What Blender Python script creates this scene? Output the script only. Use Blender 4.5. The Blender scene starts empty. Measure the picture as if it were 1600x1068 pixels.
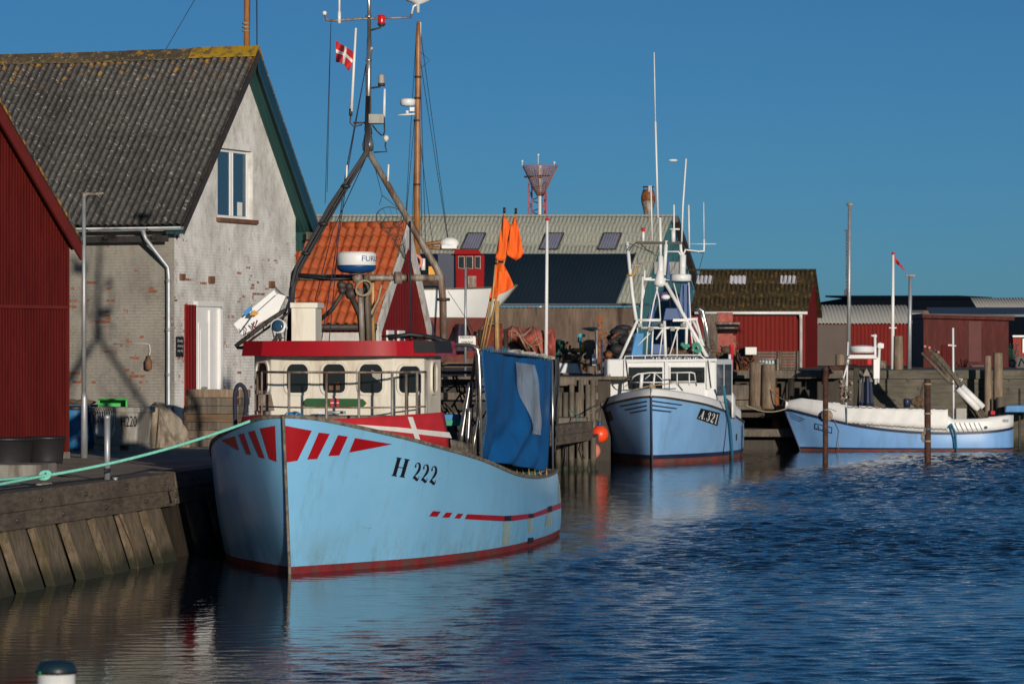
import bpy, math, random
import numpy as np
from mathutils import Vector, Matrix
random.seed(7)
R = math.radians
scn = bpy.context.scene
C = scn.collection

# ---------------------------------------------------------------- camera, sky, sun, exposure
F, H, YH = 6000.0, 3.4, 552.0            # focal length in photo pixels, eye height over the water, horizon row
cam_data = bpy.data.cameras.new('camera')
cam = bpy.data.objects.new('camera', cam_data)
C.objects.link(cam)
cam.location = (0, 0, H)
cam.rotation_euler = (R(90), 0, 0)
cam_data.sensor_width = 36
cam_data.lens = 36 * F / 1600
cam_data.shift_y = (YH - 534) / 1600
cam_data.clip_start = 0.5
cam_data.clip_end = 12000
cam_data.dof.use_dof = True
cam_data.dof.focus_distance = 64
cam_data.dof.aperture_fstop = 7.0
scn.camera = cam

SUN_EL = 7.7
SUN_AZ = 162.2
world = bpy.data.worlds.new('World')
scn.world = world
world.use_nodes = True
wn = world.node_tree
sky = wn.nodes.new('ShaderNodeTexSky')
sky.sky_type = 'NISHITA'
sky.sun_disc = False
sky.sun_elevation = R(SUN_EL)
sky.sun_rotation = R(SUN_AZ)
sky.air_density = 0.5
sky.dust_density = 0.3
sky.ozone_density = 5.0
sky.altitude = 0
bg = wn.nodes['Background']
tint = wn.nodes.new('ShaderNodeMix')
tint.data_type = 'RGBA'; tint.blend_type = 'MULTIPLY'
tint.inputs[0].default_value = 1.0
tint.inputs[7].default_value = (0.75, 0.78, 0.64, 1)
wn.links.new(sky.outputs[0], tint.inputs[6])
wn.links.new(tint.outputs[2], bg.inputs['Color'])
bg.inputs['Strength'].default_value = 0.10

sun_data = bpy.data.lights.new('sun', 'SUN')
sun_data.energy = 3.7
sun_data.angle = R(0.5)
sun_data.color = (1.0, 0.89, 0.75)
sun = bpy.data.objects.new('sun', sun_data)
C.objects.link(sun)
sd = Vector((-math.sin(R(SUN_AZ)) * math.cos(R(SUN_EL)), -math.cos(R(SUN_AZ)) * math.cos(R(SUN_EL)), -math.sin(R(SUN_EL))))
sun.rotation_euler = sd.to_track_quat('-Z', 'Y').to_euler()
sun.location = (30, -60, 40)
scn.view_settings.view_transform = 'Standard'
scn.view_settings.look = 'None'
scn.view_settings.exposure = -0.1
scn.view_settings.gamma = 1.0

# ---------------------------------------------------------------- helpers
def P(px, py, d):
    return Vector(((px - 800) / F * d, d, H - (py - YH) / F * d))
def X(px, d): return (px - 800) / F * d
def Z(py, d): return H - (py - YH) / F * d
def lerp(a, b, t): return a + (b - a) * t
def ss(a, b, x):
    t = min(1, max(0, (x - a) / (b - a))); return t * t * (3 - 2 * t)

WL = {}     # world location of every object built
class MB:
    """collects shapes, build() links them as ONE mesh object; T maps local to world"""
    def __init__(self, T=None):
        self.v = []; self.f = []; self.m = []; self.s = []; self.T = T
    def V(self, p):
        p = Vector(p)
        if self.T: p = self.T(p)
        self.v.append(p); return len(self.v) - 1
    def face(self, idx, mi=0, sm=False):
        self.f.append(tuple(idx)); self.m.append(mi); self.s.append(sm)
    def poly(self, pts, mi=0):
        self.face([self.V(p) for p in pts], mi)
    def box(self, c, size, rz=0, mi=0, ry=0, rx=0):
        c = Vector(c); h = Vector(size) / 2
        M = Matrix.Rotation(rz, 3, 'Z') @ Matrix.Rotation(ry, 3, 'Y') @ Matrix.Rotation(rx, 3, 'X')
        i = [self.V(c + M @ Vector((sx * h.x, sy * h.y, sz * h.z))) for sz in (-1, 1) for sy in (-1, 1) for sx in (-1, 1)]
        for q in ((0, 2, 3, 1), (4, 5, 7, 6), (0, 1, 5, 4), (2, 6, 7, 3), (0, 4, 6, 2), (1, 3, 7, 5)):
            self.face([i[k] for k in q], mi)
    def hexa(self, b, t, mi=0):
        """box from 4 bottom and 4 top corner points"""
        i = [self.V(p) for p in b] + [self.V(p) for p in t]
        for q in ((3, 2, 1, 0), (4, 5, 6, 7), (0, 1, 5, 4), (1, 2, 6, 5), (2, 3, 7, 6), (3, 0, 4, 7)):
            self.face([i[k] for k in q], mi)
    def prism(self, pts, ex, mi=0):
        ex = Vector(ex); n = len(pts)
        a = [self.V(p) for p in pts]; b = [self.V(Vector(p) + ex) for p in pts]
        self.face(a[::-1], mi); self.face(b, mi)
        for k in range(n):
            self.face([a[k], a[(k + 1) % n], b[(k + 1) % n], b[k]], mi)
    def path(self, pts, r, n=8, mi=0, cap=True, sm=True):
        pts = [Vector(p) for p in pts]
        rs = r if isinstance(r, (list, tuple)) else [r] * len(pts)
        up = None; rings = []
        for k, p in enumerate(pts):
            if k == 0: t = pts[1] - p
            elif k == len(pts) - 1: t = p - pts[k - 1]
            else: t = (pts[k + 1] - p).normalized() + (p - pts[k - 1]).normalized()
            t = t.normalized() if t.length > 1e-9 else Vector((0, 0, 1))
            if up is None: up = Vector((0, 0, 1)) if abs(t.z) < .9 else Vector((1, 0, 0))
            a = (up - t * up.dot(t)); a = a.normalized() if a.length > 1e-6 else t.orthogonal().normalized()
            b = t.cross(a); up = a
            rings.append([self.V(p + (a * math.cos(2 * math.pi * j / n) + b * math.sin(2 * math.pi * j / n)) * rs[k]) for j in range(n)])
        for k in range(len(pts) - 1):
            for j in range(n):
                self.face([rings[k][j], rings[k][(j + 1) % n], rings[k + 1][(j + 1) % n], rings[k + 1][j]], mi, sm)
        if cap:
            self.face(rings[0][::-1], mi); self.face(rings[-1], mi)
    def tube(self, a, b, r, r2=None, n=8, mi=0):
        self.path([a, b], [r, r if r2 is None else r2], n, mi)
    def lathe(self, c, prof, n=20, mi=0, ax=None):
        """prof: list of (r, z); ax optional 3x3 matrix"""
        c = Vector(c); rings = []
        for r, z in prof:
            ring = []
            for j in range(n):
                q = Vector((r * math.cos(2 * math.pi * j / n), r * math.sin(2 * math.pi * j / n), z))
                if ax: q = ax @ q
                ring.append(self.V(c + q))
            rings.append(ring)
        for k in range(len(prof) - 1):
            for j in range(n):
                self.face([rings[k][j], rings[k][(j + 1) % n], rings[k + 1][(j + 1) % n], rings[k + 1][j]], mi, True)
        self.face(rings[0][::-1], mi); self.face(rings[-1], mi)
    def ball(self, c, r, n=16, mi=0, sq=(1, 1, 1)):
        c = Vector(c); m = n // 2; rings = []
        top = self.V(c + Vector((0, 0, r * sq[2]))); bot = self.V(c - Vector((0, 0, r * sq[2])))
        for k in range(1, m):
            th = math.pi * k / m
            rings.append([self.V(c + Vector((r * math.sin(th) * math.cos(2 * math.pi * j / n) * sq[0], r * math.sin(th) * math.sin(2 * math.pi * j / n) * sq[1], r * math.cos(th) * sq[2]))) for j in range(n)])
        for j in range(n):
            self.face([top, rings[0][j], rings[0][(j + 1) % n]], mi, True)
            self.face([bot, rings[-1][(j + 1) % n], rings[-1][j]], mi, True)
        for k in range(m - 2):
            for j in range(n):
                self.face([rings[k][j], rings[k + 1][j], rings[k + 1][(j + 1) % n], rings[k][(j + 1) % n]], mi, True)
    def ring(self, c, Rr, r, a, b, n=20, m=8, mi=0):
        """torus with axes a, b"""
        c = Vector(c); a = Vector(a).normalized(); b = Vector(b).normalized(); w = a.cross(b)
        rr = []
        for j in range(n):
            t = 2 * math.pi * j / n; d = a * math.cos(t) + b * math.sin(t)
            rr.append([self.V(c + d * Rr + (d * math.cos(2 * math.pi * i / m) + w * math.sin(2 * math.pi * i / m)) * r) for i in range(m)])
        for j in range(n):
            for i in range(m):
                self.face([rr[j][i], rr[(j + 1) % n][i], rr[(j + 1) % n][(i + 1) % m], rr[j][(i + 1) % m]], mi, True)
    def grid(self, fn, nu, nv, mi=0, sm=True, both=0.0, mif=None):
        g = [[self.V(fn(i / nu, j / nv)) for i in range(nu + 1)] for j in range(nv + 1)]
        for j in range(nv):
            for i in range(nu):
                self.face([g[j][i], g[j][i + 1], g[j + 1][i + 1], g[j + 1][i]], mif(i, j) if mif else mi, sm)
        return g
    def build(self, name, mat, parent=None, solid=0.0, bevel=0.0, fixn=True, axes=None):
        pw = Vector((0, 0, 0))
        if parent is not None: pw = WL[parent.name]
        else:
            n = len(self.v)
            xs = [v.x for v in self.v]; ys = [v.y for v in self.v]; zs = [v.z for v in self.v]
            pw = Vector(((min(xs) + max(xs)) / 2, (min(ys) + max(ys)) / 2, min(zs)))
        me = bpy.data.meshes.new(name)
        me.from_pydata([tuple(v - pw) for v in self.v], [], self.f)
        mats = mat if isinstance(mat, (list, tuple)) else [mat]
        for m in mats: me.materials.append(m)
        me.polygons.foreach_set('material_index', self.m)
        me.polygons.foreach_set('use_smooth', self.s)
        me.update()
        if fixn:
            import bmesh
            bm = bmesh.new(); bm.from_mesh(me)
            bmesh.ops.recalc_face_normals(bm, faces=bm.faces); bm.to_mesh(me); bm.free()
        uv = me.uv_layers.new(name='UVMap')
        co = [0.0] * (len(me.loops) * 2)
        zz = Vector((0, 0, 1))
        for p in me.polygons:
            nn = p.normal
            if axes: t, b = axes[1], axes[2]
            elif abs(nn.z) > .97: t = Vector((1, 0, 0)); b = Vector((0, 1, 0))
            else:
                t = zz.cross(nn).normalized(); b = nn.cross(t)
            for li in p.loop_indices:
                w = me.vertices[me.loops[li].vertex_index].co + pw - (axes[0] if axes else Vector((0, 0, 0)))
                co[2 * li] = w.dot(t); co[2 * li + 1] = w.dot(b)
        uv.data.foreach_set('uv', co)
        o = bpy.data.objects.new(name, me)
        C.objects.link(o)
        if parent is not None:
            o.parent = parent
        else:
            o.location = pw
        WL[o.name] = pw.copy()
        if solid:
            md = o.modifiers.new('thickness', 'SOLIDIFY'); md.thickness = solid; md.offset = 0
        if bevel:
            md = o.modifiers.new('soft_edges', 'BEVEL'); md.width = bevel; md.segments = 2; md.limit_method = 'ANGLE'
        return o

def tag(o, label=None, cat=None, group=None, kind=None):
    if label: o['label'] = label
    if cat: o['category'] = cat
    if group: o['group'] = group
    if kind: o['kind'] = kind
    return o
def empty(name, loc, label, cat, group=None):
    o = bpy.data.objects.new(name, None); C.objects.link(o)
    o.location = loc; o.empty_display_size = .2
    WL[o.name] = Vector(loc)
    return tag(o, label, cat, group)
def copy_tree(o, parent=None, loc=None):
    c = o.copy(); C.objects.link(c)
    if parent is not None: c.parent = parent
    WL[c.name] = WL[o.name].copy()
    if loc is not None:
        c.location = loc; WL[c.name] = Vector(loc)
    for ch in [x for x in bpy.data.objects if x.parent == o]: copy_tree(ch, c)
    return c
def sagline(a, b, sag, n=16):
    a = Vector(a); b = Vector(b)
    return [a.lerp(b, i / n) - Vector((0, 0, sag * 4 * (i / n) * (1 - i / n))) for i in range(n + 1)]

# ---------------------------------------------------------------- materials
def nt(m):
    m.use_nodes = True
    return m.node_tree, m.node_tree.nodes['Principled BSDF']
def N(t, typ, **kw):
    n = t.nodes.new(typ)
    for k, v in kw.items(): setattr(n, k, v)
    return n
def ramp(t, fac, stops):
    r = N(t, 'ShaderNodeValToRGB')
    while len(r.color_ramp.elements) < len(stops): r.color_ramp.elements.new(.5)
    for e, (p, c) in zip(r.color_ramp.elements, stops):
        e.position = p; e.color = (*c, 1) if len(c) == 3 else c
    t.links.new(fac, r.inputs[0]); return r.outputs[0]
def noise(t, vec, scale, detail=4, rough=.55, stretch=None, dist=0):
    if stretch:
        mp = N(t, 'ShaderNodeMapping'); mp.inputs['Scale'].default_value = stretch
        t.links.new(vec, mp.inputs[0]); vec = mp.outputs[0]
    n = N(t, 'ShaderNodeTexNoise'); n.inputs['Scale'].default_value = scale
    n.inputs['Detail'].default_value = detail; n.inputs['Roughness'].default_value = rough
    n.inputs['Distortion'].default_value = dist
    t.links.new(vec, n.inputs['Vector']); return n.outputs[0]
def mix(t, fac, a, b, mode='MIX'):
    m = N(t, 'ShaderNodeMix', data_type='RGBA', blend_type=mode)
    for s, v in ((0, fac), (6, a), (7, b)):
        if isinstance(v, (int, float)): m.inputs[s].default_value = v
        elif isinstance(v, (tuple, list)): m.inputs[s].default_value = (*v, 1) if len(v) == 3 else v
        else: t.links.new(v, m.inputs[s])
    return m.outputs[2]
def bump(t, b, h, strength=.4, dist=.02):
    n = N(t, 'ShaderNodeBump'); n.inputs['Strength'].default_value = strength; n.inputs['Distance'].default_value = dist
    t.links.new(h, n.inputs['Height']); t.links.new(n.outputs[0], b.inputs['Normal'])
def M(name, col, rough=.6, metal=0, var=.18, sc=2.0, dirt=None, amt=.35, dsc=None, streak=True, bmp=.15, spec=None, coat=0):
    """weathered paint or plastic: base colour, large variation, streaky dirt"""
    m = bpy.data.materials.new(name); t, b = nt(m)
    tc = N(t, 'ShaderNodeTexCoord'); v = tc.outputs['Object']
    n1 = noise(t, v, sc, 5)
    dk = tuple(c * (1 - var) for c in col); lt = tuple(min(1, c * (1 + var)) for c in col)
    c = ramp(t, n1, [(.3, dk), (.7, lt)])
    if dirt:
        n2 = noise(t, v, dsc or 3.0, 7, .7, (1, 1, .18) if streak else (1, 1, 1))
        lo = .62 - amt * .35
        f = ramp(t, n2, [(lo, (0, 0, 0)), (lo + .16, (amt * 1.6,) * 3)])
        c = mix(t, f, c, dirt)
    t.links.new(c, b.inputs['Base Color'])
    b.inputs['Roughness'].default_value = rough; b.inputs['Metallic'].default_value = metal
    if spec is not None: b.inputs['Specular IOR Level'].default_value = spec
    if coat: b.inputs['Coat Weight'].default_value = coat; b.inputs['Coat Roughness'].default_value = .12
    if bmp:
        n3 = noise(t, v, sc * 12, 3); bump(t, b, n3, bmp, .004)
    return m
def WOOD(name, c1, c2, rough=.8, sc=3.0, axis=(1, 1, .08), moss=None, weed=False):
    m = bpy.data.materials.new(name); t, b = nt(m)
    tc = N(t, 'ShaderNodeTexCoord'); v = tc.outputs['Object']
    n1 = noise(t, v, sc * 6, 6, .65, axis, .3); n2 = noise(t, v, sc * .5, 4)
    c = ramp(t, n1, [(.3, c1), (.72, c2)])
    c = mix(t, ramp(t, n2, [(.35, (.55,) * 3), (.7, (1, 1, 1))]), (0, 0, 0), c)
    if moss:
        f = ramp(t, noise(t, v, 2.2, 6, .7), [(.5, (0, 0, 0)), (.66, (.7,) * 3)])
        c = mix(t, f, c, moss)
    if weed:      # tide line of weed and wet dark timber above the water
        gp = N(t, 'ShaderNodeNewGeometry'); sp = N(t, 'ShaderNodeSeparateXYZ'); t.links.new(gp.outputs['Position'], sp.inputs[0])
        ad = N(t, 'ShaderNodeMath', operation='MULTIPLY_ADD'); ad.inputs[1].default_value = .5; t.links.new(noise(t, v, 3, 6, .7), ad.inputs[0]); t.links.new(sp.outputs[2], ad.inputs[2])
        c = mix(t, ramp(t, ad.outputs[0], [(.36, (.92,) * 3), (.62, (0, 0, 0))]), c, (.018, .022, .010))
    t.links.new(c, b.inputs['Base Color']); b.inputs['Roughness'].default_value = rough
    bump(t, b, n1, .5, .015); return m

m_hull = bpy.data.materials.new('light_blue_hull_paint')
t, b = nt(m_hull)
v = N(t, 'ShaderNodeTexCoord').outputs['Object']
c = ramp(t, noise(t, v, .55, 5, .6), [(.3, (.185, .455, .72)), (.7, (.235, .53, .80))])
c = mix(t, ramp(t, noise(t, v, 3.5, 8, .75, (1, 1, .12)), [(.56, (0, 0, 0)), (.72, (.34,) * 3)]), c, (.13, .22, .24))
c = mix(t, ramp(t, noise(t, v, 9, 5, .8, (.4, .4, 1)), [(.66, (0, 0, 0)), (.7, (.5,) * 3)]), c, (.33, .55, .68))
c = mix(t, ramp(t, noise(t, v, 5, 5, .75, (.35, .35, 3.2)), [(.665, (0, 0, 0)), (.69, (.35,) * 3)]), c, (.06, .13, .19))      # scuffs and scratches
# growth and rust near the waterline
g = N(t, 'ShaderNodeNewGeometry'); sx = N(t, 'ShaderNodeSeparateXYZ'); t.links.new(g.outputs['Position'], sx.inputs[0])
mr = N(t, 'ShaderNodeMapRange'); mr.inputs[1].default_value = .75; mr.inputs[2].default_value = .1
t.links.new(sx.outputs[2], mr.inputs[0])
mm = N(t, 'ShaderNodeMath', operation='MULTIPLY'); t.links.new(mr.outputs[0], mm.inputs[0])
t.links.new(ramp(t, noise(t, v, 2.6, 7, .7, (1, 1, .5)), [(.46, (0, 0, 0)), (.66, (.6,) * 3)]), mm.inputs[1])
c = mix(t, mm.outputs[0], c, (.17, .22, .17))
t.links.new(c, b.inputs['Base Color']); b.inputs['Roughness'].default_value = .22
bump(t, b, noise(t, v, 1.6, 3, .5), .25, .03)

def hull2(name, a, bb):
    m = M(name, a, .4, 0, .08, 1.0, bb, .3, 2.5, True, .1); return m
m_hullA = hull2('sky_blue_hull_paint', (.21, .42, .72), (.16, .27, .42))
m_hullB = hull2('azure_hull_paint', (.17, .36, .68), (.12, .22, .38))
m_white = M('white_boat_paint', (.76, .77, .77), .42, 0, .04, 1.5, (.36, .31, .25), .16, 3)
m_cream = M('cream_wheelhouse_paint', (.70, .66, .57), .42, 0, .05, 1.2, (.40, .31, .20), .34, 4)
m_red = M('glossy_red_paint', (.36, .008, .014), .35, 0, .12, 1.5, (.22, .01, .012), .3, 3)
m_red2 = M('deep_red_paint', (.27, .006, .009), .7, 0, .12, 1.5, (.12, .01, .01), .3, 3, spec=.15)
m_boot = M('red_antifouling', (.20, .016, .02), .7, 0, .3, 2.5, (.09, .06, .05), .5, 3, False)
m_bootb = M('faded_antifouling', (.19, .035, .028), .75, 0, .3, 2.5, (.10, .08, .06), .5, 3, False)
m_navy = M('navy_paint', (.012, .022, .06), .5, 0, .2)
m_black = M('black_paint', (.012, .012, .014), .5, 0, .2)
m_rubber = M('black_rubber', (.018, .018, .02), .7, 0, .3, 6)
m_glass = bpy.data.materials.new('dark_glass'); t, b = nt(m_glass)
b.inputs['Base Color'].default_value = (.012, .014, .016, 1); b.inputs['Roughness'].default_value = .04
b.inputs['IOR'].default_value = 1.5
m_glassb = bpy.data.materials.new('blue_glass'); t, b = nt(m_glassb)
b.inputs['Base Color'].default_value = (.03, .075, .13, 1); b.inputs['Roughness'].default_value = .06
m_steel = M('stainless_steel', (.52, .51, .49), .3, .85, .12, 8, (.12, .1, .08), .3, 8)
m_galv = M('galvanised_steel', (.42, .44, .46), .5, .55, .12, 6, (.2, .2, .2), .3, 8)
m_oldsteel = M('grimy_painted_steel', (.30, .27, .23), .6, .2, .3, 5, (.12, .055, .03), .55, 6)
m_dark = M('dark_tarred_steel', (.045, .04, .038), .6, .2, .3, 5, (.12, .05, .03), .3, 6)
m_cable = M('black_cable', (.015, .015, .018), .55, 0, .2)
m_navyrope = M('navy_rope', (.016, .018, .040), .8, 0, .3, 20)
m_teal = M('turquoise_rope', (.20, .60, .48), .85, 0, .2, 30, bmp=.6)
m_greenrope = M('green_rope', (.05, .28, .2), .9, 0, .3, 25)
m_bluerope = M('blue_rope', (.02, .16, .28), .85, 0, .2, 25)
m_tanrope = M('tan_rope', (.34, .27, .18), .9, 0, .2, 25)
m_orange = M('orange_flag_cloth', (.86, .13, .01), .8, 0, .1, 4, bmp=.1)
m_buoy = M('orange_buoy_plastic', (.95, .075, .015), .35, 0, .08, 3, (.5, .12, .06), .2, 3)
m_buoyp = M('faded_pink_buoy_plastic', (.72, .22, .16), .5, 0, .12, 3, (.4, .2, .15), .3, 3)
m_redlamp = M('red_lamp_lens', (.65, .01, .008), .2, 0, .05)
m_tarp = bpy.data.materials.new('blue_tarpaulin'); t, b = nt(m_tarp)
v = N(t, 'ShaderNodeTexCoord').outputs['Object']
c = ramp(t, noise(t, v, 1.2, 5, .6, (1, 1, .5)), [(.3, (.003, .065, .22)), (.7, (.006, .11, .34))])
c = mix(t, ramp(t, noise(t, v, 5, 7, .75, (1, 1, .25)), [(.55, (0, 0, 0)), (.75, (.45,) * 3)]), c, (.012, .07, .16))
t.links.new(c, b.inputs['Base Color']); b.inputs['Roughness'].default_value = .5
bump(t, b, noise(t, v, 2.5, 4, .5, (1, 1, .35), .8), .45, .05)
m_plastic = M('milky_clear_plastic', (.34, .40, .48), .2, 0, .3, 5, (.55, .58, .62), .4, 5, True, .6)  # pale streaks in the colour stand in for highlights on the sheet
m_plastic.node_tree.nodes['Principled BSDF'].inputs['Alpha'].default_value = .62
m_greycanvas = M('dark_grey_canvas', (.035, .038, .05), .8, 0, .3, 5)
m_greyw = M('weathered_rail_wood', (.20, .165, .13), .75, 0, .35, 6, (.06, .05, .04), .5, 8, False, .4)
m_oldwood = WOOD('grey_weathered_wood', (.07, .058, .045), (.26, .215, .165), weed=True)
m_quaywood = WOOD('quay_timber', (.085, .065, .045), (.30, .23, .155), .85, 2.5, (1, 1, .12), (.12, .09, .03), True)
m_quaycap = WOOD('quay_beam_timber', (.08, .06, .045), (.24, .185, .135), .85, 2.5, (1, .12, 1))
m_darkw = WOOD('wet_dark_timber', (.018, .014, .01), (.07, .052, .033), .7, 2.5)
m_pile = WOOD('pale_mooring_pile_wood', (.16, .11, .075), (.46, .34, .24), .85, 2.5, (1, 1, .1))
m_pile2 = WOOD('brown_board_wood', (.10, .065, .04), (.27, .18, .11), .85, 2.5, (.1, .1, 1))
m_mastw = WOOD('varnished_mast_wood', (.28, .10, .025), (.55, .25, .08), .45, 3, (1, 1, .05))
m_pole = WOOD('bamboo_pole', (.45, .25, .08), (.72, .46, .2), .6, 5, (1, 1, .1))
m_oar = M('brown_oar_varnish', (.33, .12, .03), .5, 0, .2, 6)
m_rust = M('rusty_pile_steel', (.10, .035, .02), .85, 0, .45, 4, (.03, .018, .014), .6, 5, False, .6)
m_rustor = M('orange_rust', (.40, .13, .03), .85, 0, .45, 6, (.10, .035, .02), .6, 6, False, .6)
m_yel = M('yellow_paint', (.75, .35, .03), .6, 0, .2, 5, (.2, .08, .03), .5, 6)
m_green = M('green_crate_plastic', (.03, .42, .07), .5, 0, .1, 5, (.02, .12, .03), .2, 6)
m_dkgreen = M('dark_green_board', (.015, .085, .025), .5, 0, .15, 4)
m_bluep = M('blue_plastic', (.015, .20, .48), .5, 0, .2, 3, (.01, .06, .15), .4, 4)
m_redtrim = M('dull_red_trim', (.12, .011, .008), .6, 0, .15, 2, (.07, .008, .006), .3, 3)
m_bluepaint = M('strong_blue_paint', (.005, .06, .21), .45, 0, .12, 3, (.01, .05, .14), .3, 4)
m_tub = M('grey_fish_tub_plastic', (.36, .35, .32), .6, 0, .1, 2, (.13, .11, .08), .45, 3)
m_blkplas = M('black_plastic_tub', (.022, .022, .024), .45, 0, .2, 3)
m_canvasg = M('grey_beige_canvas', (.33, .28, .22), .85, 0, .25, 3, (.13, .10, .07), .5, 3, False, .4)
m_foam = M('white_foam_box', (.80, .80, .79), .6, 0, .06, 4, (.35, .3, .24), .08, 5)
m_brown = M('brown_flashing', (.16, .075, .04), .7, 0, .3, 4)
m_pvc = M('white_window_plastic', (.78, .78, .77), .35, 0, .04, 3)
m_conc = M('concrete', (.26, .245, .22), .9, 0, .3, 1.2, (.10, .085, .06), .5, 1.5, True, .5)
m_concd = WOOD('stained_dark_concrete', (.09, .08, .06), (.20, .18, .14), .9, 1.0, (.15, 1, 1.2), (.07, .06, .035), True)
m_signwhite = M('white_sign', (.72, .72, .68), .5, 0, .05)
m_danred = M('red_flag_cloth', (.52, .02, .03), .75, 0, .12, 4, bmp=.2)
m_danwhite = M('white_flag_cloth', (.75, .74, .72), .75, 0, .06, 4, bmp=.2)
m_netred = M('red_tarpaulin', (.38, .085, .06), .7, 0, .25, 3, (.2, .04, .035), .5, 4, False, .6)
m_net = M('netting_pile', (.09, .075, .055), .95, 0, .6, 7, (.16, .07, .03), .5, 9, False, .9)
m_netg = M('green_netting', (.05, .13, .09), .95, 0, .6, 7, (.02, .04, .03), .5, 9, False, .9)
m_sailcl = M('dark_purple_cloth', (.05, .035, .06), .85, 0, .3, 3)
m_netmesh = M('landing_net', (.05, .07, .06), .9, 0, .3)

def wall_corr(name, col, pitch=.15, dirt=(.1, .02, .02), amt=.3, metal=0, rough=.6, depth=.02, var=.15):
    """vertical ribs across a wall, from the metre UVs"""
    m = bpy.data.materials.new(name); t, b = nt(m)
    uv = N(t, 'ShaderNodeTexCoord').outputs['UV']
    s = N(t, 'ShaderNodeSeparateXYZ'); t.links.new(uv, s.inputs[0])
    a = N(t, 'ShaderNodeMath', operation='MULTIPLY'); a.inputs[1].default_value = 2 * math.pi / pitch
    t.links.new(s.outputs[0], a.inputs[0])
    w = N(t, 'ShaderNodeMath', operation='SINE'); t.links.new(a.outputs[0], w.inputs[0])
    c = ramp(t, noise(t, uv, 1.0, 6, .65, (1.5, .35, 1)), [(.3, tuple(x * (1 - var) for x in col)), (.7, tuple(x * (1 + var) for x in col))])
    c = mix(t, ramp(t, noise(t, uv, 3, 7, .7, (2, .25, 1)), [(.6 - amt * .3, (0, 0, 0)), (.76 - amt * .3, (amt * 1.5,) * 3)]), c, dirt)
    t.links.new(c, b.inputs['Base Color']); b.inputs['Roughness'].default_value = rough; b.inputs['Metallic'].default_value = metal; b.inputs['Specular IOR Level'].default_value = .12
    bump(t, b, w.outputs[0], .8, depth)
    return m
m_redshed = wall_corr('red_corrugated_cladding', (.098, .010, .008), .085, (.065, .006, .006), .45, depth=.006)
m_redfar = wall_corr('bright_red_board_cladding', (.155, .010, .007), .2, (.09, .007, .005), .3, depth=.012)
m_redbrick = wall_corr('dull_red_cladding', (.075, .015, .013), .6, (.14, .03, .03), .4, depth=.005)
m_redgable = wall_corr('red_board_gable', (.19, .011, .011), .15, (.12, .012, .012), .3)
m_tealgable = wall_corr('teal_corrugated_gable', (.06, .19, .21), .2, (.04, .12, .13), .2)
m_soffit = wall_corr('dark_green_soffit_boards', (.022, .065, .062), .12, (.012, .03, .03), .3, depth=.004)
m_navycorr = M('navy_steel_roof', (.006, .014, .025), .8, 0, .1, .6, bmp=0, spec=.1)
m_brownwall = WOOD('brown_board_wall', (.10, .07, .052), (.24, .17, .125), .9, 1.0, (1, 1, .15))
m_graywall = M('brown_grey_wall', (.11, .085, .075), .9, 0, .12, .8)
m_blackhall = M('black_hall_cladding', (.003, .005, .010), .9, 0, .1, bmp=0, spec=.05)
m_slateroof = M('blue_grey_roof', (.07, .09, .115), .5, .2, .1, .5)
m_bluetrim = M('blue_bargeboard_paint', (.010, .05, .085), .5, 0, .15, 3)
m_whitetrim = M('white_bargeboard_paint', (.60, .59, .57), .6, 0, .1, 3, (.25, .2, .16), .4, 5)

def corr_roof(name, base, light, lichen, la, lo, dark, spot=3.2, pitch=0, top=0, va=.66):
    m = bpy.data.materials.new(name); t, b = nt(m)
    tc = N(t, 'ShaderNodeTexCoord'); v = tc.outputs['Object']; uv = tc.outputs['UV']
    c = ramp(t, noise(t, uv, .7, 6, .65, (1, .5, 1)), [(.3, base), (.7, light)])
    c = mix(t, ramp(t, noise(t, uv, 7, 7, .8), [(.48, (0, 0, 0)), (.58, (.55,) * 3)]), c, dark)
    c = mix(t, ramp(t, noise(t, uv, 9, 4, .75), [(.59, (0, 0, 0)), (.63, (.85,) * 3)]), c, tuple(min(1, x * spot) for x in light))
    ln = noise(t, uv, 3.6, 8, .75)
    s = N(t, 'ShaderNodeSeparateXYZ'); t.links.new(uv, s.inputs[0])
    if top:
        mr = N(t, 'ShaderNodeMapRange'); mr.inputs[1].default_value = top * .72; mr.inputs[2].default_value = top; mr.inputs[4].default_value = .15
        t.links.new(s.outputs[1], mr.inputs[0]); ad = N(t, 'ShaderNodeMath', operation='ADD'); t.links.new(mr.outputs[0], ad.inputs[0]); t.links.new(ln, ad.inputs[1]); ln = ad.outputs[0]
    c = mix(t, ramp(t, ln, [(lo, (0, 0, 0)), (lo + .05, (la,) * 3)]), c, lichen)
    if pitch:  # dirt lies in the valleys of the sheets
        mu = N(t, 'ShaderNodeMath', operation='MULTIPLY'); mu.inputs[1].default_value = 2 * math.pi / pitch; t.links.new(s.outputs[0], mu.inputs[0])
        sn = N(t, 'ShaderNodeMath', operation='SINE'); t.links.new(mu.outputs[0], sn.inputs[0])
        ad = N(t, 'ShaderNodeMath', operation='MULTIPLY_ADD'); ad.inputs[1].default_value = .5; ad.inputs[2].default_value = .5; t.links.new(sn.outputs[0], ad.inputs[0])
        c = mix(t, ramp(t, ad.outputs[0], [(.08, (va,) * 3), (.58, (0, 0, 0))]), c, tuple(x * .6 for x in dark))
    t.links.new(c, b.inputs['Base Color']); b.inputs['Roughness'].default_value = .9; b.inputs['Specular IOR Level'].default_value = .15
    bump(t, b, noise(t, uv, 16, 4), .5, .01); return m
m_roofgrey = corr_roof('lichened_fibre_cement_roof', (.060, .058, .057), (.132, .127, .122), (.40, .20, .03), .85, .645, (.018, .016, .014), 2.6, .177, 5.8)
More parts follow.
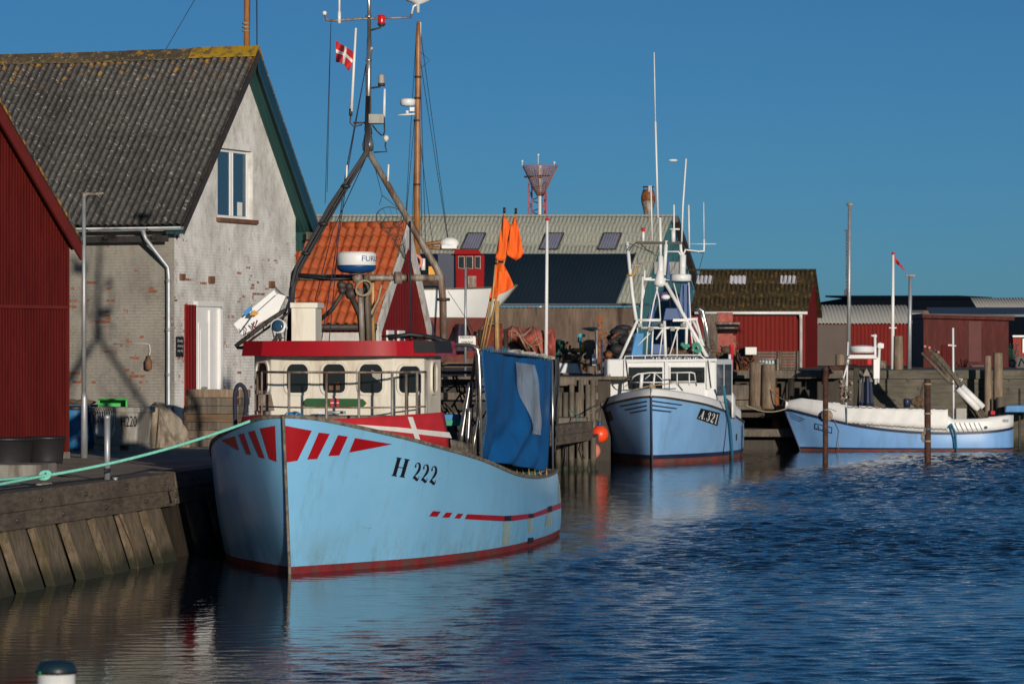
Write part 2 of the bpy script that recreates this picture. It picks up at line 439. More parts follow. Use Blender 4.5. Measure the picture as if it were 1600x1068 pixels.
m_ridge = corr_roof('lichened_ridge_tiles', (.07, .06, .045), (.13, .105, .07), (.38, .21, .02), .85, .55, (.035, .03, .022))
m_ridgey = corr_roof('yellow_lichened_ridge', (.14, .10, .04), (.22, .15, .05), (.42, .25, .015), .9, .45, (.09, .07, .035))
m_roofmoss = corr_roof('mossy_roof', (.03, .022, .014), (.06, .044, .022), (.22, .145, .02), .5, .54, (.016, .013, .01), 1.6, .2, va=.5)
m_roofpale = corr_roof('pale_green_grey_roof', (.27, .28, .245), (.33, .34, .30), (.17, .19, .12), .4, .6, (.16, .17, .135), 1.15, .19, va=.3)
m_rooflight = corr_roof('light_grey_roof', (.30, .30, .285), (.36, .355, .34), (.38, .37, .33), .4, .6, (.28, .28, .265), 1.15, .19, va=.3)
m_skylight = M('skylight_sheet', (.16, .17, .24), .35, 0, .1, 2, bmp=0)
m_skywhite = M('white_skylight_sheet', (.55, .55, .6), .4, 0, .1, 2, bmp=0)
m_tile = bpy.data.materials.new('orange_clay_pantiles'); t, b = nt(m_tile)
tc = N(t, 'ShaderNodeTexCoord'); uv = tc.outputs['UV']
c = ramp(t, noise(t, uv, 3.2, 4, .6), [(.3, (.27, .05, .012)), (.7, (.47, .10, .025))])
c = mix(t, ramp(t, noise(t, uv, 1.6, 8, .75), [(.54, (0, 0, 0)), (.64, (.6,) * 3)]), c, (.10, .06, .03))
t.links.new(c, b.inputs['Base Color']); b.inputs['Roughness'].default_value = .8
bump(t, b, noise(t, uv, 14, 4), .3, .01)

def brickmat(name, wash, wash2, expose, dark):
    m = bpy.data.materials.new(name); t, b = nt(m)
    uv = N(t, 'ShaderNodeTexCoord').outputs['UV']
    def bt(c1, c2, cm):
        k = N(t, 'ShaderNodeTexBrick'); t.links.new(uv, k.inputs['Vector'])
        k.inputs['Scale'].default_value = 1; k.inputs['Brick Width'].default_value = .24; k.inputs['Row Height'].default_value = .068
        k.inputs['Mortar Size'].default_value = .010; k.inputs['Mortar Smooth'].default_value = .3; k.inputs['Bias'].default_value = 0
        k.inputs['Color1'].default_value = (*c1, 1); k.inputs['Color2'].default_value = (*c2, 1); k.inputs['Mortar'].default_value = (*cm, 1)
        return k
    rnd = bt((0, 0, 0), (1, 1, 1), (0, 0, 0))
    c = ramp(t, noise(t, uv, 1.1, 7, .7, (1, .7, 1)), [(.28, wash2), (.6, wash)])
    c = mix(t, ramp(t, noise(t, uv, 5, 8, .8, (1, .4, 1)), [(.52, (0, 0, 0)), (.66, (.6,) * 3)]), c, dark)
    sz = N(t, 'ShaderNodeSeparateXYZ'); t.links.new(uv, sz.inputs[0])
    hm = N(t, 'ShaderNodeMapRange'); hm.inputs[1].default_value = 7.2; hm.inputs[2].default_value = 4.4; t.links.new(sz.outputs[1], hm.inputs[0])
    ha = N(t, 'ShaderNodeMath', operation='MULTIPLY'); t.links.new(hm.outputs[0], ha.inputs[0])
    t.links.new(ramp(t, noise(t, uv, 1.7, 6, .75, (1, .6, 1)), [(.36, (.15,) * 3), (.62, (1, 1, 1))]), ha.inputs[1])
    jf = N(t, 'ShaderNodeMath', operation='MULTIPLY'); t.links.new(ha.outputs[0], jf.inputs[0]); t.links.new(ramp(t, rnd.outputs[1], [(.0, (.0,) * 3), (.25, (.62,) * 3)]), jf.inputs[1])
    c = mix(t, jf.outputs[0], c, mix(t, .5, c, (0, 0, 0)))     # joints a little darker
    pp = mix(t, ramp(t, noise(t, uv, 26, 4, .6), [(.62, (0, 0, 0)), (.67, (.5,) * 3)]), c, (.10, .085, .07))
    # bricks laid bare in patches
    n = ramp(t, noise(t, uv, 1.35, 5, .7, (1, 1.3, 1)), [(.48, (0, 0, 0)), (.66, (expose,) * 3)])
    sm = N(t, 'ShaderNodeMath', operation='ADD'); hn = N(t, 'ShaderNodeMath', operation='MULTIPLY'); t.links.new(n, hn.inputs[0]); t.links.new(hm.outputs[0], hn.inputs[1]); t.links.new(hn.outputs[0], sm.inputs[0]); t.links.new(rnd.outputs[0], sm.inputs[1])
    sub = N(t, 'ShaderNodeMath', operation='ADD'); t.links.new(sm.outputs[0], sub.inputs[0])
    fine = ramp(t, noise(t, uv, 14, 4, .6), [(.3, (-.0,) * 3), (.7, (.22,) * 3)]); t.links.new(fine, sub.inputs[1])
    f = ramp(t, sub.outputs[0], [(.0, (0, 0, 0)), (1, (0, 0, 0))])
    g = N(t, 'ShaderNodeMath', operation='GREATER_THAN'); t.links.new(sub.outputs[0], g.inputs[0]); g.inputs[1].default_value = 1.24
    bc = ramp(t, noise(t, uv, 9, 4), [(.3, (.20, .055, .03)), (.7, (.36, .12, .06))])
    c = mix(t, g.outputs[0], pp, bc)
    t.links.new(c, b.inputs['Base Color']); b.inputs['Roughness'].default_value = .92
    bh = N(t, 'ShaderNodeMath', operation='SUBTRACT'); bh.inputs[0].default_value = 1; t.links.new(rnd.outputs[1], bh.inputs[1])
    bh2 = mix(t, ha.outputs[0], noise(t, uv, 8, 7, .7), mix(t, .35, bh.outputs[0], noise(t, uv, 12, 6, .7)))
    bump(t, b, bh2, .55, .012); return m
m_brick = brickmat('grey_washed_brick', (.33, .31, .27), (.21, .19, .165), .62, (.17, .15, .13))
m_brickw = brickmat('white_washed_brick', (.76, .75, .73), (.38, .36, .33), .66, (.24, .215, .19))
m_plaster = bpy.data.materials.new('stained_white_render'); t, b = nt(m_plaster)
uv = N(t, 'ShaderNodeTexCoord').outputs['UV']
c = ramp(t, noise(t, uv, .8, 7, .7, (1, .45, 1)), [(.3, (.36, .345, .32)), (.58, (.66, .65, .62))])
c = mix(t, ramp(t, noise(t, uv, 3.5, 8, .8, (1, .3, 1)), [(.52, (0, 0, 0)), (.7, (.6,) * 3)]), c, (.25, .225, .19))
c = mix(t, ramp(t, noise(t, uv, 9, 3, .5), [(.74, (0, 0, 0)), (.76, (.8,) * 3)]), c, (.16, .06, .035))
t.links.new(c, b.inputs['Base Color']); b.inputs['Roughness'].default_value = .92
bump(t, b, noise(t, uv, 8, 7, .7), .4, .015)

def groundmat(name, a, b_, sc):
    m = bpy.data.materials.new(name); t, b = nt(m)
    v = N(t, 'ShaderNodeTexCoord').outputs['Object']
    c = ramp(t, noise(t, v, sc, 8, .7), [(.3, a), (.7, b_)])
    c = mix(t, ramp(t, noise(t, v, sc * 14, 4, .7), [(.5, (0, 0, 0)), (.7, (.5,) * 3)]), c, tuple(x * .55 for x in a))
    t.links.new(c, b.inputs['Base Color']); b.inputs['Roughness'].default_value = .9; b.inputs['Specular IOR Level'].default_value = .15
    bump(t, b, noise(t, v, 12, 6, .7), .6, .03); return m
m_ground = groundmat('quay_asphalt', (.24, .205, .16), (.50, .43, .33), .5)
m_ground2 = groundmat('far_quay_concrete', (.14, .12, .10), (.24, .21, .18), .4)

# ================================================================ THE SETTING
HQ = 1.4          # near quay height
HF = 2.77         # far quay height
def quay_x(y): return -5.64 + .167 * (y - 63.8)
Y_END = 98.0     # near quay ends
Y_FAR = 140.0     # far quay front

# ---- water: real ripples on one sheet
def build_water():
    rng = np.random.RandomState(3)
    ys = [16.0]
    while ys[-1] < 150: ys.append(ys[-1] + max(.055, ys[-1] * .00115))
    ys += [200, 400]
    ys = np.array(ys)
    xs = np.concatenate([[-300, -60], np.arange(-14, 26.01, .13), [60, 400]])
    Xg, Yg = np.meshgrid(xs, ys)
    Zg = np.zeros_like(Xg)
    base = -.35
    for k in range(90):
        if k < 8: lam = 1.4 + 2.0 * rng.rand(); amp = .0009 * lam
        else: lam = .24 * (.65 / .24) ** rng.rand(); amp = .0052 * lam ** .8
        ang = base + rng.randn() * (.8 if lam < 1 else .45)
        kk = 2 * math.pi / lam
        kx, ky = kk * math.sin(ang), kk * math.cos(ang)
        ph = rng.rand() * 6.28
        Zg += amp * np.sin(kx * Xg + ky * Yg + ph + .9 * np.sin(.31 * Xg + .17 * Yg + ph))
    q = -5.64 + .167 * (Yg - 63.8)
    dq = Xg - q
    def sm(a, b, x):
        t = np.clip((x - a) / (b - a), 0, 1); return t * t * (3 - 2 * t)
    lee = (.13 + .87 * sm(5.0, 9.0, dq + .5 * np.sin(Yg * .35) + .8 * np.sin(Yg * .13 + 1))) * (.34 + .66 * sm(50, 70, Yg + 1.5 * np.sin(Xg * .4)))
    gust = .82 + .3 * np.sin(Xg * .23 + Yg * .11) * np.sin(Yg * .09 + .5)
    Zg *= lee * gust
    Zg[(Xg < -13.9) | (Xg > 25.9) | (Yg > 148)] = 0
    nx, ny = len(xs), len(ys)
    co = np.stack([Xg, Yg, Zg], -1).reshape(-1, 3).astype('f4')
    i = np.arange(nx * ny).reshape(ny, nx)
    lee_ = np.where((Xg < -13.9) | (Xg > 25.9) | (Yg > 148), .5, lee * gust).astype('f4').ravel()
    q4 = np.stack([i[:-1, :-1], i[:-1, 1:], i[1:, 1:], i[1:, :-1]], -1).reshape(-1, 4)
    me = bpy.data.meshes.new('water')
    me.vertices.add(len(co)); me.vertices.foreach_set('co', co.ravel())
    me.loops.add(q4.size); me.loops.foreach_set('vertex_index', q4.ravel().astype('i4'))
    me.polygons.add(len(q4)); me.polygons.foreach_set('loop_start', (np.arange(len(q4)) * 4).astype('i4'))
    me.polygons.foreach_set('loop_total', np.full(len(q4), 4, 'i4'))
    me.polygons.foreach_set('use_smooth', np.ones(len(q4), bool))
    me.update(); me.validate()
    at = me.attributes.new('chop', 'FLOAT', 'POINT'); at.data.foreach_set('value', lee_)
    m = bpy.data.materials.new('harbour_water'); t, b = nt(m)
    b.inputs['Base Color'].default_value = (.003, .012, .022, 1)
    b.inputs['Roughness'].default_value = .03; b.inputs['IOR'].default_value = 1.33; b.inputs['Specular IOR Level'].default_value = .22
    v = N(t, 'ShaderNodeTexCoord').outputs['Object']
    n1 = noise(t, v, 10, 3, .6, (1, .7, 1), .4)
    bump(t, b, n1, .25, .034)
    an = N(t, 'ShaderNodeAttribute'); an.attribute_name = 'chop'; mu = N(t, 'ShaderNodeMath', operation='MULTIPLY'); mu.inputs[1].default_value = 1.0; t.links.new(an.outputs['Fac'], mu.inputs[0])
    t.links.new(mu.outputs[0], [n for n in t.nodes if n.type == 'BUMP'][0].inputs['Strength'])
    me.materials.append(m)
    o = bpy.data.objects.new('water', me); C.objects.link(o)
    o['kind'] = 'structure'
build_water()

def slab(name, pts, z, mat, depth=6):
    mb = MB(); mb.prism([(x, y, z - depth) for x, y in pts], (0, 0, depth))
    o = mb.build(name, mat); o['kind'] = 'structure'; return o
qx = quay_x
slab('quay_ground', [(qx(14) - .5, 14), (-300, 14), (-300, Y_FAR - .4), (1.6, Y_FAR - .4), (1.2, 131), (1.0, 113), (qx(Y_END) - .5, Y_END)], HQ, m_ground)
slab('far_quay_ground', [(-3000, Y_FAR + .3), (3000, Y_FAR + .3), (3000, 9000), (-3000, 9000)], HF, m_ground2)
slab('near_quay_ground', [(-60, -30), (40, -30), (40, 20.5), (-60, 20.5)], HQ, m_ground)

# ---- near quay: timber wall with raked fender planks
qa = empty('timber_quay_wall', (qx(60), 60, 0), 'long brown timber quay wall beside the light blue boat, stained planks under heavy beams', 'quay wall')
yv = Vector((.167, 1, 0)).normalized(); nv = Vector((yv.y, -yv.x, 0))     # along the quay, out over the water
def Q(s, out, z):   # s metres of depth along the edge
    return Vector((qx(s), s, 0)) + nv * out + Vector((0, 0, z))
segs = [(14, 63.8)] + [(64.3 + i * 8, 64.3 + i * 8 + 7.9) for i in range(6)]
for k, (s0, s1) in enumerate(segs):
    o_ = 0 if k == 0 else -.12
    mb = MB()
    mb.hexa([Q(s0, -.55, HQ - .26), Q(s1, -.55, HQ - .26), Q(s1, .06 + o_, HQ - .26), Q(s0, .06 + o_, HQ - .26)],
            [Q(s0, -.55, HQ + .02), Q(s1, -.55, HQ + .02), Q(s1, .03 + o_, HQ + .02), Q(s0, .03 + o_, HQ + .02)])
    mb.build('cap_beam', m_quaycap, qa, bevel=.015)
    mb = MB()
    mb.hexa([Q(s0, -.4, HQ - .52), Q(s1, -.4, HQ - .52), Q(s1, .05 + o_, HQ - .52), Q(s0, .05 + o_, HQ - .52)],
            [Q(s0, -.4, HQ - .265), Q(s1, -.4, HQ - .265), Q(s1, .04 + o_, HQ - .265), Q(s0, .04 + o_, HQ - .265)])
    mb.build('lower_beam', m_quaycap, qa, bevel=.015)
mb = MB()
mb.hexa([Q(14, -.5, -1), Q(Y_END, -.5, -1), Q(Y_END, .14, -1), Q(14, .14, -1)], [Q(14, -.5, HQ - .52), Q(Y_END, -.5, HQ - .52), Q(Y_END, -.12, HQ - .52), Q(14, -.12, HQ - .52)])
mb.build('back_planking', m_darkw, qa)
s = 40.0; k = 0
random.seed(11)
while s < Y_END - 2:
    w = .98 + random.uniform(-.12, .12)
    o_ = 0 if s < 63 else -.12
    if not (s < 63.8 < s + w):
        mb = MB()
        a0, a1 = s, s + w
        lean = .55 + random.uniform(-.06, .06)
        tp, bt_ = .03 + o_ + random.uniform(-.01, .01), .34 + o_
        mb.hexa([Q(a0 + lean, bt_ - .12, -.6), Q(a1 + lean - .1, bt_ - .12, -.6), Q(a1 + lean - .1, bt_ + .04, -.6), Q(a0 + lean, bt_ + .04, -.6)],
                [Q(a0, tp - .14, HQ - .525), Q(a1, tp - .14, HQ - .525), Q(a1, tp, HQ - .525), Q(a0, tp, HQ - .525)])
        mb.build('fender_plank', m_quaywood, qa, bevel=.012)
    s += w + .50
mb = MB()                                                     # bolt heads on the beams
for i in range(60):
    s = 42 + i * 1.17
    o_ = 0 if s < 63.8 else -.12
    c = Q(s, .065 + o_, HQ - .13 - .25 * (i % 2))
    mb.tube(c - nv * .04, c + nv * .02, .03, n=8)
mb.build('bolt', m_dark, qa)
# rusty line down the wall and a thin black hose along the edge
mb = MB(); mb.path([Q(60.1, .09, HQ - .5), Q(60.15, .3, .4), Q(60.2, .42, -.1)], .012, 6); mb.build('iron_rod', m_rust, qa)

# ---- end of the near quay: low timber piece with short posts
jt = empty('timber_jetty_end', P(905, 730, 113), 'weathered grey timber jetty end with fender posts left of the orange buoys', 'jetty')
def JX(px, z, d): return Vector((X(px, d), d, z))
mb = MB()
mb.hexa([JX(868, .35, 112), JX(931, .35, 112), JX(936, .35, 118), JX(868, .35, 118)], [JX(868, .95, 112), JX(931, .95, 112), JX(936, .95, 118), JX(868, .95, 118)])
mb.build('deck_beam', m_oldwood, jt, bevel=.03)
mb = MB(); mb.hexa([JX(872, .96, 112.6), JX(917, .96, 112.6), JX(919, .96, 114), JX(872, .96, 114)], [JX(872, 1.52, 112.6), JX(917, 1.52, 112.6), JX(919, 1.52, 114), JX(872, 1.52, 114)])
mb.build('block', m_oldwood, jt, bevel=.03)
for px in (872, 883, 893, 905, 915, 927):
    mb = MB(); mb.path([JX(px + random.uniform(-1, 1), -1, 111.75), JX(px, .92, 111.8)], .085, 7); mb.build('fender_post', m_oldwood, jt)
mb = MB(); mb.path([P(884, 690, 111.6), P(886, 710, 111.5), P(884, 728, 111.5)], .02, 6); mb.path([P(911, 684, 111.6), P(908, 700, 111.5), P(913, 716, 111.5)], .02, 6)
mb.build('hanging_chain', m_dark, jt)
gr = MB(); gr.path([P(873, 668, 111.9), P(884, 676, 111.7), P(896, 674, 111.7), P(905, 664, 111.6), P(900, 646, 112.2), P(889, 640, 112.4), P(893, 648, 112.2)], .018, 6)
gr.path([P(872, 672, 112), P(890, 679, 111.8), P(903, 672, 111.7)], .016, 6)
tag(gr.build('mooring_line', m_greenrope), 'green mooring rope coiled on the timber jetty end', 'rope')

# ---- far quay walls
fq = empty('concrete_quay_wall', (20, Y_FAR, 0), 'stained concrete quay wall behind the small blue boat on the right', 'quay wall')
x0, x1 = X(1318, Y_FAR), 120
mb = MB(); mb.hexa([(x0, Y_FAR, -1), (x1, Y_FAR, -1), (x1, Y_FAR + .5, -1), (x0, Y_FAR + .5, -1)], [(x0, Y_FAR, HF - .3), (x1, Y_FAR, HF - .3), (x1, Y_FAR + .5, HF - .3), (x0, Y_FAR + .5, HF - .3)])
mb.build('wall_face', m_concd, fq)
mb = MB(); mb.hexa([(x0, Y_FAR - .12, HF - .3), (x1, Y_FAR - .12, HF - .3), (x1, Y_FAR + 1.0, HF - .3), (x0, Y_FAR + 1.0, HF - .3)], [(x0, Y_FAR - .12, HF + .03), (x1, Y_FAR - .12, HF + .03), (x1, Y_FAR + 1.0, HF + .03), (x0, Y_FAR + 1.0, HF + .03)])
mb.build('coping', m_concd, fq, bevel=.03)
for px, py in [(1420, 593), (1437, 607), (1533, 607), (1578, 592), (1498, 584), (1578, 607), (1533, 592), (1380, 612)]:
    mb = MB(); c = P(px, py, Y_FAR - .12 if py < 590 else Y_FAR); mb.tube(c - Vector((0, .05, 0)), c, .07, n=10); mb.build('bolt_plate', m_dark, fq)
mb = MB()
for z in (2.0, 1.2): mb.box((x0 + 12, Y_FAR - .02, z), (24, .05, .04))
mb.build('shutter_joint', m_concd, fq)

tq = empty('timber_crib_wall', (4, Y_FAR - 9, 0), 'rough brown timber crib wall between the two larger boats', 'quay wall')
D1 = 121.5
xa, xb = X(862, D1), X(930, D1)
zt = Z(588, D1)
mb = MB(); mb.hexa([(xa - 6, D1 + .5, -1), (xb + .5, D1 + .5, -1), (xb + .5, Y_FAR + 1, -1), (xa - 6, Y_FAR + 1, -1)], [(xa - 6, D1 + .5, zt - .1), (xb + .5, D1 + .5, zt - .1), (xb + .5, Y_FAR + 1, zt - .1), (xa - 6, Y_FAR + 1, zt - .1)])
mb.build('core', m_darkw, tq)
for i, (zz, h) in enumerate([(zt - .15, .3), (zt - .62, .24), (zt - 1.25, .26), (zt - 1.8, .3)]):
    mb = MB(); mb.box(((xa + xb) / 2 - 3.2, D1 + .3 - .05 * (i % 2), zz), (xb - xa + 6.6, .35, h)); mb.build('waler_beam', m_oldwood, tq, bevel=.03)
for i in range(8):
    px = 866 + i * 8.8 + random.uniform(-2, 2)
    mb = MB(); mb.path([(X(px, D1), D1, -1), (X(px, D1) + random.uniform(-.03, .03), D1, zt - random.choice([.1, .25, .5]))], .09, 7); mb.build('post', m_oldwood, tq)
mb = MB(); mb.hexa([(xa - 6, D1 + .2, zt - .1), (xb + 1.2, D1 + .2, zt - .1), (xb + 1.2, Y_FAR + 1, zt - .1), (xa - 6, Y_FAR + 1, zt - .1)], [(xa - 6, D1 + .2, zt), (xb + 1.2, D1 + .2, zt), (xb + 1.2, Y_FAR + 1, zt), (xa - 6, Y_FAR + 1, zt)])
mb.build('deck', m_oldwood, tq)

# wooden landing between the boats: dark sheet stands in for the shade under a deck, lower ledges
td = empty('timber_landing', (X(1250, 139), 139, 0), 'dark timber landing with open underside behind the two white and blue boats', 'landing stage')
D2 = 139.0
def LB(p0, p1, y0, y1, d0=D2, d1=Y_FAR + 1, m=m_oldwood, name='beam'):
    mb = MB()
    a = [(X(p0, d0), d0), (X(p1, d0), d0), (X(p1, d0), d1), (X(p0, d0), d1)]
    mb.hexa([(x, y, Z(y1, d0)) for x, y in a], [(x, y, Z(y0, d0)) for x, y in a]); return mb.build(name, m, td, bevel=.02)
LB(960, 1320, 590, 705, D2 + .9, D2 + 1.4, m_darkw, 'shade_back')
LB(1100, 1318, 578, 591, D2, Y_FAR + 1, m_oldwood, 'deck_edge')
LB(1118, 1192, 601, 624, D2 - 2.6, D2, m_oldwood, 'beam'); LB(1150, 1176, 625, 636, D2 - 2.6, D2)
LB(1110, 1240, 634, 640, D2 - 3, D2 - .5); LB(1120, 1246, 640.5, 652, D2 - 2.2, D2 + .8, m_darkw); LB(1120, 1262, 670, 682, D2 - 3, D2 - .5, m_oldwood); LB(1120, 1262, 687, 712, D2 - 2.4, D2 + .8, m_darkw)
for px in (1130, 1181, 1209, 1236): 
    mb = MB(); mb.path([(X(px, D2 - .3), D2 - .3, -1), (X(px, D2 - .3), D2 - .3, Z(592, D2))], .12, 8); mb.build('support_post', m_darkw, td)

# ================================================================ BUILDINGS
def corr_roof_mesh(name, mat, parent, A, u, L, v, pitch, amp, sheet=1.3, ns=8, lift=.009):
    A = Vector(A); u = Vector(u); v = Vector(v)
    n = u.cross(v).normalized()
    if n.z < 0: n = -n
    nu = int(L / pitch * ns); rows = max(1, int(round(v.length / sheet)))
    mb = MB()
    for r in range(rows):
        t0, t1 = r / rows, min(1, (r + 1) / rows + .02)
        lo = []; hi = []; lo2 = []
        for i in range(nu + 1):
            s = L * i / nu; w = amp * math.sin(2 * math.pi * s / pitch) + .006 * math.sin(s * 2.1 + r * 2.7)
            p = A + u * s
            lo.append(mb.V(p + v * t0 + n * (w + lift))); hi.append(mb.V(p + v * t1 + n * w)); lo2.append(mb.V(p + v * t0 + n * (w + lift - .016)))
        for i in range(nu):
            mb.face([lo[i], lo[i + 1], hi[i + 1], hi[i]], 0, True)
            mb.face([lo2[i], lo2[i + 1], lo[i + 1], lo[i]], 0, False)
    return mb.build(name, mat, parent, fixn=False, axes=(A, u.normalized(), v.normalized()))

def facing(o):
    return o

# ---- grey washed-brick house with the fibre cement roof
hs = empty('fishermens_storehouse', (-7.56, 86, HQ), 'tall old storehouse of grey washed brick with a lichened corrugated roof and white gable', 'building')
hp = math.radians(21)
g = Vector((math.sin(hp), math.cos(hp), 0)); u = Vector((math.cos(hp), -math.sin(hp), 0)); up = Vector((0, 0, 1))
c0 = Vector((-7.56, 86, 0))
W = 6.6; W1 = 3.55; o = .45
zA = 10.45; zE = 6.28                 # ridge and eaves (roof surface)
e1, e2 = .42, .32
sl1 = (zA - zE) / (W1 + e1); sl2 = (zA - 6.55) / (6.9 - W1)
LL = 15.0
def hz(w):  # underside of the roof at distance w along the gable
    return (zA - (W1 - w) * sl1 if w < W1 else zA - (w - W1) * sl2) - .16
Vz = lambda w, z, off=0: c0 + g * w + u * off + up * z
# long wall, gable wall
mb = MB(); mb.poly([c0 - u * LL + up * (HQ - .2), c0 + up * (HQ - .2), c0 + up * hz(0), c0 - u * LL + up * hz(0)])
mb.poly([Vz(0, HQ - .2, -LL), Vz(W, HQ - .2, -LL), Vz(W, hz(W), -LL), Vz(W1, hz(W1), -LL), Vz(0, hz(0), -LL)])
mb.poly([Vz(W, HQ - .2, -LL), Vz(W, HQ - .2), Vz(W, hz(W)), Vz(W, hz(W), -LL)])
mb.build('long_wall', m_brick, hs, fixn=False)
WW0, WW1, WZ0, WZ1 = 2.25, 4.17, 6.52, 8.12     # window opening
zs_ = 5.9
mb = MB()       # lower brick part, door recess left plain behind the frame
mb.poly([Vz(0, HQ - .2), Vz(W, HQ - .2), Vz(W, zs_), Vz(0, zs_)])
mb.build('gable_brickwork', m_brickw, hs, fixn=False)
mb = MB()       # rendered upper gable round the window
mb.poly([Vz(0, zs_), Vz(WW0, zs_), Vz(WW0, hz(WW0)), Vz(0, hz(0))])
mb.poly([Vz(WW0, zs_), Vz(WW1, zs_), Vz(WW1, WZ0), Vz(WW0, WZ0)])
mb.poly([Vz(WW0, WZ1), Vz(WW1, WZ1), Vz(WW1, hz(WW1)), Vz(W1, hz(W1)), Vz(WW0, hz(WW0))])
mb.poly([Vz(WW1, zs_), Vz(W, zs_), Vz(W, hz(W)), Vz(WW1, hz(WW1))])
for a, b_ in (((WW0, WZ0), (WW0, WZ1)), ((WW0, WZ1), (WW1, WZ1)), ((WW1, WZ1), (WW1, WZ0)), ((WW1, WZ0), (WW0, WZ0))):
    mb.poly([Vz(a[0], a[1]), Vz(b_[0], b_[1]), Vz(b_[0], b_[1], -.22), Vz(a[0], a[1], -.22)])
mb.build('gable_render', m_brickw, hs, fixn=False)
# window
wf = MB()
def gbar(mb, w0, w1, z0, z1, o0, o1, mi=0):
    mb.hexa([Vz(w0, z0, o0), Vz(w1, z0, o0), Vz(w1, z0, o1), Vz(w0, z0, o1)], [Vz(w0, z1, o0), Vz(w1, z1, o0), Vz(w1, z1, o1), Vz(w0, z1, o1)], mi)
for a in ((WW0, WW1, WZ0, WZ0 + .07), (WW0, WW1, WZ1 - .07, WZ1)): gbar(wf, *a, -.15, -.11)
wm = WW0 + .98
for a in ((WW0, WW0 + .07), (wm - .05, wm + .05), (WW1 - .08, WW1)): gbar(wf, a[0], a[1], WZ0 + .07, WZ1 - .07, -.15, -.11)
for a in ((WW0 + .07, wm - .05), (wm + .05, WW1 - .08)):
    gbar(wf, a[0], a[0] + .04, WZ0 + .07, WZ1 - .07, -.145, -.105); gbar(wf, a[1] - .04, a[1], WZ0 + .07, WZ1 - .07, -.145, -.105)
win = wf.build('window', m_pvc, hs, bevel=.008)
mb = MB(); mb.poly([Vz(WW0 + .05, WZ0 + .05, -.13), Vz(WW1 - .05, WZ0 + .05, -.13), Vz(WW1 - .05, WZ1 - .05, -.13), Vz(WW0 + .05, WZ1 - .05, -.13)])
mb.build('pane', m_glassb, win, fixn=False)
mb = MB(); gbar(mb, WW0 - .08, WW1 + .12, WZ0 - .10, WZ0 - .003, -.2, .10); mb.build('window_sill', m_brown, win, bevel=.01)
mb = MB(); gbar(mb, wm + .35, wm + .6, WZ0 + .08, WZ0 + .4, -.125, -.115); mb.build('object_on_sill', m_signwhite, win)
# door and red jamb
mb = MB(); gbar(mb, .50, .98, HQ, 4.5, .0, .07); mb.build('red_door_panel', m_redgable, hs)
dr = MB(); gbar(dr, 1.03, 2.3, HQ, 4.46, .0, .05); dr = dr.build('door', m_pvc, hs, bevel=.01)
mb = MB(); gbar(mb, 1.12, 1.62, HQ + .1, 4.1, .05, .065); gbar(mb, 1.66, 1.8, HQ + .1, 4.38, .05, .09); gbar(mb, 2.16, 2.28, HQ + .1, 4.42, .05, .12); gbar(mb, 1.2, 1.5, 2.2, 3.95, .065, .075)
mb.build('door_panel', m_pvc, dr)
mb = MB(); c = Vz(1.22, 2.62, .1); mb.tube(c, c + u * .08, .03); mb.box(c + u * .08, (.04, .14, .04), rz=-hp); mb.build('handle', m_galv, dr)
mb = MB(); gbar(mb, 1.0, 2.35, 4.47, 4.58, 0, .1); mb.build('lintel', m_signwhite, dr)
# roof
v1 = g * (W1 + e1) + up * (zA - zE)
corr_roof_mesh('roof', m_roofgrey, hs, c0 - g * e1 - u * LL + up * zE, u, LL + o, v1, .177, .032)
v2 = -g * (6.9 - W1) + up * (zA - 6.55)
corr_roof_mesh('rear_roof', m_roofgrey, hs, c0 + g * 6.9 - u * LL + up * 6.55, u, LL + o, v2, .177, .026, ns=4)
for i in range(9):
    mb = MB(); s0 = LL + o - i * 1.72; s1 = s0 - 1.71
    for sg, sl in ((-1, sl1), (1, sl2)):
        aa = [c0 - u * (LL - s0) + g * W1, c0 - u * (LL - s1) + g * W1]
        lo_ = .23
        k_ = up * (.07 + (.03 if i == 0 else .008 * (i % 2)))
        mb.hexa([aa[0] + up * zA + k_ - up * .03, aa[1] + up * zA + k_ - up * .03, aa[1] + g * sg * lo_ + up * (zA - lo_ * sl) + k_ - up * .03, aa[0] + g * sg * lo_ + up * (zA - lo_ * sl) + k_ - up * .03],
                [aa[0] + up * zA + k_, aa[1] + up * zA + k_, aa[1] + g * sg * lo_ + up * (zA - lo_ * sl) + k_, aa[0] + g * sg * lo_ + up * (zA - lo_ * sl) + k_])
    mb.build('ridge_capping', m_ridgey if i == 0 else m_ridge, hs)

# bargeboards: thin blue-black board at each verge, soffit boards under the overhang
for nm, w0, z0, w1, z1 in (('bargeboard', -e1, zE, W1, zA), ('bargeboard', 6.9, 6.55, W1, zA)):
    mb = MB(); hb = .24 if w0 < 0 else .46
    mb.hexa([Vz(w0, z0 - hb, o - .03), Vz(w1, z1 - hb - .02, o - .03), Vz(w1, z1 - hb - .02, o + .0), Vz(w0, z0 - hb, o + .0)],
            [Vz(w0, z0 - .03, o - .03), Vz(w1, z1 - .03, o - .03), Vz(w1, z1 - .03, o + .0), Vz(w0, z0 - .03, o + .0)])
    mb.build(nm, m_dark if w0 < 0 else m_bluetrim, hs)
mb = MB()
mb.hexa([Vz(6.9, 6.55 - .25, -.3), Vz(W1, zA - .28, -.3), Vz(W1, zA - .28, o - .035), Vz(6.9, 6.55 - .25, o - .035)],
        [Vz(6.9, 6.55 - .19, -.3), Vz(W1, zA - .22, -.3), Vz(W1, zA - .22, o - .035), Vz(6.9, 6.55 - .19, o - .035)])
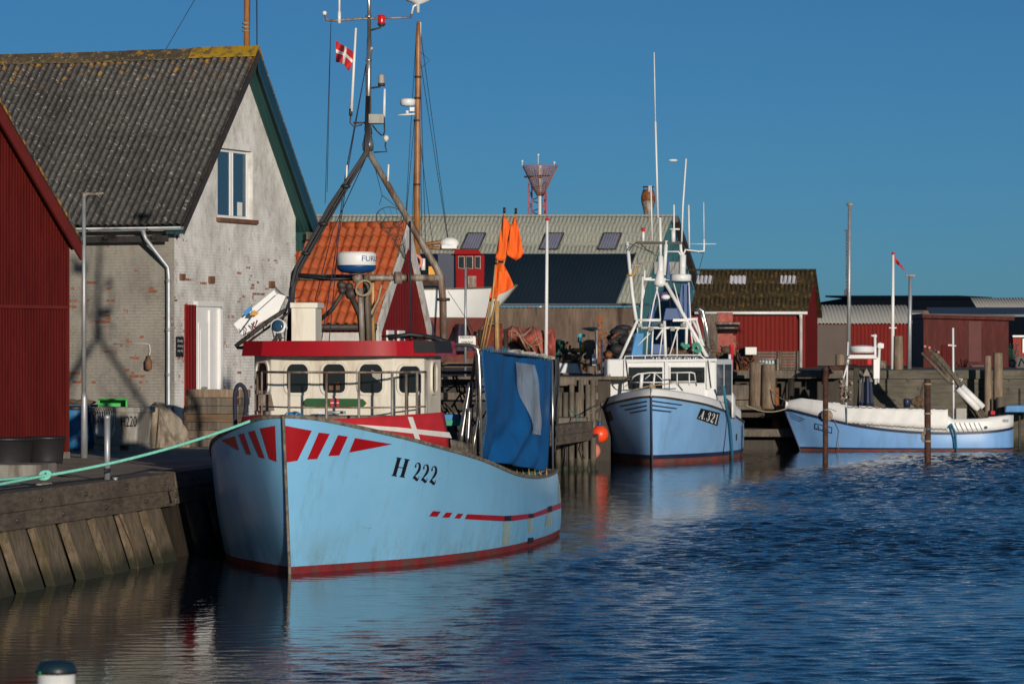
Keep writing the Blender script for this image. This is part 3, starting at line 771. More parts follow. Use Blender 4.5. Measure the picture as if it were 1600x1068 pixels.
mb.hexa([Vz(-e1, zE - .22, 0.0), Vz(W1 - .01, zA - .24, 0.0), Vz(W1 - .01, zA - .24, o - .035), Vz(-e1, zE - .22, o - .035)],
        [Vz(-e1, zE - .16, 0.0), Vz(W1 - .01, zA - .18, 0.0), Vz(W1 - .01, zA - .18, o - .035), Vz(-e1, zE - .16, o - .035)])
mb.build('soffit', m_soffit, hs)
mb = MB(); gbar(mb, W + .01, 6.88, 6.1, 6.3, -2, o - .06)
mb.hexa([Vz(W + .02, 5.85, 0), Vz(W + .08, 5.85, 0), Vz(W + .08, 5.85, .15), Vz(W + .02, 5.85, .15)], [Vz(W + .02, 6.098, 0), Vz(6.86, 6.098, 0), Vz(6.86, 6.098, .15), Vz(W + .02, 6.098, .15)])
mb.build('eaves_box', m_soffit, hs)
mb = MB(); gbar(mb, W - .25, 6.92, 6.12, 6.30, o - .055, o - .02); mb.build('eaves_board_end', m_oldwood, hs)
mb = MB(); mb.box(Vz(-e1 + .1, zE - .32, -LL / 2), (LL, .05, .14), rz=-hp); mb.build('fascia', m_dark, hs)
for i in range(12):
    mb = MB(); mb.box(Vz(-.2, zE - .27, -.3 - i * 1.2), (.09, .5, .11), rz=-hp); mb.build('rafter_end', m_dark, hs)
# gutter (half round) and downpipe
mb = MB()
gr0 = Vz(-e1 - .07, zE - .06, -LL); gr1 = Vz(-e1 - .07, zE - .06, o - .02)
prof = [math.pi * (1 + j / 8) for j in range(9)]
ra = [mb.V(gr0 + g * (.075 * math.cos(a)) + up * (.075 * math.sin(a))) for a in prof]; rb = [mb.V(gr1 + g * (.075 * math.cos(a)) + up * (.075 * math.sin(a))) for a in prof]
for j in range(8): mb.face([ra[j], rb[j], rb[j + 1], ra[j + 1]], 0, True)
mb.face(rb)
gt = mb.build('gutter', m_galv, hs, solid=.008)
mb = MB()
for i in range(10):
    c = Vz(-e1 - .07, zE - .06, -.4 - i * 1.5); mb.box(c - up * .06, (.03, .17, .05), rz=-hp)
mb.build('gutter_bracket', m_dark, gt)
mb = MB()
p0 = Vz(-e1 - .07, zE - .13, -.55); p1 = Vz(-e1 - .02, zE - .32, -.5); p2 = Vz(-.09, zE - .95, -.12); p3 = Vz(-.09, zE - 1.15, -.10)
mb.path([p0, p1, p2, p3, Vz(-.09, HQ + .55, -.10), Vz(-.09, HQ + .02, -.10)], [.05, .05, .05, .055, .055, .062], 12)
for z in (5.0, 3.9, 2.9, 2.0): mb.lathe(Vz(-.09, z, -.10), [(.065, 0), (.065, .06)], 12)
mb.build('downpipe', m_galv, hs)
mb = MB(); gbar(mb, .05, .42, 3.33, 3.78, .012, .03)
sg = mb.build('sign_board', m_black, hs)
def flat_text(txt, origin, right, upv, h, mat, parent, name='lettering', width=None, th=.004):
    cu = bpy.data.curves.new('txt', 'FONT'); cu.body = txt; cu.size = 1; cu.resolution_u = 3
    ob = bpy.data.objects.new('txt', cu); C.objects.link(ob)
    dg = bpy.context.evaluated_depsgraph_get(); me = bpy.data.meshes.new_from_object(ob.evaluated_get(dg))
    bpy.data.objects.remove(ob); bpy.data.curves.remove(cu)
    xs = [v.co.x for v in me.vertices]; ys = [v.co.y for v in me.vertices]
    sx_ = (width / (max(xs) - min(xs))) if width else h / .7
    right = Vector(right).normalized(); upv = Vector(upv).normalized(); nn = right.cross(upv)
    mb = MB()
    for p in me.polygons:
        pts = [Vector(origin) + right * ((me.vertices[i].co.x - min(xs)) * sx_) + upv * (me.vertices[i].co.y * h / .7) for i in p.vertices]
        mb.poly(pts)
    bpy.data.meshes.remove(me)
    return mb.build(name, mat, parent, fixn=False)
for i, tx in enumerate(('Daily', 'cleaning', 'keep tidy')):
    flat_text(tx, Vz(.09, 3.66 - i * .11, .034), g, up, .055, m_signwhite, sg, width=.28)
mb = MB(); mb.path([Vz(0, 3.62, -1.5) - g * .02, Vz(0, 3.62, -.66) - g * .02, Vz(0, 3.58, -.60) - g * .03, Vz(0, 3.45, -.58) - g * .05, Vz(0, 3.3, -.6) - g * .08], .011, 6)
wl = mb.build('wall_lamp', m_signwhite, hs)
mb = MB(); mb.lathe(Vz(0, 3.02, -.6) - g * .09, [(.03, 0), (.08, .03), (.085, .2), (.05, .26), (.03, .34)], 12); mb.build('lamp_shade', m_brown, wl)
for (w, z, s_) in ((.25, 5.05, .14), (1.75, 5.0, .16), (5.05, 4.95, .16)):
    mb = MB(); gbar(mb, w, w + s_ * 1.5, z, z + s_, .0, .06); mb.build('wall_anchor', m_brown, hs)
mb = MB(); mb.path(sagline(Vz(5.25, 5.0, .06), Vz(6.6, 4.75, .1), .12), .012, 5); mb.build('wall_cable', m_cable, hs)

# ---- red shed, left edge of the picture
rs = empty('red_shed', (-8.52, 73.5, HQ), 'dark red corrugated shed with a steep gable at the left edge of the picture', 'building')
rp = R(32); rg = Vector((math.sin(rp), math.cos(rp), 0)); ru = Vector((math.cos(rp), -math.sin(rp), 0)); rc = Vector((-8.52, 73.5, 0))
RV = lambda w, z, off=0: rc - rg * w + ru * off + up * z
rz_e = 5.33; slp = 1.045; Wr = 9.0
def rzz(w): return (rz_e + .3 * 1.0 + w * slp if w < Wr / 2 else rz_e + .3 + (Wr - w) * slp) - .15
seam = 4.29
mb = MB(); mb.poly([RV(Wr, HQ + .05), RV(0, HQ + .05), RV(0, seam), RV(Wr, seam)])
mb.poly([RV(0, HQ + .05), RV(0, HQ + .05, -8), RV(0, rzz(0), -8), RV(0, rzz(0))])
mb.build('lower_wall', m_redshed, rs, fixn=False)
mb = MB(); mb.poly([RV(Wr, seam + .02, .03), RV(0, seam + .02, .03), RV(0, rzz(0), .03), RV(Wr / 2, rzz(Wr / 2), .03), RV(Wr, rzz(Wr), .03)])
mb.build('upper_wall', m_redshed, rs, fixn=False)
mb = MB(); mb.hexa([RV(Wr, seam - .04, 0), RV(0, seam - .04, 0), RV(0, seam - .04, .05), RV(Wr, seam - .04, .05)], [RV(Wr, seam + .02, 0), RV(0, seam + .02, 0), RV(0, seam + .02, .05), RV(Wr, seam + .02, .05)])
mb.hexa([RV(.0, HQ, .0), RV(-.03, HQ, .0), RV(-.03, HQ, .04), RV(0, HQ, .04)], [RV(.0, rzz(0), .0), RV(-.03, rzz(0), .0), RV(-.03, rzz(0), .04), RV(0, rzz(0), .04)])
mb.build('seam_flashing', m_redtrim, rs)
mb = MB(); mb.hexa([RV(Wr, HQ - .1, -.1), RV(-.02, HQ - .1, -.1), RV(-.02, HQ - .1, .06), RV(Wr, HQ - .1, .06)], [RV(Wr, HQ + .12, -.1), RV(-.02, HQ + .12, -.1), RV(-.02, HQ + .12, .06), RV(Wr, HQ + .12, .06)])
mb.build('plinth', m_conc, rs)
for a, b_ in ((-.12, Wr / 2), (Wr + .35, Wr / 2)):
    za = rz_e + .3 - .12 * slp; zb = rz_e + .3 + Wr / 2 * slp
    mb = MB(); mb.hexa([RV(a, za - .32, .22), RV(b_, zb - .32, .22), RV(b_, zb - .32, .27), RV(a, za - .32, .27)], [RV(a, za - .02, .22), RV(b_, zb - .02, .22), RV(b_, zb - .02, .27), RV(a, za - .02, .27)])
    mb.build('bargeboard', m_redtrim, rs)
    mb = MB(); mb.hexa([RV(a, za - .02, -8), RV(b_, zb - .02, -8), RV(b_, zb - .02, .30), RV(a, za - .02, .30)], [RV(a, za + .06, -8), RV(b_, zb + .06, -8), RV(b_, zb + .06, .30), RV(a, za + .06, .30)])
    mb.build('roof', m_roofgrey, rs)
    mb = MB(); mb.hexa([RV(a, za - .12, .0), RV(b_, zb - .12, .0), RV(b_, zb - .12, .215), RV(a, za - .12, .215)], [RV(a, za - .03, .0), RV(b_, zb - .03, .0), RV(b_, zb - .03, .215), RV(a, za - .03, .215)])
    mb.build('soffit', m_redtrim, rs)

# ---- house with orange pantile roof and red boarded gable
th = empty('tiled_shed', P(600, 690, 100), 'small shed with orange pantile roof and white trimmed red gable behind the front boat', 'building')
tg = Vector((.255, .967, 0)); tu = Vector((.967, -.255, 0)).normalized()
dT = 100.0
apex = P(635, 353, dT + 1.2); zap = apex.z
ev = P(600, 507, dT - 1.6); run = 2.75
ezz = zap - 2.62
T0 = apex - tg * run; T0.z = ezz                       # front eaves at the gable
Lr = 3.2 + 1.2
def tiled(A, u_, L, v_, name):
    n_ = u_.cross(v_).normalized()
    if n_.z < 0: n_ = -n_
    rows = 9; pt = .235; ns = 8; mb = MB(); nu = int(L / pt * ns)
    for r in range(rows):
        t0, t1 = r / rows, min(1, (r + 1.12) / rows)
        a_ = []; b2 = []; c_ = []
        for i in range(nu + 1):
            s = L * i / nu; ph = (s / pt) % 1
            w = .062 * (math.sin(ph * math.pi / .62) if ph < .62 else -.35 * math.sin((ph - .62) / .38 * math.pi))
            j = .006 * math.sin(37.7 * int(s / pt) + 11.3 * r)
            p = A + u_ * s
            a_.append(mb.V(p + v_ * t0 + n_ * (w + .045 + j))); b2.append(mb.V(p + v_ * t1 + n_ * (w + j))); c_.append(mb.V(p + v_ * t0 + n_ * (w + .01 + j)))
        for i in range(nu):
            mb.face([a_[i], a_[i + 1], b2[i + 1], b2[i]], 0, True); mb.face([c_[i], c_[i + 1], a_[i + 1], a_[i]])
    return mb.build(name, m_tile, th, fixn=False, axes=(A, u_.normalized(), v_.normalized()))
vt = apex - T0
tiled(T0 - tu * Lr, tu, Lr, vt, 'roof')
tiled(apex + tg * 2.0 - tu * Lr - up * 2.62, tu, Lr, -tg * 2.0 + up * 2.62, 'rear_roof')
mb = MB()
for i in range(13):
    a = apex - tu * (i * .35) + up * .02; mb.path([a, a - tu * .34], [.12, .105], 10)
mb.build('ridge_tile', m_tile, th)
mb = MB()
def TV(w, z, off=0): return apex - tg * run + tg * w + tu * off + up * (z - apex.z)
TW = run + 2.0
mb.poly([TV(.12, HQ), TV(TW - .12, HQ), TV(TW - .12, ezz - .12), TV(run, zap - .12), TV(.12, ezz - .12)]); mb.build('gable_wall', m_redgable, th, fixn=False)
mb = MB(); mb.poly([TV(.12, HQ, -6), TV(.12, HQ), TV(.12, ezz - .1), TV(.12, ezz - .1, -6)]); mb.build('front_wall', m_redgable, th, fixn=False)
for a, b_ in ((-.08, run), (TW + .08, run)):
    mb = MB(); mb.hexa([TV(a, ezz - .42, .02), TV(b_, zap - .42, .02), TV(b_, zap - .42, .10), TV(a, ezz - .42, .10)], [TV(a, ezz - .02, .02), TV(b_, zap + .06, .02), TV(b_, zap + .06, .10), TV(a, ezz - .02, .10)])
    mb.build('bargeboard', m_whitetrim, th)
mb = MB(); mb.path([TV(-.12, ezz - .06, -5), TV(-.12, ezz - .06, .05)], .08, 10); mb.build('gutter', m_dark, th)
mb = MB(); mb.hexa([TV(.0, ezz - .45, -5), TV(.0, ezz - .45, .12), TV(.1, ezz - .45, .12), TV(.1, ezz - .45, -5)], [TV(.0, ezz - .2, -5), TV(.0, ezz - .2, .12), TV(.1, ezz - .2, .12), TV(.1, ezz - .2, -5)])
mb.build('eaves_board', m_whitetrim, th)
for w in (.9, 1.9):
    mb = MB(); mb.hexa([TV(w, 3.3, .0), TV(w + .55, 3.3, 0), TV(w + .55, 3.3, .05), TV(w, 3.3, .05)], [TV(w, 4.0, .0), TV(w + .55, 4.0, 0), TV(w + .55, 4.0, .05), TV(w, 4.0, .05)])
    wn_ = mb.build('window', m_pvc, th)
    mb = MB(); mb.hexa([TV(w + .1, 3.4, .051), TV(w + .45, 3.4, .051), TV(w + .45, 3.4, .058), TV(w + .1, 3.4, .058)], [TV(w + .1, 3.9, .051), TV(w + .45, 3.9, .051), TV(w + .45, 3.9, .058), TV(w + .1, 3.9, .058)])
    mb.build('pane', m_glass, wn_)

# ---- big pale warehouse with navy lean-to roof and teal gable
wh = empty('harbour_warehouse', P(900, 560, 180), 'long warehouse with pale corrugated roof, navy lower roof and teal gable behind the flags', 'building')
dW = 180.0
wu = Vector((1, .0, 0)); wg = Vector((-1.72, -4.8, 0))          # run of the front slope, from ridge to eaves
rr = P(1050, 338, dW)
ze = Z(478, dW - 4.8)
A_ = rr + wg; A_.z = ze
vW = rr - A_
corr_roof_mesh('roof', m_roofpale, wh, A_ - wu * 19.5, wu, 19.5, vW, .19, .03, 2.4, 6)
mb = MB(); mb.box(rr - wu * 9.7 + up * .04, (19.6, .35, .08)); mb.build('ridge_capping', m_roofpale, wh)
nW = wu.cross(vW).normalized()
corr_roof_mesh('navy_roof', m_navycorr, wh, A_ - wu * 14.5 + nW * .12, wu, 14.5 - 1.05, vW * .555, .19, .009, 9, 6)
mb = MB(); q_ = A_ - wu * 1.02 + nW * .16; mb.path([q_, q_ + vW * .555], .05, 4); q_ = A_ + nW * .1; mb.path([q_ - wu * 14.5, q_ + wu * .5], .05, 6); mb.build('roof_edge_trim', m_slateroof, wh)
for px in (740, 861, 951):
    ts = .545 + .15
    cx = X(px, dW)
    def WP(px_, t_): return Vector((A_.x + vW.x * t_ + (px_ - px) / F * dW + cx - (A_.x + vW.x * .7), A_.y + vW.y * t_, A_.z + vW.z * t_)) + nW * .075
    mb = MB(); mb.grid(lambda a, c: WP(px - 13 + 26 * a, .62 + .17 * c) + nW * (.03 * math.sin(a * 40)), 24, 1); sk = mb.build('skylight', m_skylight, wh, fixn=False)
    mb = MB()
    for k in range(2): 
        mb.path([WP(px - 14, .615 + .18 * k), WP(px + 14, .615 + .18 * k)], .035, 4); mb.path([WP(px - 14 + 28 * k, .615), WP(px - 14 + 28 * k, .795)], .035, 4)
    mb.build('frame', m_dark, sk)
# teal gable with its dark verge
ap = rr + up * 0
gl = Vector((A_.x, A_.y, 0)); gR = Vector((X(1087, dW + 5.4), dW + 5.4, 0))
mb = MB(); mb.poly([(gl.x - .05, gl.y, HF), (ap.x - .05, ap.y, HF), (ap.x - .05, ap.y, ap.z - .1), (gl.x - .05, gl.y, ze - .1)])
mb.poly([(ap.x - .05, ap.y, HF), (gR.x - .12, gR.y, HF), (gR.x - .12, gR.y, Z(452, dW + 5.4)), (ap.x - .05, ap.y, ap.z - .1)])
mb.build('teal_gable', m_tealgable, wh, fixn=False)
mb = MB()
a0 = ap + Vector((.0, 0, .03)); a1 = Vector((gR.x, gR.y, Z(448, dW + 5.4)))
mb.hexa([a0 - up * .3, a1 - up * .3, a1 - up * .3 + wu * .3, a0 - up * .3 + wu * .3], [a0, a1, a1 + wu * .3, a0 + wu * .3]); mb.build('bargeboard', m_dark, wh)
for k, (pa, pb) in enumerate(((1021, 1036), (1044, 1063))):
    mb = MB()
    q1 = P(pa, 408, 0.001) ; 
    def GP(px_, py_):   # point on the gable plane seen at the pixel
        a = gl; bb = ap if px_ < 1048 else gR; s0 = gl if px_ < 1048 else ap
        dx, dy = bb.x - s0.x, bb.y - s0.y; kx = (px_ - 800) / F
        tt = (kx * s0.y - s0.x) / (dx - kx * dy); d_ = s0.y + dy * tt
        return Vector((kx * d_ + .04, d_, Z(py_, d_)))
    mb.poly([GP(pa, 428), GP(pb, 428), GP(pb, 409), GP(pa, 409)]); mb.build('gable_sign', m_whitetrim, wh, fixn=False)
# brown wall below
mb = MB(); mb.poly([(A_.x - 19.5, A_.y + .5, HF), (gl.x - .05, A_.y + .5, HF), (gl.x - .05, A_.y + .5, ze - .05), (A_.x - 19.5, A_.y + .5, ze - .05)]); mb.build('front_wall', m_brownwall, wh, fixn=False)
fl = rr + Vector((X(1013, dW) - rr.x, .1, 0)); fl.z = 0
mb = MB(); mb.lathe((fl.x, fl.y, Z(340, dW)), [(.22, -.3), (.22, .30), (.33, .75), (.33, .95), (.24, 1.28), (.24, 1.30)], 16); fu = mb.build('flue', m_rust if False else m_oldsteel, wh)
mb = MB(); mb.lathe((fl.x, fl.y, Z(340, dW)), [(.335, .78), (.335, .98), (.245, 1.32)], 16); mb.build('rusty_cowl', m_rustor, fu)
mb = MB(); mb.lathe((fl.x, fl.y, Z(340, dW)), [(.26, 1.42), (.26, 1.47)], 14)
for k in range(4): mb.tube((fl.x + .2 * math.cos(k * 1.57), fl.y + .2 * math.sin(k * 1.57), Z(340, dW) + 1.28), (fl.x + .2 * math.cos(k * 1.57), fl.y + .2 * math.sin(k * 1.57), Z(340, dW) + 1.44), .02, n=5)
mb.build('rain_cap', m_dark, fu)

# ---- red shed with the mossy roof
fr = empty('red_net_shed', P(1190, 575, 165), 'bright red boarded shed with a mossy brown roof and white gutter on the far quay', 'building')
dR = 172.0
xR = X(1262, dR); xL = X(1078, dR)
zr = Z(423, dR + 2.6); zR_e = Z(487, dR)
sk_ = X(1275, dR + 2.6) - xR
Ar = Vector((xL, dR, zR_e)); vr = Vector((sk_, 2.6, zr - zR_e))
corr_roof_mesh('roof', m_roofmoss, fr, Ar, Vector((1, 0, 0)), xR - xL, vr, .2, .032, 1.3, 6)
mb = MB()
ap2 = Vector((xR + sk_, dR + 2.6, zr)); er = P(1285, 492, dR + 5.3)
mb.hexa([ap2 - up * .14, er - up * .14, er - up * .14 - Vector((5.2, 0, 0)), ap2 - up * .14 - Vector((5.2, 0, 0))], [ap2 + up * .03, er, er - Vector((5.2, 0, 0)), ap2 + up * .03 - Vector((5.2, 0, 0))]); mb.build('rear_roof', m_roofmoss, fr)
mb = MB(); mb.box(((xL + ap2.x) / 2, ap2.y, zr + .04), (ap2.x - xL, .3, .09)); mb.build('ridge_capping', m_roofmoss, fr)
mb = MB(); mb.poly([(xL, dR + .3, HF), (xR - .08, dR + .3, HF), (xR - .08, dR + .3, zR_e + .1), (xL, dR + .3, zR_e + .1)]); mb.build('front_wall', m_redfar, fr, fixn=False)
gx = X(1279, dR + 5.2) - .05
mb = MB(); mb.poly([(xR - .08, dR + .3, HF), (gx, dR + 5.2, HF), (gx, dR + 5.2, er.z - .1), (ap2.x - .12, ap2.y, zr - .12), (xR - .08, dR + .3, zR_e + .12)]); mb.build('gable_wall', m_redfar, fr, fixn=False)
mb = MB(); mb.path([(xL + .2, dR - .08, zR_e - .05), (xR - .02, dR - .08, zR_e - .05)], .07, 8); gt = mb.build('gutter', m_pvc, fr)
mb = MB(); xp = X(1251, dR); mb.path([(xp, dR - .05, zR_e - .1), (xp + .02, dR + .18, zR_e - .35), (xp + .02, dR + .18, HF)], .075, 8); mb.build('downpipe', m_whitetrim, fr)
for px in (1100, 1152, 1231):
    mb = MB(); x_ = X(px, dR + 1.9)
    nr = Vector((1, 0, 0)).cross(vr).normalized()
    mb.grid(lambda a, c: Vector((x_ - .37 + .74 * a + sk_ * (.10 * c), dR, zR_e)) + vr * (.66 + .2 * c) - Vector((sk_ * (.66 + .2 * c), 0, 0)) + nr * (.045 + .03 * math.sin(a * 25)), 20, 1)
    mb.build('skylight', m_skywhite, fr, fixn=False)

# ---- further buildings on the right
def shed(name, label, d, px0, px1, yr, ye, wallm, roofm, skew=3, depth=4, yb=None, corr=True, lskew=None):
    r_ = empty(name, P((px0 + px1) / 2, YH + (H - HF) / d * F, d), label, 'building')
    x0_, x1_ = X(px0, d), X(px1, d)
    ze_ = Z(ye, d); zr_ = Z(yr, d + depth)
    v_ = Vector((skew / F * d, depth, zr_ - ze_))
    if corr: corr_roof_mesh('roof', roofm, r_, (x0_, d, ze_), Vector((1, 0, 0)), x1_ - x0_, v_, .19, .03, 9, 6)
    else:
        mb = MB(); a = Vector((x0_, d, ze_)); b__ = Vector((x1_, d, ze_)); mb.prism([a, b__, b__ + v_, a + v_], (0, 0, -.12)); mb.build('roof', roofm, r_)
    mb = MB(); mb.hexa([(x0_ + .1, d + .25, HF), (x1_ - .1, d + .25, HF), (x1_ - .1 + v_.x, d + depth * 2, HF), (x0_ + .1 + v_.x, d + depth * 2, HF)],
                       [(x0_ + .1, d + .25, ze_), (x1_ - .1, d + .25, ze_), (x1_ - .1 + v_.x, d + depth * 2, ze_), (x0_ + .1 + v_.x, d + depth * 2, ze_)])
    mb.build('wall', wallm, r_)
    return r_
sh1 = shed('grey_roofed_shed', 'low shed with a pale grey corrugated roof right of the bright red shed', 200, 1268, 1427, 476.5, 505, m_redfar, m_rooflight, 2)
mb = MB(); mb.hexa([(X(1262, 200), 200, HF), (X(1329, 200), 200, HF), (X(1329, 200), 200.24, HF), (X(1262, 200), 200.24, HF)], [(X(1262, 200), 200, Z(507, 200)), (X(1329, 200), 200, Z(507, 200)), (X(1329, 200), 200.24, Z(507, 200)), (X(1262, 200), 200.24, Z(507, 200))])
mb.build('brown_wall_panel', m_graywall, sh1)
shed('black_hall', 'large black hall rising behind the lower sheds on the right', 260, 1325, 1550, 461.5, 464, m_blackhall, m_blackhall, 2, 20, corr=False)
shed('pale_roofed_hall', 'distant hall with a pale ribbed roof at the right edge', 240, 1526, 1680, 465, 481, m_blackhall, m_rooflight, 2)
shed('slate_roofed_shed', 'dark shed with a blue grey sloping roof behind the dull red building', 205, 1456, 1700, 480, 491, m_blackhall, m_slateroof, 4, corr=False)
shed('small_dark_shed', 'narrow grey roofed dark shed between the pale and the red sheds', 215, 1418, 1462, 484.5, 489, m_blackhall, m_rooflight, 3, 2, corr=False)
rb_ = empty('dull_red_building', P(1512, 572, 175), 'dull red flat roofed building with a paler stripe and small door on the right', 'building')
dB = 175.0
xa_, xb_ = X(1443, dB), X(1576, dB)
mb = MB(); mb.hexa([(xa_, dB, HF), (xb_, dB, HF), (xb_, dB + 5, HF), (xa_, dB + 5, HF)], [(xa_, dB, Z(496, dB)), (xb_, dB, Z(500, dB)), (xb_, dB + 5, Z(500, dB)), (xa_, dB + 5, Z(496, dB))]); mb.build('wall', m_redbrick, rb_)
def fasc(z0, z1, nm, m, dd, h0=0):
    mb = MB(); xs0, xs1 = X(1440, dB), X(1584, dB)
    mb.hexa([(xs0, dB - dd, Z(z0, dB)), (xs1, dB - dd, Z(z0 + 4, dB)), (xs1, dB + 5, Z(z0 + 4, dB)), (xs0, dB + 5, Z(z0, dB))], [(xs0, dB - dd, Z(z1, dB)), (xs1, dB - dd, Z(z1 + 2.5, dB)), (xs1, dB + 5, Z(z1 + 2.5, dB)), (xs0, dB + 5, Z(z1, dB))]); mb.build(nm, m, rb_)
fasc(496.5, 491.6, 'fascia', m_redbrick, .3); fasc(491.4, 489.6, 'roof', m_graywall, .36)
mb = MB(); mb.box(((X(1513, dB) + X(1533, dB)) / 2, dB - .02, (HF + Z(500, dB)) / 2 + .1), (X(1533, dB) - X(1513, dB), .05, Z(500, dB) - HF - .3)); mb.build('paler_panel', M('pale_red_panel', (.10, .022, .02), .7), rb_)
mb = MB(); mb.box((X(1479, dB), dB - .03, Z(555, dB)), (.42, .08, .98)); mb.build('door', m_redshed, rb_)
mb = MB(); mb.box((X(1527, dB), dB - .03, Z(571.5, dB)), (.6, .08, .07)); mb.build('vent', m_black, rb_)
mb = MB(); mb.box((X(1446, dB), dB - .05, Z(489, dB)), (.25, .2, .2)); mb.build('alarm_lamp', m_brown, rb_)
mb = MB(); mb.box((X(1484, dB), dB - .1, Z(539, dB)), (.2, .16, .06)); mb.build('door_lamp', m_signwhite, rb_)
lr = empty('little_red_house', P(1610, 570, 178), 'little bright red house with a white window frame at the far right edge', 'building')
mb = MB(); mb.hexa([(X(1583, 178), 178, HF), (X(1660, 178), 178, HF), (X(1660, 178), 182, HF), (X(1583, 178), 182, HF)], [(X(1583, 178), 178, Z(526, 178)), (X(1660, 178), 178, Z(526, 178)), (X(1660, 178), 182, Z(526, 178)), (X(1583, 178), 182, Z(526, 178))]); mb.build('wall', M('orange_red_cladding', (.25, .018, .01), .7), lr)
mb = MB(); mb.box((X(1622, 178), 177.9, Z(525, 178)), (2.4, .15, .08)); mb.build('eaves_board', m_pvc, lr)
mb = MB(); mb.box((X(1610, 178), 177.94, Z(540, 178)), (.75, .1, .66)); w_ = mb.build('window', m_pvc, lr)
mb = MB(); mb.box((X(1611, 178), 177.87, Z(540, 178)), (.55, .06, .5)); mb.build('pane', m_glass, w_)

# ---- radar tower with funnel shaped lattice
tw = empty('lattice_tower', P(845, 552, 420), 'red and white lattice tower with a funnel shaped top behind the warehouse roof', 'tower')
dt = 420.0; k_ = dt / F
cx, cy = X(844, dt), dt
def tz(py): return Z(py, dt)
mb = MB(); mb.tube((cx, cy, 0), (cx, cy, tz(308)), .24, n=12)
for i in range(14): mb.lathe((cx, cy, tz(308 - i * 3.4)), [(.27, 0), (.27, .11)], 10)
mb.tube((cx, cy, tz(308)), (cx, cy, tz(259)), .18, n=10); mb.build('white_column', m_white, tw)
mb = MB(); mb2 = MB()
n_ = 30
def rad(py): return lerp(28, 5, (py - 259) / (306 - 259)) * k_
for i in range(n_):
    a = 2 * math.pi * i / n_
    mb.tube((cx + rad(259) * math.cos(a), cy + rad(259) * math.sin(a), tz(259)), (cx + rad(306) * math.cos(a), cy + rad(306) * math.sin(a), tz(306)), .035, n=4)
for py in range(259, 306, 3):
    r_ = rad(py); mb.path([(cx + r_ * math.cos(2 * math.pi * i / n_), cy + r_ * math.sin(2 * math.pi * i / n_), tz(py)) for i in range(n_ + 1)], .03, 4)
mb.build('funnel_lattice', M('faded_red_lattice', (.30, .15, .13), .8), tw)
mb = MB(); mb.tube((X(819, dt), cy - 1, tz(277)), (X(859, dt), cy - 1, tz(275)), .10, n=6); mb.build('gantry_arm', m_rust, tw)
mb = MB()
legs = [(825, -1.6), (830, 1.6), (852, 1.5), (854, -1.5)]
for px, dy in legs: mb.tube((X(px, dt), cy + dy, 0), (X(px + (1 if px < 840 else -1), dt), cy + dy, tz(285 if px < 840 else 300)), .09, n=5)
for j in range(7):
    y0, y1 = tz(285 + j * 9), tz(294 + j * 9)
    for (a, da), (c, dc) in ((legs[0], legs[1]), (legs[2], legs[3]), (legs[1], legs[2])):
        mb.tube((X(a, dt), cy + da, y0 if j % 2 else y1), (X(c, dt), cy + dc, y1 if j % 2 else y0), .05, n=4)
mb.build('lattice_legs', M('red_white_lattice', (.38, .10, .12), .7, 0, .5, .4), tw)
for px, y1 in ((816, 252), (841, 242), (866, 254)):
    mb = MB(); mb.tube((X(px, dt), cy, tz(261)), (X(px, dt), cy, tz(y1)), .04, n=5); mb.ball((X(px, dt), cy, tz(y1)), .13, 8); mb.build('antenna', m_white, tw)

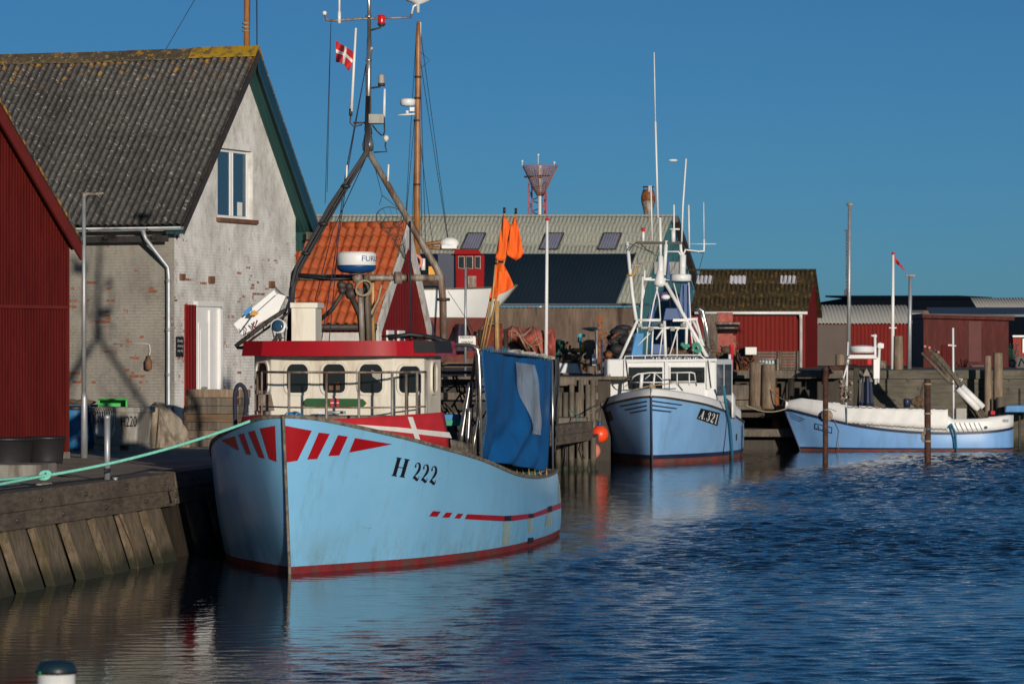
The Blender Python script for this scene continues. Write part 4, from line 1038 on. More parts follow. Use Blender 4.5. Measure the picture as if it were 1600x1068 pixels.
# ================================================================ BOATS
class Hull:
    def __init__(self, bow, th, st, boot, bulge=.05, flare=1.25):
        """st rows: sg, yg, zg, sw, yw  (gunwale station, half breadth, height; waterline station, half breadth)"""
        self.bow = Vector(bow); th = R(th)
        self.a = Vector((math.sin(th), math.cos(th), 0)); self.n = Vector((math.cos(th), -math.sin(th), 0))
        self.st = st; self.boot = boot; self.bulge = bulge; self.flare = flare
    def T(self, p): return self.bow + self.a * p[0] + self.n * p[1] + Vector((0, 0, p[2]))
    def row(self, u):
        st = self.st; x = min(max(u, 0), 1) * (len(st) - 1); i = min(int(x), len(st) - 2); t = x - i
        g_ = lambda k: st[min(max(k, 0), len(st) - 1)]
        p0, p1, p2, p3 = g_(i - 1), g_(i), g_(i + 1), g_(i + 2)
        return [.5 * ((2 * p1[j]) + (-p0[j] + p2[j]) * t + (2 * p0[j] - 5 * p1[j] + 4 * p2[j] - p3[j]) * t * t + (-p0[j] + 3 * p1[j] - 3 * p2[j] + p3[j]) * t ** 3) for j in range(5)]
    def loc(self, u, z, side, off=0.0):
        sg, yg, zg, sw, yw = self.row(u)
        t = z / zg
        if t >= 0:
            s = lerp(sw, sg, t); y = lerp(yw, yg, t ** self.flare) + self.bulge * math.sin(math.pi * min(t, 1)) * min(1, u * 3)
        else:
            s = sw + .25 * (-t) * (1 - u); y = yw * (1 + .25 * t)
        return Vector((s, side * (max(y, 0) + off), z))
    def w(self, u, z, side, off=0.0):
        return self.T(self.loc(u, z, side, off))
    def inv(self, px, py, side, guess=None):
        u, z = guess or (.3, 1.2)
        for _ in range(40):
            def pr(u, z):
                p = self.w(u, z, side); return 800 + F * p.x / p.y, YH + F * (H - p.z) / p.y
            a, b = pr(u, z); e1_, e2_ = px - a, py - b
            if abs(e1_) + abs(e2_) < .02: break
            h = 1e-4
            a1, b1 = pr(u + h, z); a2, b2 = pr(u, z + h)
            j = np.array([[(a1 - a) / h, (a2 - a) / h], [(b1 - b) / h, (b2 - b) / h]])
            try: d_ = np.linalg.solve(j, [e1_, e2_])
            except Exception: break
            u += float(np.clip(d_[0], -.08, .08)); z += float(np.clip(d_[1], -.4, .4))
            u = min(max(u, 0.002), .999); z = min(max(z, -.1), 2.6)
        return u, z
    def patch(self, mb, quad, side, nu=6, nv=2, off=.006, mi=0):
        """quad: four corner pixels (tl, tr, br, bl) laid on the planking"""
        last = [None]
        def fn(a, c):
            q = quad
            x = lerp(lerp(q[0][0], q[1][0], a), lerp(q[3][0], q[2][0], a), c); y = lerp(lerp(q[0][1], q[1][1], a), lerp(q[3][1], q[2][1], a), c)
            last[0] = self.inv(x, y, side, last[0]); return self.w(*last[0], side, off)
        mb.grid(fn, nu, nv, mi)
    def build(self, root, hull_m, boot_m, rail_m, cap_w=.11, cap_h=.055, stripe=None, deck_m=None, deck_drop=.55, nu=64):
        mb = MB()
        for side in (1, -1):
            def fn(a, c):
                u = a; zg = self.row(u)[2]
                z = lerp(-.5, self.boot, c / .2) if c <= .2 else lerp(self.boot, zg, (c - .2) / .8)
                return self.w(u, z, side)
            mb.grid(fn, nu, 20, mif=lambda i, j: 1 if j < 4 else 0)
        rr_ = []      # transom
        zg = self.row(1)[2]
        zs = [lerp(-.5, self.boot, k / 4) for k in range(4)] + [lerp(self.boot, zg, k / 8) for k in range(9)]
        L = [mb.V(self.w(1, z, 1)) for z in zs]; Rr_ = [mb.V(self.w(1, z, -1)) for z in zs]
        for k in range(len(zs) - 1): mb.face([L[k], L[k + 1], Rr_[k + 1], Rr_[k]], 1 if k < 4 else 0)
        h = mb.build('hull', [hull_m, boot_m], root, fixn=True)
        mb = MB()
        for side in (1, -1):
            def rl(a, c):
                u = a; zg = self.row(u)[2]; p = self.loc(u, zg, side)
                ring = [(-cap_w, 0), (.03, 0), (.03, cap_h), (-cap_w, cap_h), (-cap_w, 0)]
                o_, hh = ring[int(round(c * 4))]
                yy = max(0, abs(p.y) + o_) if abs(p.y) > .02 else max(0, o_)
                return self.T(Vector((p.x, side * yy, p.z + hh - .01)))
            mb.grid(rl, nu, 4, sm=False)
        p = self.loc(1, zg, 1); mb.hexa(*[[self.T(Vector((p.x + ds, yy, zg + hh))) for yy, ds in ((-p.y, -.06), (p.y, -.06), (p.y, .04), (-p.y, .04))] for hh in (-.01, cap_h - .01)])
        mb.build('gunwale_rail', rail_m, root)
        mb = MB()
        mb.path([self.w(0, z, 1) - self.a * .02 for z in [lerp(-.4, self.row(0)[2] + .03, k / 8) for k in range(9)]], .026, 6); mb.build('stem_bar', rail_m, root)
        mb = MB()      # deck
        def dk(a, c):
            zg_ = self.row(a)[2]; z = zg_ - deck_drop * min(1, a * 2.2 + .15); y = self.loc(a, z, 1).y
            q = self.loc(a, z, 1); return self.T(Vector((q.x, lerp(-y, y, c), z)))
        mb.grid(dk, 30, 2); mb.build('deck', deck_m or m_greyw, root, fixn=False)
        mb = MB()      # inner bulwark skin
        for side in (1, -1):
            def ib(a, c):
                zg_ = self.row(a)[2]; z = zg_ - deck_drop * min(1, a * 2.2 + .15) * c; q = self.loc(a, z, side); return self.T(Vector((q.x, side * max(0, abs(q.y) - .05), z)))
            mb.grid(ib, 30, 1)
        mb.build('bulwark', deck_m or m_greyw, root, fixn=False)
        return h

GL = {
 '2': [[(.10, .70, .02), (.17, .76, .09), (.26, .72, .05)], [(.12, .72, .03), (.18, .88, .035), (.42, .97, .03), (.66, .88, .10), (.74, .70, .14), (.62, .50, .11), (.36, .28, .06), (.10, .05, .03)],
       [(.08, .04, .02), (.22, .13, .08), (.45, .08, .10), (.68, .03, .08), (.80, .10, .04), (.86, .26, .02)]],
 '3': [[(.08, .74, .02), (.17, .78, .09), (.27, .74, .04)], [(.12, .78, .02), (.2, .93, .03), (.44, .97, .03), (.66, .88, .09), (.70, .72, .12), (.62, .58, .06), (.40, .53, .02), (.64, .46, .06), (.76, .28, .13), (.64, .08, .08), (.40, .02, .03), (.15, .10, .03)],
       [(.08, .18, .02), (.17, .22, .09), (.27, .18, .04)]],
 '1': [[(.5, 0, .12), (.5, 1, .12)], [(.5, .96, .02), (.26, .84, .04)], [(.2, .02, .025), (.8, .02, .025)]],
 'H': [[(.2, 0, .12), (.2, 1, .12)], [(.8, 0, .12), (.8, 1, .12)], [(.2, .5, .025), (.8, .5, .025)], [(0, .02, .03), (.4, .02, .03)], [(.6, .02, .03), (1, .02, .03)], [(0, .98, .03), (.4, .98, .03)], [(.6, .98, .03), (1, .98, .03)]],
 'A': [[(.48, 1, .02), (.14, 0, .03)], [(.44, 1, .11), (.80, 0, .12)], [(.25, .32, .025), (.7, .32, .025)], [(0, .02, .03), (.3, .02, .03)], [(.58, .02, .03), (1, .02, .03)]],
 '.': [[(.35, .02, .12), (.35, .2, .12)]],
 'X': [],
}
def hull_text(hull, mb, txt, quad, side, widths, off=.008):
    tot = sum(widths); x0_ = 0; last = [None]
    def mp(x, y):
        a = x / tot; c = 1 - y; q = quad
        X_ = lerp(lerp(q[0][0], q[1][0], a), lerp(q[3][0], q[2][0], a), c); Y_ = lerp(lerp(q[0][1], q[1][1], a), lerp(q[3][1], q[2][1], a), c)
        last[0] = hull.inv(X_, Y_, side, last[0]); return hull.w(*last[0], side, off)
    for ch, wd in zip(txt, widths):
        for st in GL.get(ch, []):
            pts = []
            for k in range(len(st) - 1):
                for q in range(4 if len(st) > 2 else 2):
                    t = q / (4 if len(st) > 2 else 2); t2 = t
                    if len(st) > 2:
                        p0 = st[max(k - 1, 0)]; p1 = st[k]; p2 = st[k + 1]; p3 = st[min(k + 2, len(st) - 1)]
                        pts.append([.5 * ((2 * p1[j]) + (-p0[j] + p2[j]) * t + (2 * p0[j] - 5 * p1[j] + 4 * p2[j] - p3[j]) * t * t + (-p0[j] + 3 * p1[j] - 3 * p2[j] + p3[j]) * t ** 3) for j in range(3)])
                    else: pts.append([lerp(st[k][j], st[k + 1][j], t) for j in range(3)])
            pts.append(list(st[-1]))
            prev = None
            for k, p in enumerate(pts):
                q0 = pts[max(k - 1, 0)]; q1 = pts[min(k + 1, len(pts) - 1)]
                dx, dy = (q1[0] - q0[0]) * wd, (q1[1] - q0[1]); l = math.hypot(dx, dy) or 1
                nx, ny = -dy / l, dx / l; w_ = max(p[2], .012)
                cur = (mb.V(mp(x0_ + p[0] * wd * .9 + nx * w_ * wd, p[1] + ny * w_)), mb.V(mp(x0_ + p[0] * wd * .9 - nx * w_ * wd, p[1] - ny * w_)))
                if prev: mb.face([prev[0], cur[0], cur[1], prev[1]])
                prev = cur
        x0_ += wd

def rrect(w, h, r, n=5, archtop=0):
    pts = []
    for cx_, cy_, a0 in ((w / 2 - r, -h / 2 + r, -90), (w / 2 - r, h / 2 - r, 0), (-w / 2 + r, h / 2 - r, 90), (-w / 2 + r, -h / 2 + r, 180)):
        for k in range(n + 1):
            a = R(a0 + 90 * k / n); x = cx_ + r * math.cos(a); y = cy_ + r * math.sin(a)
            if y > 0: y += archtop * (1 - (2 * x / w) ** 2)
            pts.append((x, y))
    return pts
def round_window(root, c, right, w, h, r=.09, frame_m=None, arch=.03, fw=.042, glass=None, proud=.032):
    c = Vector(c); right = Vector(right).normalized(); upv = Vector((0, 0, 1)); nn = right.cross(upv)
    inn = rrect(w, h, r, archtop=arch); out = rrect(w + 2 * fw, h + 2 * fw, r + fw, archtop=arch)
    mb = MB(); k = len(inn)
    def W_(p, o_): return c + right * p[0] + upv * p[1] + nn * o_
    a = [mb.V(W_(p, proud)) for p in inn]; b = [mb.V(W_(p, proud)) for p in out]; d_ = [mb.V(W_(p, 0)) for p in out]; e_ = [mb.V(W_(p, .003)) for p in inn]
    for j in range(k):
        l = (j + 1) % k
        mb.face([a[j], b[j], b[l], a[l]]); mb.face([b[j], d_[j], d_[l], b[l]]); mb.face([e_[j], a[j], a[l], e_[l]])
    f_ = mb.build('window', frame_m or m_cream, root)
    mb = MB(); mb.poly([W_(p, .004) for p in inn]); mb.build('pane', glass or m_glass, f_, fixn=False)
    return f_
def c8(x, y): return (300 + x * .375, 620 + y * .375)

def gun_at(h, px, side=1, off=0.0):
    """point over the gunwale (shifted sideways by off) whose column is px"""
    def f(u_):
        r_ = h.row(u_); p = h.T(Vector((r_[0], side * (r_[1] + off), 0))); return 800 + F * p.x / p.y - px, p
    lo, hi = .004, 1.0
    flo = f(lo)[0]
    if side < 0 and h is hA: hi = .38
    if flo * f(hi)[0] > 0: return (f(lo) if abs(flo) < abs(f(hi)[0]) else f(hi))[1]
    for _ in range(40):
        mid = (lo + hi) / 2; fm = f(mid)[0]
        if flo * fm <= 0: hi = mid
        else: lo = mid; flo = fm
    return f((lo + hi) / 2)[1]
# ---------------------------------------------------------------- the front boat
hA = Hull((-3.43, 59.3, 0), 8, [
    (-.5, 0, 2.42, 0, 0), (-.05, .52, 2.36, .5, .28), (1.4, 1.36, 2.10, 1.7, .93), (2.6, 1.81, 1.91, 3.1, 1.58), (4.8, 2.26, 1.63, 5.2, 2.15),
    (7.0, 2.52, 1.33, 7.2, 2.44), (9.1, 2.60, 1.20, 9.2, 2.55), (11, 2.58, 1.17, 11.3, 2.58), (12.9, 2.5, 1.20, 13.3, 2.5)], .11, .05)
hS = Hull((-3.43, 59.3, 0), 9.5, [], .13)      # frame of the wheelhouse and rails
BA = empty('fishing_boat', hA.T(Vector((6, 0, 0))), 'large light blue fishing boat marked H 222 with cream wheelhouse and red roof rim', 'fishing boat')
hA.build(BA, m_hull, m_boot, m_greyw)
m_stain = bpy.data.materials.new('rust_stain'); t, b = nt(m_stain)
v = N(t, 'ShaderNodeTexCoord').outputs['Object']
c = ramp(t, noise(t, v, 7, 6, .7, (1.6, 1.6, .12)), [(.38, (.30, .24, .12)), (.5, (.27, .36, .34)), (.62, (.22, .50, .68))])
t.links.new(c, b.inputs['Base Color']); b.inputs['Roughness'].default_value = .55
def patch_part(h, q, side, nu, nv, off, nm, m, par, cf=None):
    mb = MB(); h.patch(mb, [(cf or c8)(*p) for p in q], side, nu, nv, off); return mb.build(nm, m, par, fixn=False)
for q in ([(382, 118), (498, 140), (438, 265), (392, 272)], [(527, 147), (573, 153), (520, 258), (478, 260)], [(607, 158), (648, 164), (612, 243), (566, 245)], [(678, 170), (835, 196), (744, 214), (653, 231)]):
    patch_part(hA, q, 1, 8, 5, .006, 'red_bow_mark', m_red, BA)
for q in ([(284, 130), (348, 119), (354, 270), (322, 258)], [(236, 145), (262, 138), (305, 256), (280, 250)], [(196, 155), (217, 150), (248, 240), (228, 236)], [(120, 180), (180, 162), (197, 222), (160, 202)]):
    patch_part(hA, q, -1, 6, 5, .006, 'red_bow_mark', m_red, BA)
for q in ([(1003, 474), (1036, 476), (1020, 498), (986, 496)], [(1058, 480), (1084, 481), (1070, 502), (1041, 501)], [(1107, 484), (1130, 486), (1115, 506), (1092, 504)]):
    patch_part(hA, q, 1, 3, 2, .006, 'red_dash', m_red, BA)
mb = MB()
tp = [(1145, 487), (1300, 494), (1340, 492), (1420, 484), (1490, 458), (1543, 436)]; bt = [(1135, 508), (1300, 517), (1340, 515), (1420, 503), (1490, 480), (1543, 460)]
for k in range(5): hA.patch(mb, [c8(*tp[k]), c8(*tp[k + 1]), c8(*bt[k + 1]), c8(*bt[k])], 1, 5, 2)
mb.build('red_side_line', m_red, BA, fixn=False)
for q in ([(1301, 495), (1328, 494), (1325, 515), (1299, 515)], [(1402, 486), (1420, 484), (1420, 501), (1402, 502)], [(1482, 456), (1497, 451), (1497, 475), (1482, 478)], [(1398, 586), (1420, 584), (1420, 606), (1398, 609)]):
    patch_part(hA, q, 1, 2, 2, .014, 'scupper', m_black, BA)
for q in ([(1296, 520), (1330, 519), (1322, 610), (1292, 618)], [(1400, 505), (1421, 503), (1420, 560), (1400, 566)], [(1480, 484), (1500, 478), (1496, 535), (1470, 540)], [(1524, 350), (1540, 348), (1544, 430), (1526, 440)]):
    patch_part(hA, q, 1, 5, 8, .004, 'rust_stain', m_stain, BA)
mb = MB(); hull_text(hA, mb, 'H', [(619, 714), (642, 718), (634, 746), (611, 742.5)], 1, [1]); mb.build('registration_letter', m_black, BA, fixn=False)
mb = MB(); hull_text(hA, mb, '222', [(648, 721), (686, 729), (682.5, 757), (643, 748)], 1, [1, 1, 1]); mb.build('registration_number', m_black, BA, fixn=False)
mb = MB(); hull_text(hA, mb, '222', [c8(62, 265), c8(128, 255), c8(124, 318), c8(70, 335)], -1, [1, 1, 1]); mb.build('registration_number', m_black, BA, fixn=False)

LA = hS.T
def box_l(mb, s0, s1, y0, y1, z0, z1, T_=None):
    T_ = T_ or LA
    mb.hexa([T_(Vector((s, y, z0))) for s, y in ((s0, y0), (s0, y1), (s1, y1), (s1, y0))], [T_(Vector((s, y, z1))) for s, y in ((s0, y0), (s0, y1), (s1, y1), (s1, y0))])
# wheelhouse
zb, zw = 1.55, 3.40
plan = [(3.3, -1.07), (3.3, .975), (3.75, 1.40), (5.1, 1.42), (5.1, -1.45), (3.75, -1.454)]
whs = MB()
whs.prism([LA(Vector((s, y, zb))) for s, y in plan], (0, 0, zw - zb))
whl = whs.build('wheelhouse', m_cream, BA, bevel=.02)
def wwin(p0, p1, f0, f1, z0, z1, r=.09, arch=.035):
    a = LA(Vector((*p0, 0))); b = LA(Vector((*p1, 0))); rt = (b - a)
    c = a + rt * ((f0 + f1) / 2); c.z = (z0 + z1) / 2
    round_window(whl, c, rt, rt.length * (f1 - f0), z1 - z0, min(r, rt.length * (f1 - f0) * .45), arch=arch)
def fr_(px): return (px - 423) / (615 - 423)
for a, b in ((448.5, 482), (505, 540), (562, 598)): wwin(plan[0], plan[1], fr_(a), fr_(b), 2.76, 3.20)
wwin(plan[1], plan[2], .14, .84, 2.76, 3.17)
wwin(plan[5], plan[0], .20, .86, 2.79, 3.22)
wwin(plan[2], plan[3], .40, .68, 2.76, 3.22)
wwin(plan[4], plan[5], .3, .7, 2.8, 3.2)
# roof with red rim, leaning out at its foot
def rplan(k): return [*[(3.3 - .27 * k - .20 * (1 - ((j - 3) / 3) ** 2) * (k > 0), lerp(-1.07 - .08 * k, .975 + .10 * k, j / 6)) for j in range(7)], (3.75 - .2 * k, 1.40 + .20 * k), (5.45, 1.42 + .18 * k), (5.45, -1.45 - .16 * k), (3.75 - .2 * k, -1.454 - .14 * k)]
mb = MB(); lo = [mb.V(LA(Vector((s, y, 3.36)))) for s, y in rplan(1.15)]; hi = [mb.V(LA(Vector((s, y, 3.605)))) for s, y in rplan(.95)]
n_ = 11
for j in range(n_): mb.face([lo[j], lo[(j + 1) % n_], hi[(j + 1) % n_], hi[j]], 0, j < 6)
lo = [mb.V(LA(Vector((s, y, 3.3605)))) for s, y in rplan(1.15)]
l2 = [mb.V(LA(Vector((s, y, 3.375)))) for s, y in rplan(0)]
for j in range(n_): mb.face([lo[j], l2[j], l2[(j + 1) % n_], lo[(j + 1) % n_]])
rim = mb.build('roof_rim', m_red, BA, bevel=.015)
mb = MB(); mb.prism([LA(Vector((s, y, 3.55))) for s, y in rplan(.93)], (0, 0, .045)); mb.build('roof', m_greyw, BA)
mb = MB(); a = plan  # dark worn patch on the rim at its right corner
r1, r0 = rplan(1.15), rplan(.95)
def rq(r_, k, f, z, o_=.006): a_ = r_[k]; b2 = r_[k + 1]; return LA(Vector((lerp(a_[0], b2[0], f) - o_, lerp(a_[1], b2[1], f) + o_, z)))
for k, f0, f1 in ((6, .45, 1), (7, 0, .8)):
    mb.poly([rq(r1, k, f0, 3.41), rq(r1, k, f1, 3.41), rq(r0, k, f1, 3.607), rq(r0, k, f0, 3.607)])
mb.build('black_patch', m_rubber, rim, fixn=False)
# black hoses and coils lying on the roof
mb = MB(); random.seed(5)
for k in range(9):
    pts = [P(600 + 11 * j + random.uniform(-4, 4), 528 + 8 * (j / 9) - 6 * math.sin(math.pi * j / 9) * random.random() - 3, 64.2 + random.uniform(-.2, .4)) for j in range(10)]
    mb.path(pts, .018, 6)
mb.path([P(606, 528, 64), P(640, 522, 64), P(680, 527, 64.2), P(702, 535, 64.4)], .035, 8)
mb.build('hose', m_cable, BA)
# green name board with the emblem
ns = MB(); a = LA(Vector((3.27, 0, 0)))
def FP(px, py, o_=0):     # point on the wheelhouse front seen at the pixel
    kx = (px - 800) / F; q0 = LA(Vector((3.3 - o_, 0, 0))); dr = hS.n
    tt = (kx * q0.y - q0.x) / (dr.x - kx * dr.y); p = q0 + dr * tt; p.z = Z(py, p.y); return p
outl = [(473, 628.5), (480, 622), (560, 622.5), (567, 623), (574, 629.5), (567, 636), (560, 637.5), (482, 636), (476, 633)]
fr0 = [FP(x, y, .02) for x, y in outl]
mb = MB(); mb.prism([FP(582, 588, .03), FP(595, 597, .03), FP(595, 582, .03), FP(580, 578, .03)], -hA.a * .004); mb.build('window_paper', m_tub, BA)
mb = MB(); mb.prism([FP(514, 609, .03), FP(531, 609, .03), FP(531, 597, .03), FP(514, 599, .03)], -hA.a * .004); mb.build('window_paper', m_brown, BA)
ns.prism(fr0, -hA.a * .035); nb = ns.build('name_board', m_dkgreen, BA, bevel=.006)
mb = MB()
for x0_, x1_ in ((472.5, 475.5), (574.5, 571.5)): mb.prism([FP(x0_, 629, .056), FP(x1_, 627.3, .056), FP(x1_, 630.8, .056)], -hA.a * .006)
mb.build('gilded_tip', m_yel, nb)
mb = MB(); cc = FP(523, 629, .06); mb.prism([cc + hA.n * .078 * math.cos(k * .3927) + up * .082 * math.sin(k * .3927) for k in range(16)], -hA.a * .008); mb.build('emblem_disc', m_danred, nb)
mb = MB(); cc = FP(523, 629, .07)
for a_, b_ in ((.007, .072), (.068, .007)): mb.hexa([cc + hA.n * x + up * z for x, z in ((-a_, -b_), (a_, -b_), (a_, b_), (-a_, b_))], [cc - hA.a * .006 + hA.n * x + up * z for x, z in ((-a_, -b_), (a_, -b_), (a_, b_), (-a_, b_))])
mb.build('emblem_cross', m_danwhite, nb)
mb = MB(); mb.prism([FP(398, 616, .01), FP(424, 616, .01), FP(429, 641, .01), FP(398, 641, .01)], -hA.a * .02); mb.build('grey_panel', m_oldsteel, BA)
# foredeck coaming (grey timber sill in front of the house)
mb = MB(); box_l(mb, 2.5, 3.29, -1.35, 1.45, 1.7, 2.40); mb.build('deck_coaming', m_greyw, BA, bevel=.02)
mb = MB(); mb.tube(FP(500, 644, .4), FP(540, 644, .4), .025); mb.box(FP(504, 645, .45), (.12, .1, .08)); mb.build('deck_fitting', m_galv, BA)
# foredeck rail
rl = [(3.4, -1.32), (2.0, -.47), (1.95, .15), (1.95, .68), (2.25, 1.16), (3.35, 1.5)]
ztop = 3.10
rb = empty('pulpit', (0, 0, 0), None, None) if False else None
mb = MB()
def smooth_pts(pts, n=6):
    out = []
    for i in range(len(pts) - 1):
        p0 = pts[max(i - 1, 0)]; p1 = pts[i]; p2 = pts[i + 1]; p3 = pts[min(i + 2, len(pts) - 1)]
        for k in range(n):
            t = k / n
            out.append(tuple(.5 * ((2 * p1[j]) + (-p0[j] + p2[j]) * t + (2 * p0[j] - 5 * p1[j] + 4 * p2[j] - p3[j]) * t * t + (-p0[j] + 3 * p1[j] - 3 * p2[j] + p3[j]) * t ** 3) for j in range(len(p1))))
    out.append(tuple(pts[-1])); return out
mb.path([LA(Vector((s, y, ztop + .0))) for s, y in smooth_pts(rl, 4)], .019, 8)
mb.path([LA(Vector((s, y, 2.54))) for s, y in smooth_pts(rl, 4)], .013, 8)
railo = mb.build('foredeck_rail', m_oldsteel, BA)
for s, y in [(3.4, -1.32), (3.0, -1.15), (2.0, -.47), (1.95, .15), (1.95, .68), (2.25, 1.16), (2.7, 1.30), (3.0, 1.42), (3.35, 1.5)]:
    mb = MB(); mb.tube(LA(Vector((s, y, 1.7))), LA(Vector((s, y, ztop))), .022 if (s, y) not in ((3.0, -1.15),) else .016); mb.build('rail_post', m_oldsteel, railo)
# flag-painted canvas along the bulwark
def side_pt(px, py, y0=None, side=1, off=-.12):   # point inside the gunwale, over the rail
    p = gun_at(hA, px, side, off); p.z = Z(py, p.y); return p
def strip(mb, tops, bots, side, off, mi=0, n=10):
    def ev_(L, t):
        x = t * (len(L) - 1); i = min(int(x), len(L) - 2); return (lerp(L[i][0], L[i + 1][0], x - i), lerp(L[i][1], L[i + 1][1], x - i))
    mb.grid(lambda a, c: side_pt(*(lerp(ev_(tops, a)[k], ev_(bots, a)[k], c) for k in (0, 1)), side=side, off=off), n * 3, 3, mi)
def gun(px): return None
mb = MB(); strip(mb, [(492, 656), (600, 650), (693, 643.5)], [(492, 664), (600, 686), (704, 702)], 1, -.10)
dg_ = mb.build('bulwark_canvas', m_danred, BA, solid=.02)
dg_['label'] = 'red bulwark canvas with a white cross'
mb = MB(); strip(mb, [(530, 661), (620, 667), (702, 675)], [(530, 664), (620, 674), (706, 684)], 1, -.085); strip(mb, [(637, 651), (645, 651)], [(651, 692), (659, 693)], 1, -.082, n=3)
mb.build('white_cross', m_danwhite, dg_, fixn=False)
mb = MB(); strip(mb, [(435, 652), (410, 648), (380, 650)], [(435, 660), (410, 668), (372, 676)], -1, -.10); mb.build('bulwark_canvas', m_danred, BA, solid=.02)
mb = MB(); strip(mb, [(704, 686), (722, 690), (737, 706)], [(706, 706), (722, 712), (738, 716)], 1, -.07); mb.build('rail_guard_plate', m_greyw, BA, solid=.02)
mb = MB(); 
for k in range(6): mb.path([P(452 + k * 3 + 6 * math.cos(t_ * .8 + k), 647 + 3 * math.sin(t_ * .8) - (k % 2), 60.8 + .05 * math.sin(t_)) for t_ in range(9)], .012, 5)
tag(mb.build('rope_coil', m_bluep), 'small coil of blue rope on the bow of the front boat', 'rope')

# gantry mast
dG = 65.2
def G(px, py, dd=0): return P(px, py, dG + dd)
mb = MB()
mb.path([G(693, 540), G(692, 470), G(689, 432), G(684, 422), G(576, 238)], [.062, .062, .062, .062, .05], 12)
mb.path([G(456, 535), G(456, 470), G(459, 428), G(467, 414), G(573, 238)], [.05, .052, .052, .052, .05], 12)
mb.build('gantry_frame', m_oldsteel, BA)
mb = MB(); mb.tube(G(460, 433.5), G(692, 434), .055, n=12); mb.lathe(G(622, 443, -.08), [(.07, 0), (.07, .2)], 12); mb.build('cross_bar', m_oldsteel, BA)
mb = MB(); mb.lathe(G(693, 470), [(.11, 0), (.11, .05)], 12); mb.build('mast_clamp', m_dark, BA)
mb = MB(); random.seed(9)
for k in range(6):       # cable bundle taped along the left leg
    o_ = (k - 2.5) * 2.1; j = random.uniform(-2, 2)
    mb.path([G(575 + o_ * .4, 150, -.07), G(573 + o_ * .5, 238, -.09), G(520 + o_ + j, 322 + o_ * .4, -.09), G(466 + o_ * .8 + j, 418 + o_ * .3, -.1), G(456 + o_ * .6, 452, -.1), G(452 + o_ * .6, 534, -.05)], .016, 6)
for (x, y) in ((540, 291), (505, 350), (478, 396)): mb.ball(G(x, y, -.09), .09, 8, sq=(1, .7, .5))
mb.path([G(466, 430, -.1), G(520, 436, -.1), G(560, 434, -.1)], .03, 6); mb.path([G(466, 428, -.12), G(530, 431, -.12)], .016, 6)
mb.build('cable_bundle', m_cable, BA)
mb = MB(); mb.path([G(575, 245), G(576, 120), G(577, 60)], [.058, .045, .04], 12); mb.path([G(577, 60), G(576, -60)], [.034, .028], 10)
mb.lathe(G(575, 236), [(.09, 0), (.1, .12), (.085, .16), (.06, .3)], 12)
for y in (96, 28): mb.lathe(G(576, y), [(.055, 0), (.055, .04)], 10)
mb.build('top_mast', m_steel, BA)
mb = MB(); mb.path([G(571, 205), G(573, 150), G(573, 100)], .018, 6); mb.path([G(580, 210), G(579, 200)], .02, 6); mb.build('mast_cable', m_cable, BA)
mb = MB(); mb.path([G(507, 21), G(510, 31), G(516, 32.5), G(576, 29), G(642, 27.5), G(643, 22)], .02, 8); mb.build('yard', m_oldsteel, BA)
mb = MB(); mb.lathe(G(507, 22), [(.035, -.02), (.04, .03), (.02, .05)], 10); mb.build('small_antenna', m_white, BA)
mb = MB(); mb.path([G(530, 36), G(530.5, -45)], .018, 8); mb.lathe(G(530, 37), [(.03, 0), (.03, .2)], 8); mb.build('whip_antenna', m_white, BA)
mb = MB(); mb.lathe(G(653, -2), [(.03, -.24), (.03, -.1), (.20, -.04), (.20, .02), (.10, .10)], 16); mb.path([G(643, 22), G(646, 10), G(652, 7)], .02, 6); mb.build('dome_antenna', m_white, BA)
mb = MB(); mb.lathe(G(596, 38.5), [(.058, 0), (.062, .03), (.062, .14), (.05, .165)], 16); rl_ = mb.build('red_lantern', m_redlamp, BA)
mb = MB(); mb.path([G(577, 48), G(594, 43.5), G(595, 39)], .017, 6); mb.lathe(G(596, 41.5), [(.05, 0), (.055, .035)], 12); mb.lathe(G(596, 25.5), [(.062, 0), (.05, .02)], 12)
mb.lathe(G(596, 38.5), [(.066, -.01), (.066, .02)], 12); mb.build('lantern_bracket', m_dark, rl_)
mb = MB(); mb.lathe(G(596, 132), [(.05, 0), (.058, .03), (.055, .15), (.04, .17)], 14); l2_ = mb.build('clear_lantern', m_tub, BA)
mb = MB(); mb.path([G(577, 138), G(593, 136), G(595, 131)], .017, 6); mb.lathe(G(596, 133), [(.06, -.02), (.06, .03)], 12); mb.build('lantern_bracket', m_dark, l2_)
mb = MB(); mb.path([G(549, 174), G(556, 44)], [.028, .02], 8); mb.build('whip_antenna', m_white, BA)
mb = MB(); mb.path([G(548, 180), G(547, 192), G(553, 198), G(566, 195)], .012, 6); mb.path([G(552, 192), G(572, 192)], .015, 6); mb.lathe(G(548, 181), [(.03, 0), (.03, .12)], 8); mb.build('antenna_bracket', m_dark, BA)
mb = MB(); mb.box(G(588, 186, -.02), (.26, .2, .16)); mb.build('junction_box', m_tub, BA, bevel=.01)
mb = MB(); mb.path([G(577, 193), G(600, 192)], .02, 6); mb.build('box_bracket', m_dark, BA)
mb = MB(); mb.path([G(600, 182), G(601, 139)], [.028, .02], 8); mb.build('short_antenna', m_white, BA)
mb = MB(); mb.path([G(582, 196), G(590, 206), G(597, 212)], .012, 6); mb.path([G(600, 184), G(601, 205), G(599, 212)], .012, 6); mb.path([G(584, 238), G(604, 237), G(602, 228), G(603, 216)], .012, 6); mb.build('thin_cable', m_cable, BA)
mb = MB(); mb.lathe(G(603, 217), [(.02, -.05), (.05, 0), (.045, .04), (.02, .06)], 12); mb.build('mushroom_antenna', m_cream, BA)
